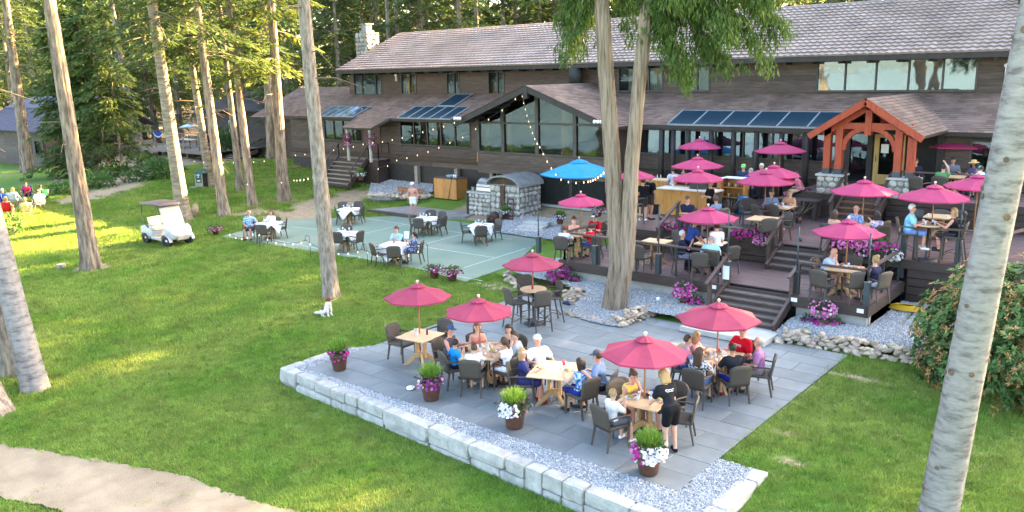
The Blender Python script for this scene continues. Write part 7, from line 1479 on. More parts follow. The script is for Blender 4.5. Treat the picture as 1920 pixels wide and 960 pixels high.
person((1641, 487), Z1, t2('g4'), 'blonde woman with a ponytail and a white wrap', ('tank', (48, 50, 72)), ('skirt', (215, 215, 235)), ('bun', 'blond'), 'fair', fem=True, lean=6, h=.026, chair_label='under the blonde woman with the white wrap')
# --- middle deck
person((1447, 362), Z2, (T['g5'][0] - .1, T['g5'][1] - .5), 'dark-haired woman in a grey vest over pale sleeves', ('long', (110, 130, 165)), ('pants', (40, 44, 60)), ('long', 'dark'), 'fair', fem=True, lean=8, h=M_, chair_label='under the dark-haired woman in the vest')
person((1481, 362), Z2, (T['g5'][0] + .1, T['g5'][1] - .2), 'long-haired blonde woman in a tan top looking sideways', ('long', (185, 140, 110)), ('pants', (36, 38, 48)), ('long', 'blond'), 'fair', fem=True, lean=6, turn=40, h=M_, chair_label='under the long-haired blonde woman')
person((1605, 392), Z2, (T['g7'][0], T['g7'][1] - .4), 'grey-haired man in a blue plaid shirt before the entrance stairs', ('polo', ((85, 105, 150), (150, 165, 190))), ('pants', (50, 54, 66)), ('ring', 'grey'), 'red', h=M_, chair_label='under the man in blue plaid', s=1.0)
person((1566, 401), Z2, t2('g7'), 'brown-haired woman in a peach top beside the plaid shirt', ('tank', (200, 150, 130)), ('shorts', (70, 70, 90)), ('medium', 'brown'), 'fair', fem=True, h=M_, chair_label='under the brown-haired woman in peach')
person((1644, 403), Z2, t2('g7'), 'dark-haired woman in a floral top raising a glass', ('tank', ((215, 190, 195), (90, 110, 170))), ('shorts', (60, 80, 140)), ('medium', 'dark'), 'fair', fem=True, lean=14, arms=('table', (-.04, .36, .92)), h=M_, chair_label='under the woman in the floral top')
person((1711, 390), Z2, t2('J'), 'white-haired man in an aqua tee on a bar chair', ('tee', (140, 200, 225)), ('shorts', (110, 140, 200)), ('short', 'white'), 'red', bar=True, lean=6, h=.026, chair_label='under the white-haired man in aqua', s=1.0, bulk=1.12, shoes=(225, 225, 225))
person((1788, 397), Z2, t2('J'), 'blonde woman in a black tank top on a bar chair', ('tank', (30, 30, 36)), ('shorts', (50, 50, 60)), ('medium', 'blond'), 'red', bar=True, fem=True, lean=6, turn=30, h=.026, chair_label='under the blonde woman in black', bulk=1.08)
person((1289, 374), Z2, -2.9, 'man in sunglasses and a navy tee with crossed arms before the pine bar', ('tee', (34, 38, 62)), ('pants', (60, 60, 70)), ('short', 'brown'), 'red', lean=4, arms=('cross', 'cross'), glasses=True, h=M_, chair_label='under the man with crossed arms', s=1.0)
person((1342, 374), Z2, 1.2, 'man in a grey tee and brown cap leaning at the bar corner', ('tee', (110, 125, 150)), ('pants', (50, 50, 60)), ('short', 'brown'), 'tan', lean=12, hat=('cap', (110, 95, 80)), h=M_, chair_label='under the man with the brown cap')
person((1332, 345), Z2, 2.6, 'waitress in a black tee holding papers at the end of the bar', ('tee', (26, 26, 30)), ('pants', (22, 22, 26)), ('bun', 'blond'), 'fair', pose='stand', fem=True, lean=4, arms=('cross', (.05, .30, 1.0)), h=M_)
person((1206, 340), Z2, .4, 'barman in a black tee stretching an arm to the chair', ('tee', (26, 26, 30)), ('shorts', (60, 58, 56)), ('short', 'dark'), 'fair', pose='stand', lean=6, arms=('down', 'reach'), h=M_, shoes=(225, 225, 225))
person((1220, 333), Z2, -.3, 'waiter in a black tee with a white emblem on the back', ('tee', (24, 24, 28)), ('shorts', (70, 66, 62)), ('short', 'dark'), 'tan', pose='stand', lean=4, arms=('down', 'down'), h=M_, s=1.02, shoes=(60, 56, 50), emblem='back')
person((1262, 319), Z2, .9, 'youth in a white tee behind the pine bar', ('tee', (205, 208, 225)), ('pants', (50, 52, 60)), ('short', 'brown'), 'fair', pose='stand', lean=4, arms=('down', 'reach'), h=M_, tz=.95)
person((1283, 320), Z2, 2.2, 'woman with tied hair chatting behind the bar', ('tank', (60, 50, 60)), ('pants', (40, 40, 48)), ('bun', 'brown'), 'fair', pose='stand', fem=True, h=M_, arms=('down', 'chin'), s=.94)
for px, py, z, cc, hr_, lb, hat_ in ((1394, 313, Z2 + .55, (52, 66, 92), 'dark', 'man in a green and white cap on the bench under the dining windows', ('cap', (130, 200, 120))), (1408, 321, Z2 + .45, (70, 80, 160), 'grey', 'grey-haired person in blue beside the green and white cap', None), (1428, 312, Z2 + .6, (120, 118, 125), 'white', 'white-haired person half hidden by the stacked umbrellas', None), (1493, 328, Z2 + .4, (215, 120, 140), 'brown', 'person in pink leaning near the petunia box', None)):
 person((px, py), z, -2.9 if px < 1480 else 2.2, lb, ('tee', cc), ('pants', (40, 42, 50)), ('short', hr_), 'fair', h=.036, lean=6 if px < 1480 else 25, hat=hat_, arms=('lap', 'lap'), sz=.44)
# --- upper deck
person((1717, 303), Z3, -2.6, 'man in a dark jacket near the red porch posts', ('long', (40, 44, 56)), ('pants', (40, 40, 46)), ('short', 'brown'), 'red', h=.034, lean=2, arms=('lap', 'lap'), chair_label='under the man in the dark jacket')
person((1769, 314), Z3, t2('g9'), 'person in a green tee scratching the head with one arm up', ('tee', (92, 140, 92)), ('pants', (50, 50, 56)), ('short', 'dark'), 'fair', h=.034, lean=4, arms=('table', 'up'), chair_label='under the person in green')
person((1787, 301), Z3, t2('g9'), 'man in a grey tee behind the green tee on the upper deck', ('tee', (110, 112, 126)), ('pants', (50, 50, 56)), ('short', 'dark'), 'tan', h=.034, chair_label='under the man in grey upstairs')
person((1826, 306), Z3, (T['g9'][0] - .2, T['g9'][1]), 'woman in a straw sun hat on the upper deck', ('tank', (90, 84, 130)), ('pants', (50, 50, 56)), ('long', 'dark'), 'brown', fem=True, h=.034, hat=('sunhat', (200, 165, 110)), chair_label='under the woman in the straw hat')
person((1839, 316), Z3, 1.2, 'child in a turquoise cap beside the straw hat', ('tee', (200, 215, 220)), ('shorts', (60, 70, 90)), ('short', 'brown'), 'fair', h=.034, s=.8, hat=('cap', (80, 205, 185)), chair_label='under the child in the turquoise cap')
# ------------------------------------------------------------------ golf cart
gz0 = float(zt(-35.2, 18.3)) - .03
gc = empty('golf_cart', (-35.25, 18.37, gz0), rz=.03, label='white golf cart with brown canopy roof parked on the lawn', cat='golf cart')
CARTW = pm('cart_white_paint', (0.44, 0.445, 0.46), (0.37, 0.375, 0.39), rough=.3, scale=4, spec=.6); ROOFM = pm('cart_brown_roof', (0.115, 0.085, 0.078), (0.08, 0.06, 0.056), rough=.5, scale=5); SEATM = pm('cart_cream_seat', (0.62, 0.55, 0.38), (0.52, 0.46, 0.31), rough=.6, scale=5)
def loft(mb, secs, m=0):
 """skin through cross-sections of equal point count (closed loops)"""
 n_ = len(secs[0]); vs = [p for s_ in secs for p in s_]; fs = [tuple(range(n_))[::-1], tuple((len(secs) - 1) * n_ + j for j in range(n_))]
 for i in range(len(secs) - 1):
  for j in range(n_): fs.append((i * n_ + j, i * n_ + (j + 1) % n_, (i + 1) * n_ + (j + 1) % n_, (i + 1) * n_ + j))
 return mb.add(vs, fs, m, True)
def rsec(x, w, z0, z1, r=.07):
 P = []
 for cx_, cz_, a in ((w - r, z1 - r, 0), (-w + r, z1 - r, 90), (-w + r, z0 + r, 180), (w - r, z0 + r, 270)):
  for k in range(4): t = math.radians(a + k * 30); P.append((x, cx_ + r * math.cos(t), cz_ + r * math.sin(t)))
 return P
loft(MB(), [rsec(.62, .40, .36, .66), rsec(.70, .56, .34, .86), rsec(.82, .585, .33, .90), rsec(1.0, .575, .33, .83), rsec(1.16, .50, .34, .70), rsec(1.26, .40, .38, .60)]).build('front_cowl', CARTW, gc)
loft(MB(), [rsec(-1.28, .46, .42, .66), rsec(-1.20, .56, .36, .78), rsec(-.9, .59, .34, .80), rsec(-.45, .59, .33, .72), rsec(-.15, .58, .30, .62)]).build('rear_body', CARTW, gc)
MB().box(-.2, .72, -.56, .56, .26, .33).build('floor_pan', CARTW, gc, bevel=.02)
for s_ in (-1, 1):
 MB().bar((-.3, s_ * .58, .34), (.72, s_ * .57, .30), .05, .10).build('side_sill', CARTW, gc)
 mb = MB(); vs = [(.83 + .36 * math.cos(t), y, .20 + .36 * math.sin(t)) for y in (s_ * .46, s_ * .615) for t in np.linspace(.15, PI - .15, 9)]; mb.add(vs, [(i, i + 1, i + 10, i + 9) for i in range(8)]).build('front_fender', CARTW, gc)
 mb = MB(); vs = [(-.84 + .34 * math.cos(t), y, .20 + .34 * math.sin(t)) for y in (s_ * .50, s_ * .612) for t in np.linspace(.15, PI - .15, 9)]; mb.add(vs, [(i, i + 1, i + 10, i + 9) for i in range(8)]).build('rear_fender', CARTW, gc)
 for x in (.83, -.84):
  w = MB(); w.lathe([(.13, -.095), (.22, -.095), (.25, -.06), (.25, .06), (.22, .095), (.13, .095)], 20); w = w.mesh('wheel', TIRE); wo = link('wheel', w, gc, loc=(x, s_ * .52, .25), rot=(PI / 2, 0, .25 if x > 0 else 0)); wo['label'] = 'small knobbly turf wheel'
  MB().lathe([(0, .06), (.05, .075), (.06, .05), (.13, .07), (.13, -.07), (0, -.06)], 16).build('rim', STAINLESS, wo, rot=(0, 0 if s_ < 0 else PI, 0))
 MB().lathe([(0, 0), (.065, 0), (.05, .02), (0, .025)], 12, sx=1).build('headlight', WPAINT, gc, loc=(1.13, s_ * .40, .70), rot=(0, PI / 2, 0))
 MB().tube([(-.55, s_ * .54, .70), (-.92, s_ * .55, 1.02), (-1.02, s_ * .53, 1.25), (-1.0, s_ * .52, 1.74)], .018, 6).build('rear_strut', BLACKM, gc); MB().tube([(.66, s_ * .52, .88), (.34, s_ * .53, 1.74)], .018, 6).build('front_strut', BLACKM, gc)
 MB().tube([(-.55, s_ * .52, .72), (-.62, s_ * .56, .92), (-.35, s_ * .56, .94), (-.25, s_ * .54, .74)], .015, 6).build('arm_rail', BLACKM, gc)
loft(MB(), [rsec(-1.14, .50, 1.72, 1.80, .035), rsec(-1.05, .57, 1.73, 1.84, .045), rsec(0, .58, 1.76, 1.88, .05), rsec(.36, .56, 1.73, 1.84, .045), rsec(.46, .50, 1.72, 1.80, .035)]).build('roof', ROOFM, gc)
WSH = pm('milky_windscreen', (0.52, 0.55, 0.55), (0.46, 0.49, 0.49), rough=.15, scale=2, trans=.6, spec=.6)
MB().add([(.68, -.49, .89), (.68, .49, .89), (.36, .47, 1.73), (.36, -.47, 1.73), (.69, -.49, .895), (.69, .49, .895), (.37, .47, 1.735), (.37, -.47, 1.735)], [(0, 1, 2, 3), (7, 6, 5, 4), (0, 4, 5, 1), (1, 5, 6, 2), (2, 6, 7, 3), (3, 7, 4, 0)]).build('windscreen', WSH, gc)
MB().box(-.55, -.08, -.52, .52, .66, .78).build('seat', SEATM, gc, bevel=.04, seg=2); MB().add([(-.60, -.5, .86), (-.60, .5, .86), (-.72, .5, 1.18), (-.72, -.5, 1.18), (-.50, -.5, .86), (-.50, .5, .86), (-.64, .5, 1.2), (-.64, -.5, 1.2)], [(0, 1, 2, 3), (7, 6, 5, 4), (0, 4, 5, 1), (1, 5, 6, 2), (2, 6, 7, 3), (3, 7, 4, 0)]).build('seat_back', SEATM, gc, bevel=.03, seg=2)
mb = MB(); mb.tube([(.62, -.28, .60), (.38, -.28, .98)], .018, 6); mb.lathe([(.15, -.012), (.165, 0), (.15, .012), (.14, 0), (.15, -.012)], 16, (.36, -.28, 1.0)); mb.build('steering_wheel', BLACKM, gc)
MB().box(1.16, 1.30, -.28, .28, .30, .50).build('front_bumper', pm('cart_beige_bumper', (0.36, 0.31, 0.26)), gc, bevel=.02); mb = MB(); mb.box(.70, .95, -.45, .45, .20, .26); mb.build('axle', BLACKM, gc)
# ------------------------------------------------------------------ dog sitting at the trunk with a stick
def dog():
 x, y, _ = at(613, 588, 0); z = float(zt(x, y)) - .02; o = empty('dog', (x, y, z), rz=.10, label='brown and white spaniel sitting at the trunk with a stick in its mouth', cat='dog')
 E = lambda *a: np.array(a, float)                                 # faces +X
 pr = [(E(-.13, 0, .12), E(-.02, 0, .24), .105, .095), (E(-.02, 0, .24), E(.09, 0, .40), .098, .088), (E(.09, 0, .40), E(.12, 0, .50), .075, .06), (E(.125, 0, .55), E(.14, 0, .56), .066, .06), (E(.17, 0, .545), E(.265, 0, .525), .04, .026)]
 for s_ in (-1, 1):
  pr += [(E(.08, s_ * .065, .36), E(.11, s_ * .07, .17), .05, .034), (E(.11, s_ * .07, .17), E(.115, s_ * .07, .035), .03, .024), (E(.12, s_ * .07, .025), E(.165, s_ * .07, .02), .026, .022)]
  pr += [(E(-.10, s_ * .10, .13), E(.02, s_ * .13, .16), .08, .06), (E(.02, s_ * .13, .16), E(-.07, s_ * .135, .05), .045, .03), (E(-.07, s_ * .135, .03), E(.06, s_ * .14, .022), .026, .022), (E(.115, s_ * .06, .585), E(.09, s_ * .095, .49), .026, .024)]
 pr += [(E(-.20, -.02, .07), E(-.34, -.08, .06), .035, .045), (E(-.34, -.08, .06), E(-.42, -.12, .075), .045, .02)]
 v, f = solid(pr, .016, .022); c = v[f].mean(1); br = (c[:, 2] > .485) | ((c[:, 0] < .02) & (c[:, 2] > .22) & (c[:, 2] < .43) & (np.abs(c[:, 1]) < .09)) | ((c[:, 0] < .0) & (c[:, 2] > .20) & (c[:, 1] < -.05) & (c[:, 2] < .36)); wh = (c[:, 0] > .22) & (c[:, 2] < .53); mi = np.where(br & ~wh, 1, 0)
 link('body', np_mesh('body', v, f, [pm('white_fur', (.70, .66, .62), (.60, .56, .52), rough=.9, scale=20, bump=.5, bscale=60), pm('brown_fur', (.24, .075, .03), (.16, .05, .02), rough=.9, scale=20, bump=.5, bscale=60)], mi=mi), o)
 mb = MB()
 for s_ in (-1, 1): mb.lathe([(0, -.008), (.009, 0), (0, .008)], 8, (.185, s_ * .036, .572))
 mb.lathe([(0, -.014), (.015, 0), (0, .014)], 8, (.285, 0, .532)); mb.build('face', EYE, o)
 st = MB().tube([(.24, -.12, .50), (.27, .02, .51), (.30, .22, .57)], [.012, .014, .011], 6).build('stick', pm('pale_stick', (.55, .33, .12), (.42, .24, .08)), None, loc=(x, y, z), rot=(0, 0, .10), label='pale chewed stick held in the mouth of the spaniel', cat='stick')
dog()
# ------------------------------------------------------------------ litter bin and hollow stump
b = gp(381, 350); GRN = pm('dark_green_lid', (.012, .075, .05), (.009, .055, .038), rough=.4); o = empty('litter_bin', b, rz=.3, label='wooden slatted litter bin with dark green pitched lid and white lettering', cat='bin')
for i in range(6):
 for s_ in (0, 1, 2): pass
 MB().box(-.30 + i * .10, -.205 + i * .10, -.32, -.30, .05, .86).build('slat', PALEW, o); MB().box(-.32, -.30, -.30 + i * .10, -.205 + i * .10, .05, .86).build('slat', PALEW, o)
MB().box(-.295, .295, -.295, .295, .04, .84).build('liner', BLACKI, o); MB().box(-.22, .22, -.335, -.322, .28, .84).build('door', GRN, o)
mb = MB(); mb.add([(-.40, -.40, .86), (.40, -.40, .86), (.40, .40, .86), (-.40, .40, .86), (-.12, -.12, 1.12), (.12, -.12, 1.12), (.12, .12, 1.12), (-.12, .12, 1.12)], [(3, 2, 1, 0), (4, 5, 6, 7), (0, 1, 5, 4), (1, 2, 6, 5), (2, 3, 7, 6), (3, 0, 4, 7)]).build('lid', GRN, o, bevel=.015)
mb = MB()
for z0_, w in ((.74, .22), (.62, .10), (.38, .24)): mb.box(-w / 2, w / 2, -.341, -.336, z0_, z0_ + .05)
mb.build('lettering', WPAINT, o); MB().box(-.5, .1, -.62, -.36, -.01, .04).build('paving_block', CONC, None, loc=b, label='small concrete block in the grass at the litter bin', cat='block')
b = gp(363, 405); o = empty('hollow_stump', b, label='dark hollow stump leaning behind the spotted conifer', cat='stump'); MB().tube([(0, 0, 0), (.05, .1, .35), (.0, .2, .62)], [.26, .20, .10], 10).build('bark', pm('pale_stump', (.42, .30, .18), (.20, .13, .08), scale=6, bump=.5), o); MB().lathe([(0, 0), (.16, 0), (.17, .3), (0, .32)], 10, (-.08, -.16, .02)).build('hollow', BLACKI, o)
# ------------------------------------------------------------------ bench, pine cabinet, barbecue and stone oven
o = empty('park_bench', (-33.75, 31.55, float(zt(-33.7, 31.5)) - .45 + .0), label='reddish wooden park bench at the edge of the flagstone slab', cat='bench'); o.location.z = .14; BEN = pm('bench_redwood', (.30, .13, .05), (.21, .085, .035), rough=.55, scale=3, stretch=(1, 8, 8))
for i in range(3): MB().box(-1.05, 1.05, -.24 + i * .15, -.11 + i * .15, .40, .44).build('seat_slat', BEN, o)
for i in range(2): MB().bar((-1.0, .26 + i * .03, .58 + i * .14), (1.0, .26 + i * .03, .58 + i * .14), .03, .12).build('back_slat', BEN, o)
for x in (-.6, .6): MB().box(x - .05, x + .05, -.10, .10, -.05, .40).build('leg', KERB, o); MB().bar((x, .16, .36), (x, .30, .80), .09, .05).build('back_support', BEN, o); MB().box(x - .16, x + .16, -.22, .22, -.06, .02).build('foot_block', KERB, o)
o = empty('bar_cabinet', (-31.5, 32.6, .42), label='honey pine serving cabinet on the grass edge beside the barbecue', cat='cabinet'); MB().box(-.80, .80, -.28, .55, .0, 1.08).build('carcass', KERB, o)
for i in range(10): MB().box(-.84 + i * .168, -.676 + i * .168, -.315, -.282, .02, 1.10).build('plank', PINE, o)
for i in range(5): MB().box(.805, .835, -.28 + i * .168, -.116 + i * .168, .02, 1.10).build('plank', PINE, o)
MB().box(-.86, .86, -.34, .58, 1.10, 1.14).build('counter', KERB, o); MB().lathe([(0, 0), (.17, 0), (.21, .12), (.19, .12), (.16, .02), (0, .02)], 16).build('basin', pm('pale_blue_tub', (.30, .42, .50)), None, loc=(-31.5, 32.7, 1.565), label='pale blue tub on the pine serving cabinet', cat='tub')
for i, x in enumerate((-31.12, -30.98)): MB().lathe([(0, 0), (.05, 0), (.05, .14), (.02, .18), (0, .18)], 10).build('canister', WPAINT, None, loc=(x, 32.6, 1.565), label=('white canister on the cabinet next to the blue tub', 'white canister at the broom end of the cabinet')[i], cat='canister')
MB().tube([(-31.2, 32.2, .45), (-30.95, 32.26, 1.65)], .014, 6).build('broom', BLACKM, None, label='dark broom handle leaning on the pine serving cabinet', cat='broom')
oz = .08
ov = empty('stone_oven', (0, 0, 0), label='field stone outdoor oven with arched concrete roof', cat='oven'); MB().box(-26.85, -25.0, 30.68, 32.3, oz - .1, 1.75).build('masonry', MORTAR, ov); cm_ = ov.children[0]
stone_face(cm_, (-26.85, 30.66, oz), (1, 0, 0), (0, 0, 1), 1.85, 1.66, .27); stone_face(cm_, (-24.98, 30.68, oz), (0, 1, 0), (0, 0, 1), 1.6, 1.66, .27); stone_face(cm_, (-26.87, 32.3, oz + .9), (0, -1, 0), (0, 0, 1), 1.6, .5, .27)
ARC = [(-25.92 + 1.08 * math.cos(t), 1.70 + .52 * math.sin(t)) for t in np.linspace(PI, 0, 13)]; ARI = [(-25.92 + .98 * math.cos(t), 1.70 + .44 * math.sin(t)) for t in np.linspace(PI, 0, 13)]
mb = MB(); vs = []
for y in (30.45, 32.4): vs += [(x, y, z) for x, z in ARC] + [(x, y, z) for x, z in ARI]
n_ = 13; fs = []
for i in range(12): fs += [(i, i + 1, 26 + i + 1, 26 + i), (13 + i, 26 + 13 + i, 26 + 14 + i, 14 + i), (i, 13 + i, 14 + i, i + 1), (26 + i, 27 + i, 40 + i, 39 + i)]
fs += [(0, 26, 39, 13), (12, 25, 38, 51 - 13 + 0)]; fs[-1] = (12, 25, 51, 38); mb.add(vs, fs).build('arched_roof', pm('grey_roof_concrete', (.24, .24, .235), (.17, .17, .168), rough=.8, scale=3, bump=.3), ov)
MB().prism([(x, z) for x, z in ARI], 30.74, 30.80, 'y').build('soot_wall', pm('soot', (.03, .026, .024), (.10, .05, .025), scale=3), ov); MB().box(-26.12, -25.86, 30.55, 30.66, .62, 1.72).build('flue', pm('sooty_rust', (.10, .055, .03), (.045, .03, .022), rough=.9, scale=5, bump=.5), ov)
bq = empty('barbecue', (0, 0, 0), label='big stainless barrel barbecue set in a low field stone wall', cat='barbecue'); MB().box(-28.35, -26.88, 30.75, 32.2, oz - .1, 1.18).build('masonry', MORTAR, bq); cm_ = bq.children[0]
stone_face(cm_, (-28.35, 30.73, oz), (1, 0, 0), (0, 0, 1), 1.46, 1.09, .24); MB().box(-28.42, -26.88, 30.66, 32.2, 1.18, 1.26).build('coping', pm('pale_coping', (.42, .40, .37), scale=4, bump=.3), bq)
HOOD = [(31.0 + .55 + .55 * math.cos(t), 1.28 + .60 * math.sin(t)) for t in np.linspace(PI, 0, 12)]
MB().prism(HOOD, -28.12, -27.02, 'x').build('hood', STAINLESS, bq, bevel=.01); MB().prism([(y, z) for y, z in HOOD], -27.015, -26.97, 'x').build('hood_end', BLACKM, bq)
MB().tube([(-28.0, 30.92, 1.5), (-27.1, 30.92, 1.5)], .018, 6).build('handle', BLACKM, bq); MB().box(-28.44, -28.36, 30.64, 30.72, oz, 1.15).build('tool_rack', BLACKM, bq); MB().box(-28.3, -28.16, 30.9, 31.0, 1.26, 1.46).build('gauge_box', GREYM, bq)
x, y, _ = at(922, 412, .22); o = empty('drum_roller', (x, y, .20), rz=.55, label='rusty iron garden roller lying in front of the stone oven', cat='roller'); MB().tube([(0, -.1, .06), (0, .8, .06)], .24, 18).build('drum', RUST, o); MB().lathe([(.17, 0), (.23, 0), (.23, .03), (.17, .03)], 18).build('end_ring', BLACKM, o, loc=(0, -.12, .06), rot=(PI / 2, 0, 0)); MB().lathe([(0, 0), (.15, 0), (.15, .02), (0, .02)], 16).build('end_plate', RUST, o, loc=(0, -.11, .06), rot=(PI / 2, 0, 0))
o = empty('wooden_frame', (-25.35, 30.35, .10), rz=.1, label='dark red ladder-like wooden frame leaning on the stone oven', cat='frame'); FR = pm('dark_red_wood', (.07, .018, .016), (.05, .014, .012))
for x in (-.17, .17): MB().bar((x, -.05, .0), (x - .12, .24, 1.02), .05, .04).build('upright', FR, o)
for z in (.08, .22, .78, 1.0): MB().bar((-.17 - .12 * z, -.05 + .29 * z, z), (.17 - .12 * z, -.05 + .29 * z, z), .04, .05).build('rung', FR, o)
for i, (pa, pb) in enumerate((((965, 432), (1010, 432)), ((975, 424), (1020, 425)), ((988, 416), (1026, 417)))):
 a = at(*pa, .06 + .12 * i); c = at(*pb, .06 + .12 * i); MB().box(-.62, .62, -.22, .22, -.14, .02).build('stone_step', STONEW, None, bevel=.01, loc=(a + c) / 2, rot=(0, 0, math.atan2(c[1] - a[1], c[0] - a[0]) * .5), label=('lowest of the pale stone steps leading up from the court', 'middle pale stone step in the white gravel', 'topmost pale stone step by the dark pole')[i], cat='step')
stairs('weathered wooden entry stairs with dark rails at the left end of the lodge', -41.5, -38.9, 33.25, 2.15, 31.75, .58, 7, PALEW)
ld = empty('entry_landing', label='weathered wooden landing at the dark red door', cat='landing'); planks(ld, -41.55, -37.9, 33.26, 34.15, 2.15, .15, PALEW); MB().box(-41.5, -38, 33.3, 34.1, .5, 2.1).build('skirt', FASCIA, ld)
for x in (-41.6, -38.8): stair_rail('dark rail on the %s side of the weathered entry stairs' % ('flower basket' if x < -40 else 'sapling'), x, 31.8, .68, 33.3, 2.15)
rail('dark rail along the entry landing beside the red door', [(-38.75, 33.3), (-37.9, 33.3), (-37.9, 34.1)], 2.15, cables=2)
def rock_row(label, pts, n, rows=3, s=.13, z0=0.0, zf=None, dep=.16):
 o = empty('rock_edging', label=label, cat='rock wall'); d = np.r_[0, np.cumsum([math.hypot(b_[0] - a_[0], b_[1] - a_[1]) for a_, b_ in zip(pts[:-1], pts[1:])])]; P = np.array(pts)
 for i in range(n):
  t = (i + random.random()) / n * d[-1]; x = np.interp(t, d, P[:, 0]); y = np.interp(t, d, P[:, 1]); r_ = random.random(); zz = z0 + r_ * (zf(x, y) if zf else .3); j = int(np.searchsorted(d, t)); j = min(max(j, 1), len(pts) - 1); nx_, ny_ = -(P[j][1] - P[j - 1][1]), P[j][0] - P[j - 1][0]; l = math.hypot(nx_, ny_); nx_, ny_ = nx_ / l, ny_ / l
  if ny_ < 0: nx_, ny_ = -nx_, -ny_
  k = r_ * dep + random.uniform(-.04, .10); q = link('rock', random.choice(RIV), o, loc=(x + nx_ * k, y + ny_ * k, zz), rot=(random.uniform(-.4, .4), random.uniform(-.4, .4), random.uniform(0, 6.28))); w = s * random.uniform(.65, 1.25); q.scale = (w, w * random.uniform(.65, .9), w * .8)
 return o
rock_row('tan river rock edging between the landing slab and the rhododendron', [tuple(at(*p, 0)[:2]) for p in ((1458, 642), (1530, 652), (1600, 664), (1680, 678), (1740, 688))], 150, s=.125, zf=lambda x, y: .30, dep=.28)
rock_row('tan river rock edging left of the landing slab', [tuple(at(*p, 0)[:2]) for p in ((1165, 614), (1200, 602), (1228, 590), (1270, 598), (1325, 612))], 120, s=.115, zf=lambda x, y: .28 * sm((x + 13.5) / 1.0), dep=.26)
rock_row('thin line of tan stones edging the gravel under the cedar', [tuple(at(*p, 0)[:2]) for p in ((1058, 590), (1085, 594), (1120, 604), (1165, 614))], 34, s=.10, zf=lambda x, y: .05, dep=.1)
rock_row('small pile of tan rocks behind the bar table', [tuple(at(*p, 0)[:2]) for p in ((1050, 560), (1075, 570), (1100, 562))], 46, s=.14, zf=lambda x, y: .30, dep=.45)
rock_row('short row of tan rocks at the lawn tip near the court', [tuple(at(*p, 0)[:2]) for p in ((946, 514), (952, 528), (968, 540))], 14, s=.16, zf=lambda x, y: .1, dep=.12)
D_ = [tuple(gp(*p)[:2]) for p in ((688, 347), (702, 353), (730, 357), (762, 360), (790, 360), (812, 356))]; rock_row('low stone edging round the grey gravel bed at the entry', D_, 70, s=.16, z0=.45, zf=lambda x, y: .12, dep=.2)
for px, py, w, lb in ((722, 330, .55, 'long pale boulder lying on the grey gravel bed'), (787, 333, .42, 'rounded pale boulder on the grey gravel bed'), (765, 325, .25, 'small square pale rock at the rear of the grey gravel bed')):
 b = gp(px, py); q = link('boulder', random.choice(RIV), None, loc=(b[0], b[1], b[2] + .12), rot=(0, 0, .4), scale=(w, w * .6, w * .45)); tag(q, lb, 'boulder')
# ------------------------------------------------------------------ pine bar and shelf on the middle deck
o = empty('pine_bar', (-14.95, 28.2, Z2), label='knotty pine bar with pale counter top below the stacked umbrellas', cat='bar'); PINEK = pm('knotty_pine', (.50, .23, .055), (.20, .075, .02), rough=.5, scale=1.6, stretch=(3, 3, 1.0), bump=.1, rand=.12, contrast=(.55, .85), detail=3)
MB().box(-1.03, 1.2, .03, .6, 0, 1.0).build('carcass', KERB, o)
for i in range(14): MB().box(-1.05 + i * .161, -.893 + i * .161, -.012 + .004 * random.random(), .028, .02, .99).build('plank', PINEK, o)
MB().box(-1.16, 1.25, -.12, .66, 1.0, 1.045).build('counter', pm('pale_counter', (.62, .57, .50), (.52, .47, .41), rough=.35, scale=4), o)
o2 = empty('bottle_rack', (-14.95, 29.4, Z2), label='timber back frame of the bar with white shelf board', cat='shelf')
for x in (-1.1, -.2, .75): MB().box(x - .05, x + .05, 0, .1, 0, 1.35).build('post', PINE, o2)
MB().box(-1.2, .9, -.1, .3, 1.35, 1.39).build('shelf_board', WPAINT, o2); MB().box(-1.1, .8, .0, .28, .95, .98).build('shelf_board', PINE, o2)
xs0, xs1 = aty(1357, 340, 30)[0], aty(1399, 340, 30)[0]; o3 = empty('bottle_shelf', (xs0, 30.0, Z2), label='open pine shelf unit with bottles and black fridge beside the bar', cat='shelf'); w = xs1 - xs0
for x in (0, w): MB().box(x - .03, x + .03, -.2, .25, 0, 1.36).build('side', PINE, o3)
for z in (.62, 1.0, 1.36): MB().box(.03, w - .03, -.2, .25, z - .02, z + .015).build('shelf_board', PINE if z < 1.3 else WPAINT, o3)
MB().box(.04, w - .04, -.16, .22, .02, .56).build('fridge', BLACKM, o3); MB().box(.03, w - .03, .22, .25, .02, 1.34).build('back_panel', PINE, o3)
BM = [BOTB, BOTR, GLM, bottle_me(pm('clear_bottle', (.5, .52, .5), rough=.1)), bottle_me(pm('green_bottle', (.04, .12, .05), rough=.15))]
for r_, z in enumerate((.64, 1.02)):
 for i in range(6): q = link('bottle', BM[(i * 2 + r_) % 5], None, loc=(xs0 + .10 + i * (w - .2) / 5, 29.95, Z2 + z)); tag(q, '%s, %s from the bar on the %s shelf of the pine unit' % (('brown bottle', 'red sauce bottle', 'glass', 'clear bottle', 'green bottle')[(i * 2 + r_) % 5], ('first', 'second', 'third', 'fourth', 'fifth', 'last')[i], ('lower', 'upper')[r_]), 'bottle', 'bottles on the shelf')
for i, (dx, me_) in enumerate(((-.7, GLM), (.15, BOTB), (.4, GLM), (.6, DRINKB))): q = link('glass', me_, None, loc=(-14.95 + dx, 28.5, Z2 + 1.047)); tag(q, 'small %s on the pine bar counter %s' % (('glass', 'brown bottle', 'glass', 'dark drink')[i], ('at the youth in white', 'by the till', 'beside the umbrella pole', 'near the waitress')[i]), 'drinkware')
MB().box(-.32, .32, -.15, .15, 0, .28).build('till', BLACKM, None, bevel=.02, loc=(-14.6, 28.6, Z2 + 1.047), label='black till standing on the pine bar counter', cat='till')
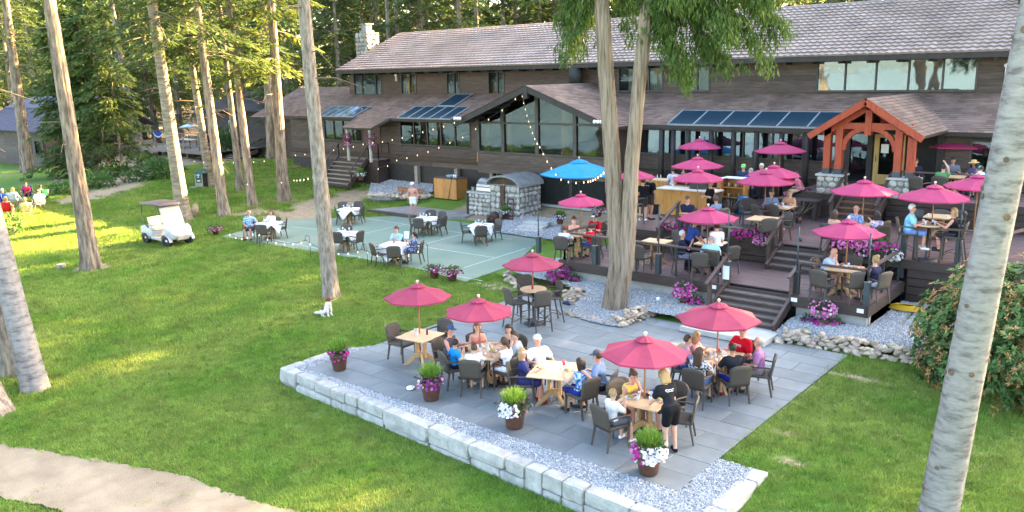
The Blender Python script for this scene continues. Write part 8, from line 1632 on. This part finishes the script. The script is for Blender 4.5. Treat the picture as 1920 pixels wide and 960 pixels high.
x, y, _ = at(1217, 338, Z2 + 1.0); o = empty('side_counter', (x, y + .4, Z2), label='pale wooden side counter with two bottles behind the waiters', cat='counter'); MB().box(-.75, .75, -.3, .3, .98, 1.03).build('counter_top', TOPW, o); MB().box(-.7, .7, -.25, .25, 0, .98).build('carcass', PINE, o)
for i in (0, 1): q = link('bottle', BM[3], None, loc=(x + .1 + i * .16, y + .5, Z2 + 1.032)); tag(q, 'clear bottle on the side counter behind the waiters', 'bottle', 'bottles on the side counter')
x, y, _ = at(1393, 402, Z2); o = empty('water_dispenser', (x, y, Z2), label='bright blue water bin standing beside the bar shelf', cat='water bin'); BL = pm('bright_blue_plastic', (.015, .22, .55), (.012, .18, .48), rough=.35); MB().lathe([(0, 0), (.17, 0), (.19, .05), (.155, .22), (.20, .50), (.215, .52), (.215, .62), (0, .64)], 18).build('tub', BL, o); MB().lathe([(0, .642), (.2, .642), (.19, .68), (0, .7)], 18).build('lid', BL, o); MB().box(-.02, .02, -.20, -.16, .1, .15).build('tap', WPAINT, o)
for xa, xb, y, z, lb in ((-13.2, -10.6, 25.3, Z2, 'long dark timber bench along the edge of the middle deck'), (-9.9, -8.6, 29.2, Z2 + .02, 'dark side table with a clear bottle under the stone plinth')):
 o = empty('deck_bench', label=lb, cat='bench')
 if xa < -12: continue_ = [MB().box(xa, xb, y - .16 + i * .11, y - .06 + i * .11, z + .34, z + .38).build('slat', RAILW, o) for i in range(3)]; [MB().box(x - .06, x + .06, y - .12, y + .12, z, z + .34).build('leg', FASCIA, o) for x in (xa + .3, (xa + xb) / 2, xb - .3)]
 else: MB().box(-12.2, -10.6, 29.9, 30.6, z + .62, z + .68).build('top', FASCIA, o); [MB().box(x - .06, x + .06, yy - .06, yy + .06, z, z + .62).build('leg', FASCIA, o) for x in (-12.1, -10.7) for yy in (30.0, 30.5)]
for px, py, z, lb in ((1497, 418, Z2, 'bare spiky ornamental plant at the middle stairs'), (1370, 410, Z2, 'bare dark spiky plant behind the served diners')):
 x, y, _ = at(px, py, z); o = empty('bare_plant', (x, y, z), label=lb, cat='plant'); MB().lathe([(0, 0), (.1, 0), (.13, .22), (0, .22)], 12).build('pot', POT, o); mb = MB()
 for k in range(34): a = random.uniform(0, 6.28); t = random.uniform(.15, .6); mb.tube([(0, 0, .2), (math.cos(a) * t * .5, math.sin(a) * t * .5, .45), (math.cos(a) * t, math.sin(a) * t, random.uniform(.55, .85))], [.008, .006, .003], 4)
 mb.build('foliage', DEADB, o)
x, y, _ = at(770, 730, 0); o = empty('dog_bowl', (x, y, .002), label='shiny steel dog bowl on the slate patio', cat='bowl'); MB().lathe([(0, .012), (.07, .012), (.085, .06), (.09, .06), (.12, .0), (.09, .0)], 20).build('bowl', pm('bright_steel', (.75, .74, .72), rough=.15, metal=.9), o)
x, y, _ = at(1705, 583, .36); o = empty('coiled_hose', (x - .1, y, .40), label='coiled yellow hose on the gravel beside the concrete footing', cat='hose'); HOSE = pm('yellow_hose', (.60, .38, .02), (.52, .32, .015), rough=.5)
for k in range(5): a = .42 - .05 * k; MB().tube([(a * math.cos(t) * 1.2, a * .6 * math.sin(t), .02 + .022 * k) for t in np.linspace(0, 2 * PI, 26)], .018, 6).build('coil', HOSE, o)
x, y, _ = at(1703, 636, .12); MB().lathe([(0, 0), (.24, 0), (.24, .04), (0, .05)], 20, sx=1.3).build('access_lid', pm('green_plastic_lid', (.10, .30, .24), (.08, .25, .20)), None, loc=(x, y, .12), label='green plastic access lid set in the gravel by the shrub', cat='lid')
x, y, _ = at(1063, 571, 0); MB().tube([(-.16, 0, .03), (0, .03, .05), (.16, -.05, .02)], [.03, .07, .02], 7).build('blue_rag', pm('dark_blue_rag', (.015, .035, .12)), None, loc=(x, y, .01), label='crumpled dark blue rag on the patio by the rock pile', cat='rag')
x, y, _ = at(1162, 795, 0); MB().box(-.14, .14, -.09, .09, 0, .16).build('handbag', pm('orange_bag', (.45, .075, .03), (.35, .055, .02)), None, bevel=.03, loc=(x + .06, y + .18, .01), label='orange red bag on the ground under the boy with the phone', cat='bag')
x, y, _ = at(1237, 563, .38); mb = MB(); mb.lathe([(0, 0), (.055, .02), (.06, .08), (0, .12)], 10, (-.06, 0, 0)); mb.build('white_ornament', WPAINT, None, loc=(x, y, .36), label='small white ornament lying on the gravel under the deck', cat='ornament')
for px, py, lb in ((1338, 538, 'white card fixed to the deck fascia left of the wide stairs'), (1489, 562, 'white card fixed to the fascia beside the corner steps'), (1613, 583, 'white card fixed near the outer corner of the deck fascia')):
 x, y, z = aty(px, py, 21.77); MB().box(-.085, .085, -.012, 0, -.055, .055).build('sign_card', WPAINT, None, loc=(x, y, z), label=lb, cat='sign')
x, y, _ = at(1338, 560, .5); MB().box(-.04, .04, -.04, .04, 0, .45).build('short_post', RAILW, None, loc=(x, y + .2, .3), label='short brown post in the gravel below the white card', cat='post')
# ------------------------------------------------------------------ lights on strings
BULBM = MB().lathe([(0, -.04), (.019, -.027), (.022, -.008), (.012, .02), (.011, .045), (0, .047)], 8).mesh('bulb', BULB); SOCK = BLACKM
def string(label, pts, n, sag=.25, first=.02):
 o = empty('string_lights', label=label, cat='string lights'); P = []; pts = [np.array(p, float) for p in pts]
 for a_, b_ in zip(pts[:-1], pts[1:]):
  for k in range(12): t = k / 12; P.append(a_ + (b_ - a_) * t - np.array([0, 0, sag * 4 * t * (1 - t)]))
 P.append(pts[-1]); P = np.array(P); MB().tube([tuple(p) for p in P], .009, 5).build('cable', BLACKM, o); d = np.r_[0, np.cumsum(np.linalg.norm(np.diff(P, axis=0), axis=1))]
 for i in range(n): t = (i + .5) / n * d[-1]; q = [np.interp(t, d, P[:, k]) for k in range(3)]; link('bulb', BULBM, o, loc=(q[0], q[1], q[2] - .06))
 return o
pk = aty(978, 172, 31.3); T9b = gp(621, 556); q9 = lambda px, py: aty(px, py, T9b[1] + .1); T8b = gp(532, 375)
string('string of warm bulbs from the gable peak down to the entry sapling', [pk, aty(905, 228, 31), aty(851, 262, 30.8), aty(745, 298, 31.2), aty(700, 316, 31.4)], 13, .12)
string('string of warm bulbs from the gable eave past the entry door', [aty(862, 224, 31.3), aty(800, 243, 31.5), aty(745, 258, 31.6), aty(690, 266, 31.7)], 9, .06)
string('string of warm bulbs hanging in front of the lodge wing to the dog trunk', [aty(690, 266, 31.7), aty(630, 279, 31), aty(545, 290, 30)], 8, .05)
string('string of warm bulbs falling from the gable peak to the cedar', [pk, aty(996, 240, 29), aty(1013, 275, 27.5), aty(1048, 332, 26), aty(1100, 338, 25), aty(1140, 312, 21.4)], 26, .10)
string('string of warm bulbs between the thin trunks by the cabin stairs', [aty(355, 300, 27.5), aty(430, 303, 27.8), aty(505, 299, 28)], 8, .05)
string('low string of warm bulbs between the slim trunks at the mound', [aty(425, 335, 24.6), aty(475, 343, 25), aty(548, 336, 28.3), aty(604, 322, 17)], 9, .10)
HK = [at(488, 464, 0), at(583, 483, 0), at(690, 502, 0), at(803, 500, 0)]
for i, b in enumerate(HK):
 o = empty('shepherd_hook', b, rz=.4, label=('shepherd hook lamp stake nearest the floral shirt couple', 'shepherd hook lamp stake between the couple and the dog trunk', 'shepherd hook lamp stake in front of the bearded man', 'shepherd hook lamp stake beside the paired brown pots')[i], cat='hook stake'); MB().tube([(0, 0, 0), (0, 0, .78)] + [(-.10 + .10 * math.cos(t), 0, .78 + .12 * math.sin(t)) for t in np.linspace(.2, PI, 8)] + [(-.21, 0, .66)], .011, 6).build('stake', BLACKM, o)
tp = lambda b: (b[0] - .2, b[1] - .05, .70); lf = at(425, 433, .5)
for i, (a_, b_) in enumerate(((lf, tp(HK[0])), (tp(HK[0]), tp(HK[1])), (tp(HK[1]), tp(HK[2])), (tp(HK[2]), tp(HK[3])))): string(('short string of bulbs from the pink flower pot to the first hook', 'string of bulbs sagging between the couple and the dog trunk', 'string of bulbs sagging behind the dog trunk', 'string of bulbs sagging before the bearded man')[i], [a_, b_], 5 if i == 0 else 6, .30)
# ------------------------------------------------------------------ cabin on the far left and cabin deck
PUR = pm('blue_grey_roofing', (.10, .094, .125), (.07, .066, .09), rough=.75, scale=1.2, stretch=(7, .5, 1), bump=.15, spec=.15); cb_ = empty('cabin', label='dark log cabin with blue-grey metal roof at the edge of the wood', cat='cabin'); yc = 29.6
xr = float(aty(84, 243, yc)[0]); ez = float(aty(40, 244, yc - .6)[2]); mz = float(aty(40, 204, yc + 3.2)[2]); rz_ = float(aty(30, 181, yc + 5.5)[2])
wc = wall_core(cb_, xr - 16, xr - .8, yc, yc + .2, -.4, ez + .1, [(xr - 5.2, xr - 3.2, 1.1, 2.3), (xr - 2.4, xr - 1.2, 1.1, 2.2)]); boards(wc, xr - 14, xr - .8, yc, -.3, ez, .32, [(xr - 5.2, xr - 3.2, 1.1, 2.3), (xr - 2.4, xr - 1.2, 1.1, 2.2)], SIDING, maxlen=6)
window(cb_, xr - 5.2, xr - 3.2, 1.1, 2.3, yc, mull=(xr - 4.2,), glass=GLASSDIN); window(cb_, xr - 2.4, xr - 1.2, 1.1, 2.2, yc, glass=GLASSLO); MB().box(xr - 16, xr - .8, yc + .2, yc + 5, -.4, ez + .2).build('body', SIDING, cb_)
slab_poly([(xr - 17, yc - .8, ez), (xr, yc - .8, ez), (xr, yc + 3.2, mz), (xr - 17, yc + 3.2, mz)], .12).build('porch_roof', PUR, cb_); slab_poly([(xr - 17, yc + 3.2, mz + .12), (xr - .3, yc + 3.2, mz + .12), (xr - .3, yc + 6, rz_), (xr - 17, yc + 6, rz_)], .12).build('main_roof', PUR, cb_); slab_poly([(xr - 17, yc + 6, rz_), (xr - .3, yc + 6, rz_), (xr - .3, yc + 10, ez), (xr - 17, yc + 10, ez)], .12).build('rear_roof', PUR, cb_)
for x in np.arange(xr - 16.5, xr - .2, .8): MB().bar((x, yc - .8, ez + .02), (x, yc + 3.18, mz + .02), .035, .04).build('roof_rib', PUR, cb_)
yd = 37.0; dx0 = float(aty(264, 250, yd)[0]); dx1 = float(aty(402, 275, yd)[0]); dzf = float(aty(300, 277, yd)[2]); dzr = float(aty(300, 248, yd)[2])
cdk = empty('cabin_deck', label='raised grey wooden deck with railing among the trunks', cat='deck'); planks(cdk, dx0, dx1, yd, yd + 4.5, dzf, .3, PALEW, maxlen=6); MB().box(dx0, dx1, yd - .05, yd, dzf - .32, dzf - .01).build('fascia_board', PALEW, cdk)
MB().bar((dx0, yd, dzr), (dx1, yd, dzr), .1, .06).build('top_rail', PALEW, cdk); MB().bar((dx0, yd, dzf + .35), (dx1, yd, dzf + .35), .04, .1).build('mid_rail', PALEW, cdk); MB().bar((dx0, yd, dzr), (dx0, yd + 4.5, dzr), .1, .06).build('top_rail', PALEW, cdk)
for i in range(6): x = dx0 + (dx1 - dx0) * i / 5; MB().box(x - .06, x + .06, yd - .03, yd + .09, dzf, dzr).build('rail_post', PALEW, cdk); MB().box(x - .1, x + .1, yd + .2, yd + .4, float(zt(x, yd)) - .3, dzf - .05).build('support_post', PALEW if i > 2 else TRIM, cdk)
mb = MB(); P = [(dx0 + 2.4, dzr + .03), (dx0 + 4.0, dzr + .03)]; vs = []; fs = []
for i in range(13): t = i / 12; x = P[0][0] + 1.6 * t; vs += [(x, yd - .07, dzr + .05), (x, yd - .09, dzr + .02 - .42 * math.sin(PI * t) ** .6 - .05)]
for i in range(12): fs.append((2 * i, 2 * i + 1, 2 * i + 3, 2 * i + 2))
mb.add(vs, fs).build('bunting', clothm((60, 72, 150)), None, label='blue and white half-round bunting hung on the cabin deck rail', cat='bunting')
mb = MB(); mb.add([(a_[0], a_[1] - .004, a_[2]) for a_ in [vs[2 * i + 1] for i in range(13)] + [(vs[2 * i + 1][0], vs[2 * i + 1][1], vs[2 * i + 1][2] + .09) for i in range(13)]], [(i, i + 1, 14 + i, 13 + i) for i in range(12)]).build('bunting_border', WPAINT, bpy.data.objects['bunting'])
o = empty('cabin_house', label='dark cabin wall with pale framed door behind the grey deck', cat='cabin'); wl_ = wall_core(o, dx0 + 3.2, dx1 + 2, yd + 4.6, yd + 4.8, dzf - 1, dzf + 3.3, [(dx0 + 7, dx0 + 8.1, dzf, dzf + 2.1)]); boards(wl_, dx0 + 3.2, dx1 + 2, yd + 4.6, dzf, dzf + 3.2, .4, [(dx0 + 7, dx0 + 8.1, dzf, dzf + 2.1)], SIDING, maxlen=8); window(o, dx0 + 7, dx0 + 8.1, dzf, dzf + 2.1, yd + 4.6, glass=GLASSLO, mat=WPAINT, name='door'); slab_poly([(dx0 + 2.6, yd + 3.6, dzf + 3.2), (dx1 + 2.6, yd + 3.6, dzf + 3.2), (dx1 + 2.6, yd + 9, dzf + 4.6), (dx0 + 2.6, yd + 9, dzf + 4.6)], .15).build('roof', SHING if False else TRIM, o)
x = dx0 + 4.2; mb = MB(); mb.lathe([(0, 0), (.75, -.22), (.78, -.2), (.05, .03)], 10); o = empty('patio_parasol', (x, yd + 2.2, dzf), label='white parasol open on the cabin deck', cat='umbrella'); link('canopy', mb.mesh('canopy', clothm((205, 230, 235))), o, loc=(0, 0, 1.9)); MB().tube([(0, 0, 0), (0, 0, 1.9)], .02, 6).build('pole', BLACKM, o)
o = empty('deck_table', (dx0 + 5.6, yd + 1.2, dzf), label='cloth covered table on the cabin deck', cat='table'); MB().box(-1.2, 1.2, -.4, .4, .70, .76).build('cloth_top', WHITE, o); [MB().box(sx - .03, sx + .03, sy - .03, sy + .03, 0, .7).build('leg', BLACKM, o) for sx in (-1, 1) for sy in (-.3, .3)]
person((0, 0), dzf, 0.4, 'person in a grey tee beside the table on the cabin deck', ('tee', (130, 130, 150)), ('shorts', (60, 60, 70)), ('short', 'dark'), 'fair', pose='stand', arms=('down', 'hip'), xy=(dx0 + 7.0, yd + 2.0), h=.05)
person((0, 0), dzf, -1.0, 'person in a red top at the far end of the cabin deck', ('tee', (170, 40, 70)), ('shorts', (60, 60, 70)), ('medium', 'brown'), 'fair', pose='stand', arms=('down', 'down'), xy=(dx0 + 9.3, yd + 1.0), h=.05)
st_ = stairs('grey wooden stairs from the cabin deck down to the mound', dx1 + .3, dx1 + 2.2, yd + 2.5, dzf, yd - .3, float(zt(dx1 + 1, yd)) + .05, 8, PALEW)
x, y, z = gp(425, 298); flower_pot(425, 300, float(zt(x, y)), .8, (('magenta', .8, 0, 3),), 'pot of red flowers at the cabin stairs', fluff=False, seed=41, spill=.2)
# ------------------------------------------------------------------ picnic group on folding chairs
def camp_chair(x, y, z, yaw, col, label):
 o = empty('camp_chair', (x, y, z), rz=yaw, label=label, cat='folding chair', group='folding chairs of the picnic group'); m_ = clothm(col)
 grid_panel(MB(), lambda u, v: ((u - .5) * .5, -.22 + .44 * v, .40 - .04 * math.sin(PI * u)), 4, 3, .012).build('seat', m_, o); grid_panel(MB(), lambda u, v: ((u - .5) * .52, -.22 - .12 * v - .04 * math.sin(PI * u), .40 + .52 * v), 4, 3, .012).build('backrest', m_, o)
 for s_ in (-1, 1): MB().tube([(s_ * .27, .24, 0), (s_ * .27, -.26, .42), (s_ * .27, -.34, .92)], .012, 5).build('frame_tube', STAINLESS, o); MB().tube([(s_ * .27, -.30, 0), (s_ * .27, .22, .42), (s_ * .27, .2, .60)], .012, 5).build('frame_tube', STAINLESS, o); MB().box(s_ * .27 - .03, s_ * .27 + .03, -.25, .24, .60, .615).build('armrest', BLACKM, o)
 return o
pcx, pcy = gp(48, 382)[:2]
for px, py, top, bot, hr_, cc, lb, sk, fem in ((24, 355, ('tee', (150, 180, 225)), (200, 205, 215), ('medium', 'blond'), (180, 185, 190), 'woman in pale blue at the rear of the picnic circle', 'fair', True), (48, 345, ('tee', (185, 50, 85)), (60, 56, 62), ('short', 'brown'), (36, 40, 120), 'man in a raspberry tee in a blue folding chair', 'tan', False), (75, 350, ('tee', (40, 70, 70)), (50, 50, 60), ('short', 'dark'), (20, 70, 60), 'dark-haired man in a green folding chair', 'tan', False), (70, 359, ('tee', (225, 228, 238)), (50, 66, 110), ('short', 'brown'), (225, 225, 230), 'man in white with his back to the stream', 'tan', False), (4, 357, ('tee', (90, 120, 190)), (160, 165, 175), ('short', 'grey'), (40, 60, 150), 'man in a blue tee at the near trunk end of the circle', 'tan', False), (10, 372, ('tank', (225, 225, 220)), (200, 40, 40), ('medium', 'blond'), (200, 40, 35), 'woman in white on the red folding chair', 'tan', True), (46, 374, ('tank', (205, 160, 120)), (190, 150, 120), ('short', 'blond'), (215, 190, 120), 'child in tan on the low yellow folding chair', 'tan', False)):
 p = at(px, py, 1.15 + float(zt(-52, 19))); zz = float(zt(p[0], p[1])) - .02; o, X, Y, yw = person((px, py), zz, (pcx, pcy), lb, top, ('shorts', bot), hr_, sk, fem=fem, lean=-4, arms=('lap', 'arm'), h=.045, s=.9, sz=.42, group='picnickers in the sun'); camp_chair(X, Y, zz, yw, cc, 'folding chair of the ' + lb.replace(' of the circle', '').replace('a blue folding chair', 'blue'))
for o in list(bpy.data.objects):
 if o.type == 'MESH' and not o.data.materials: o.data.materials.append(TRIM)
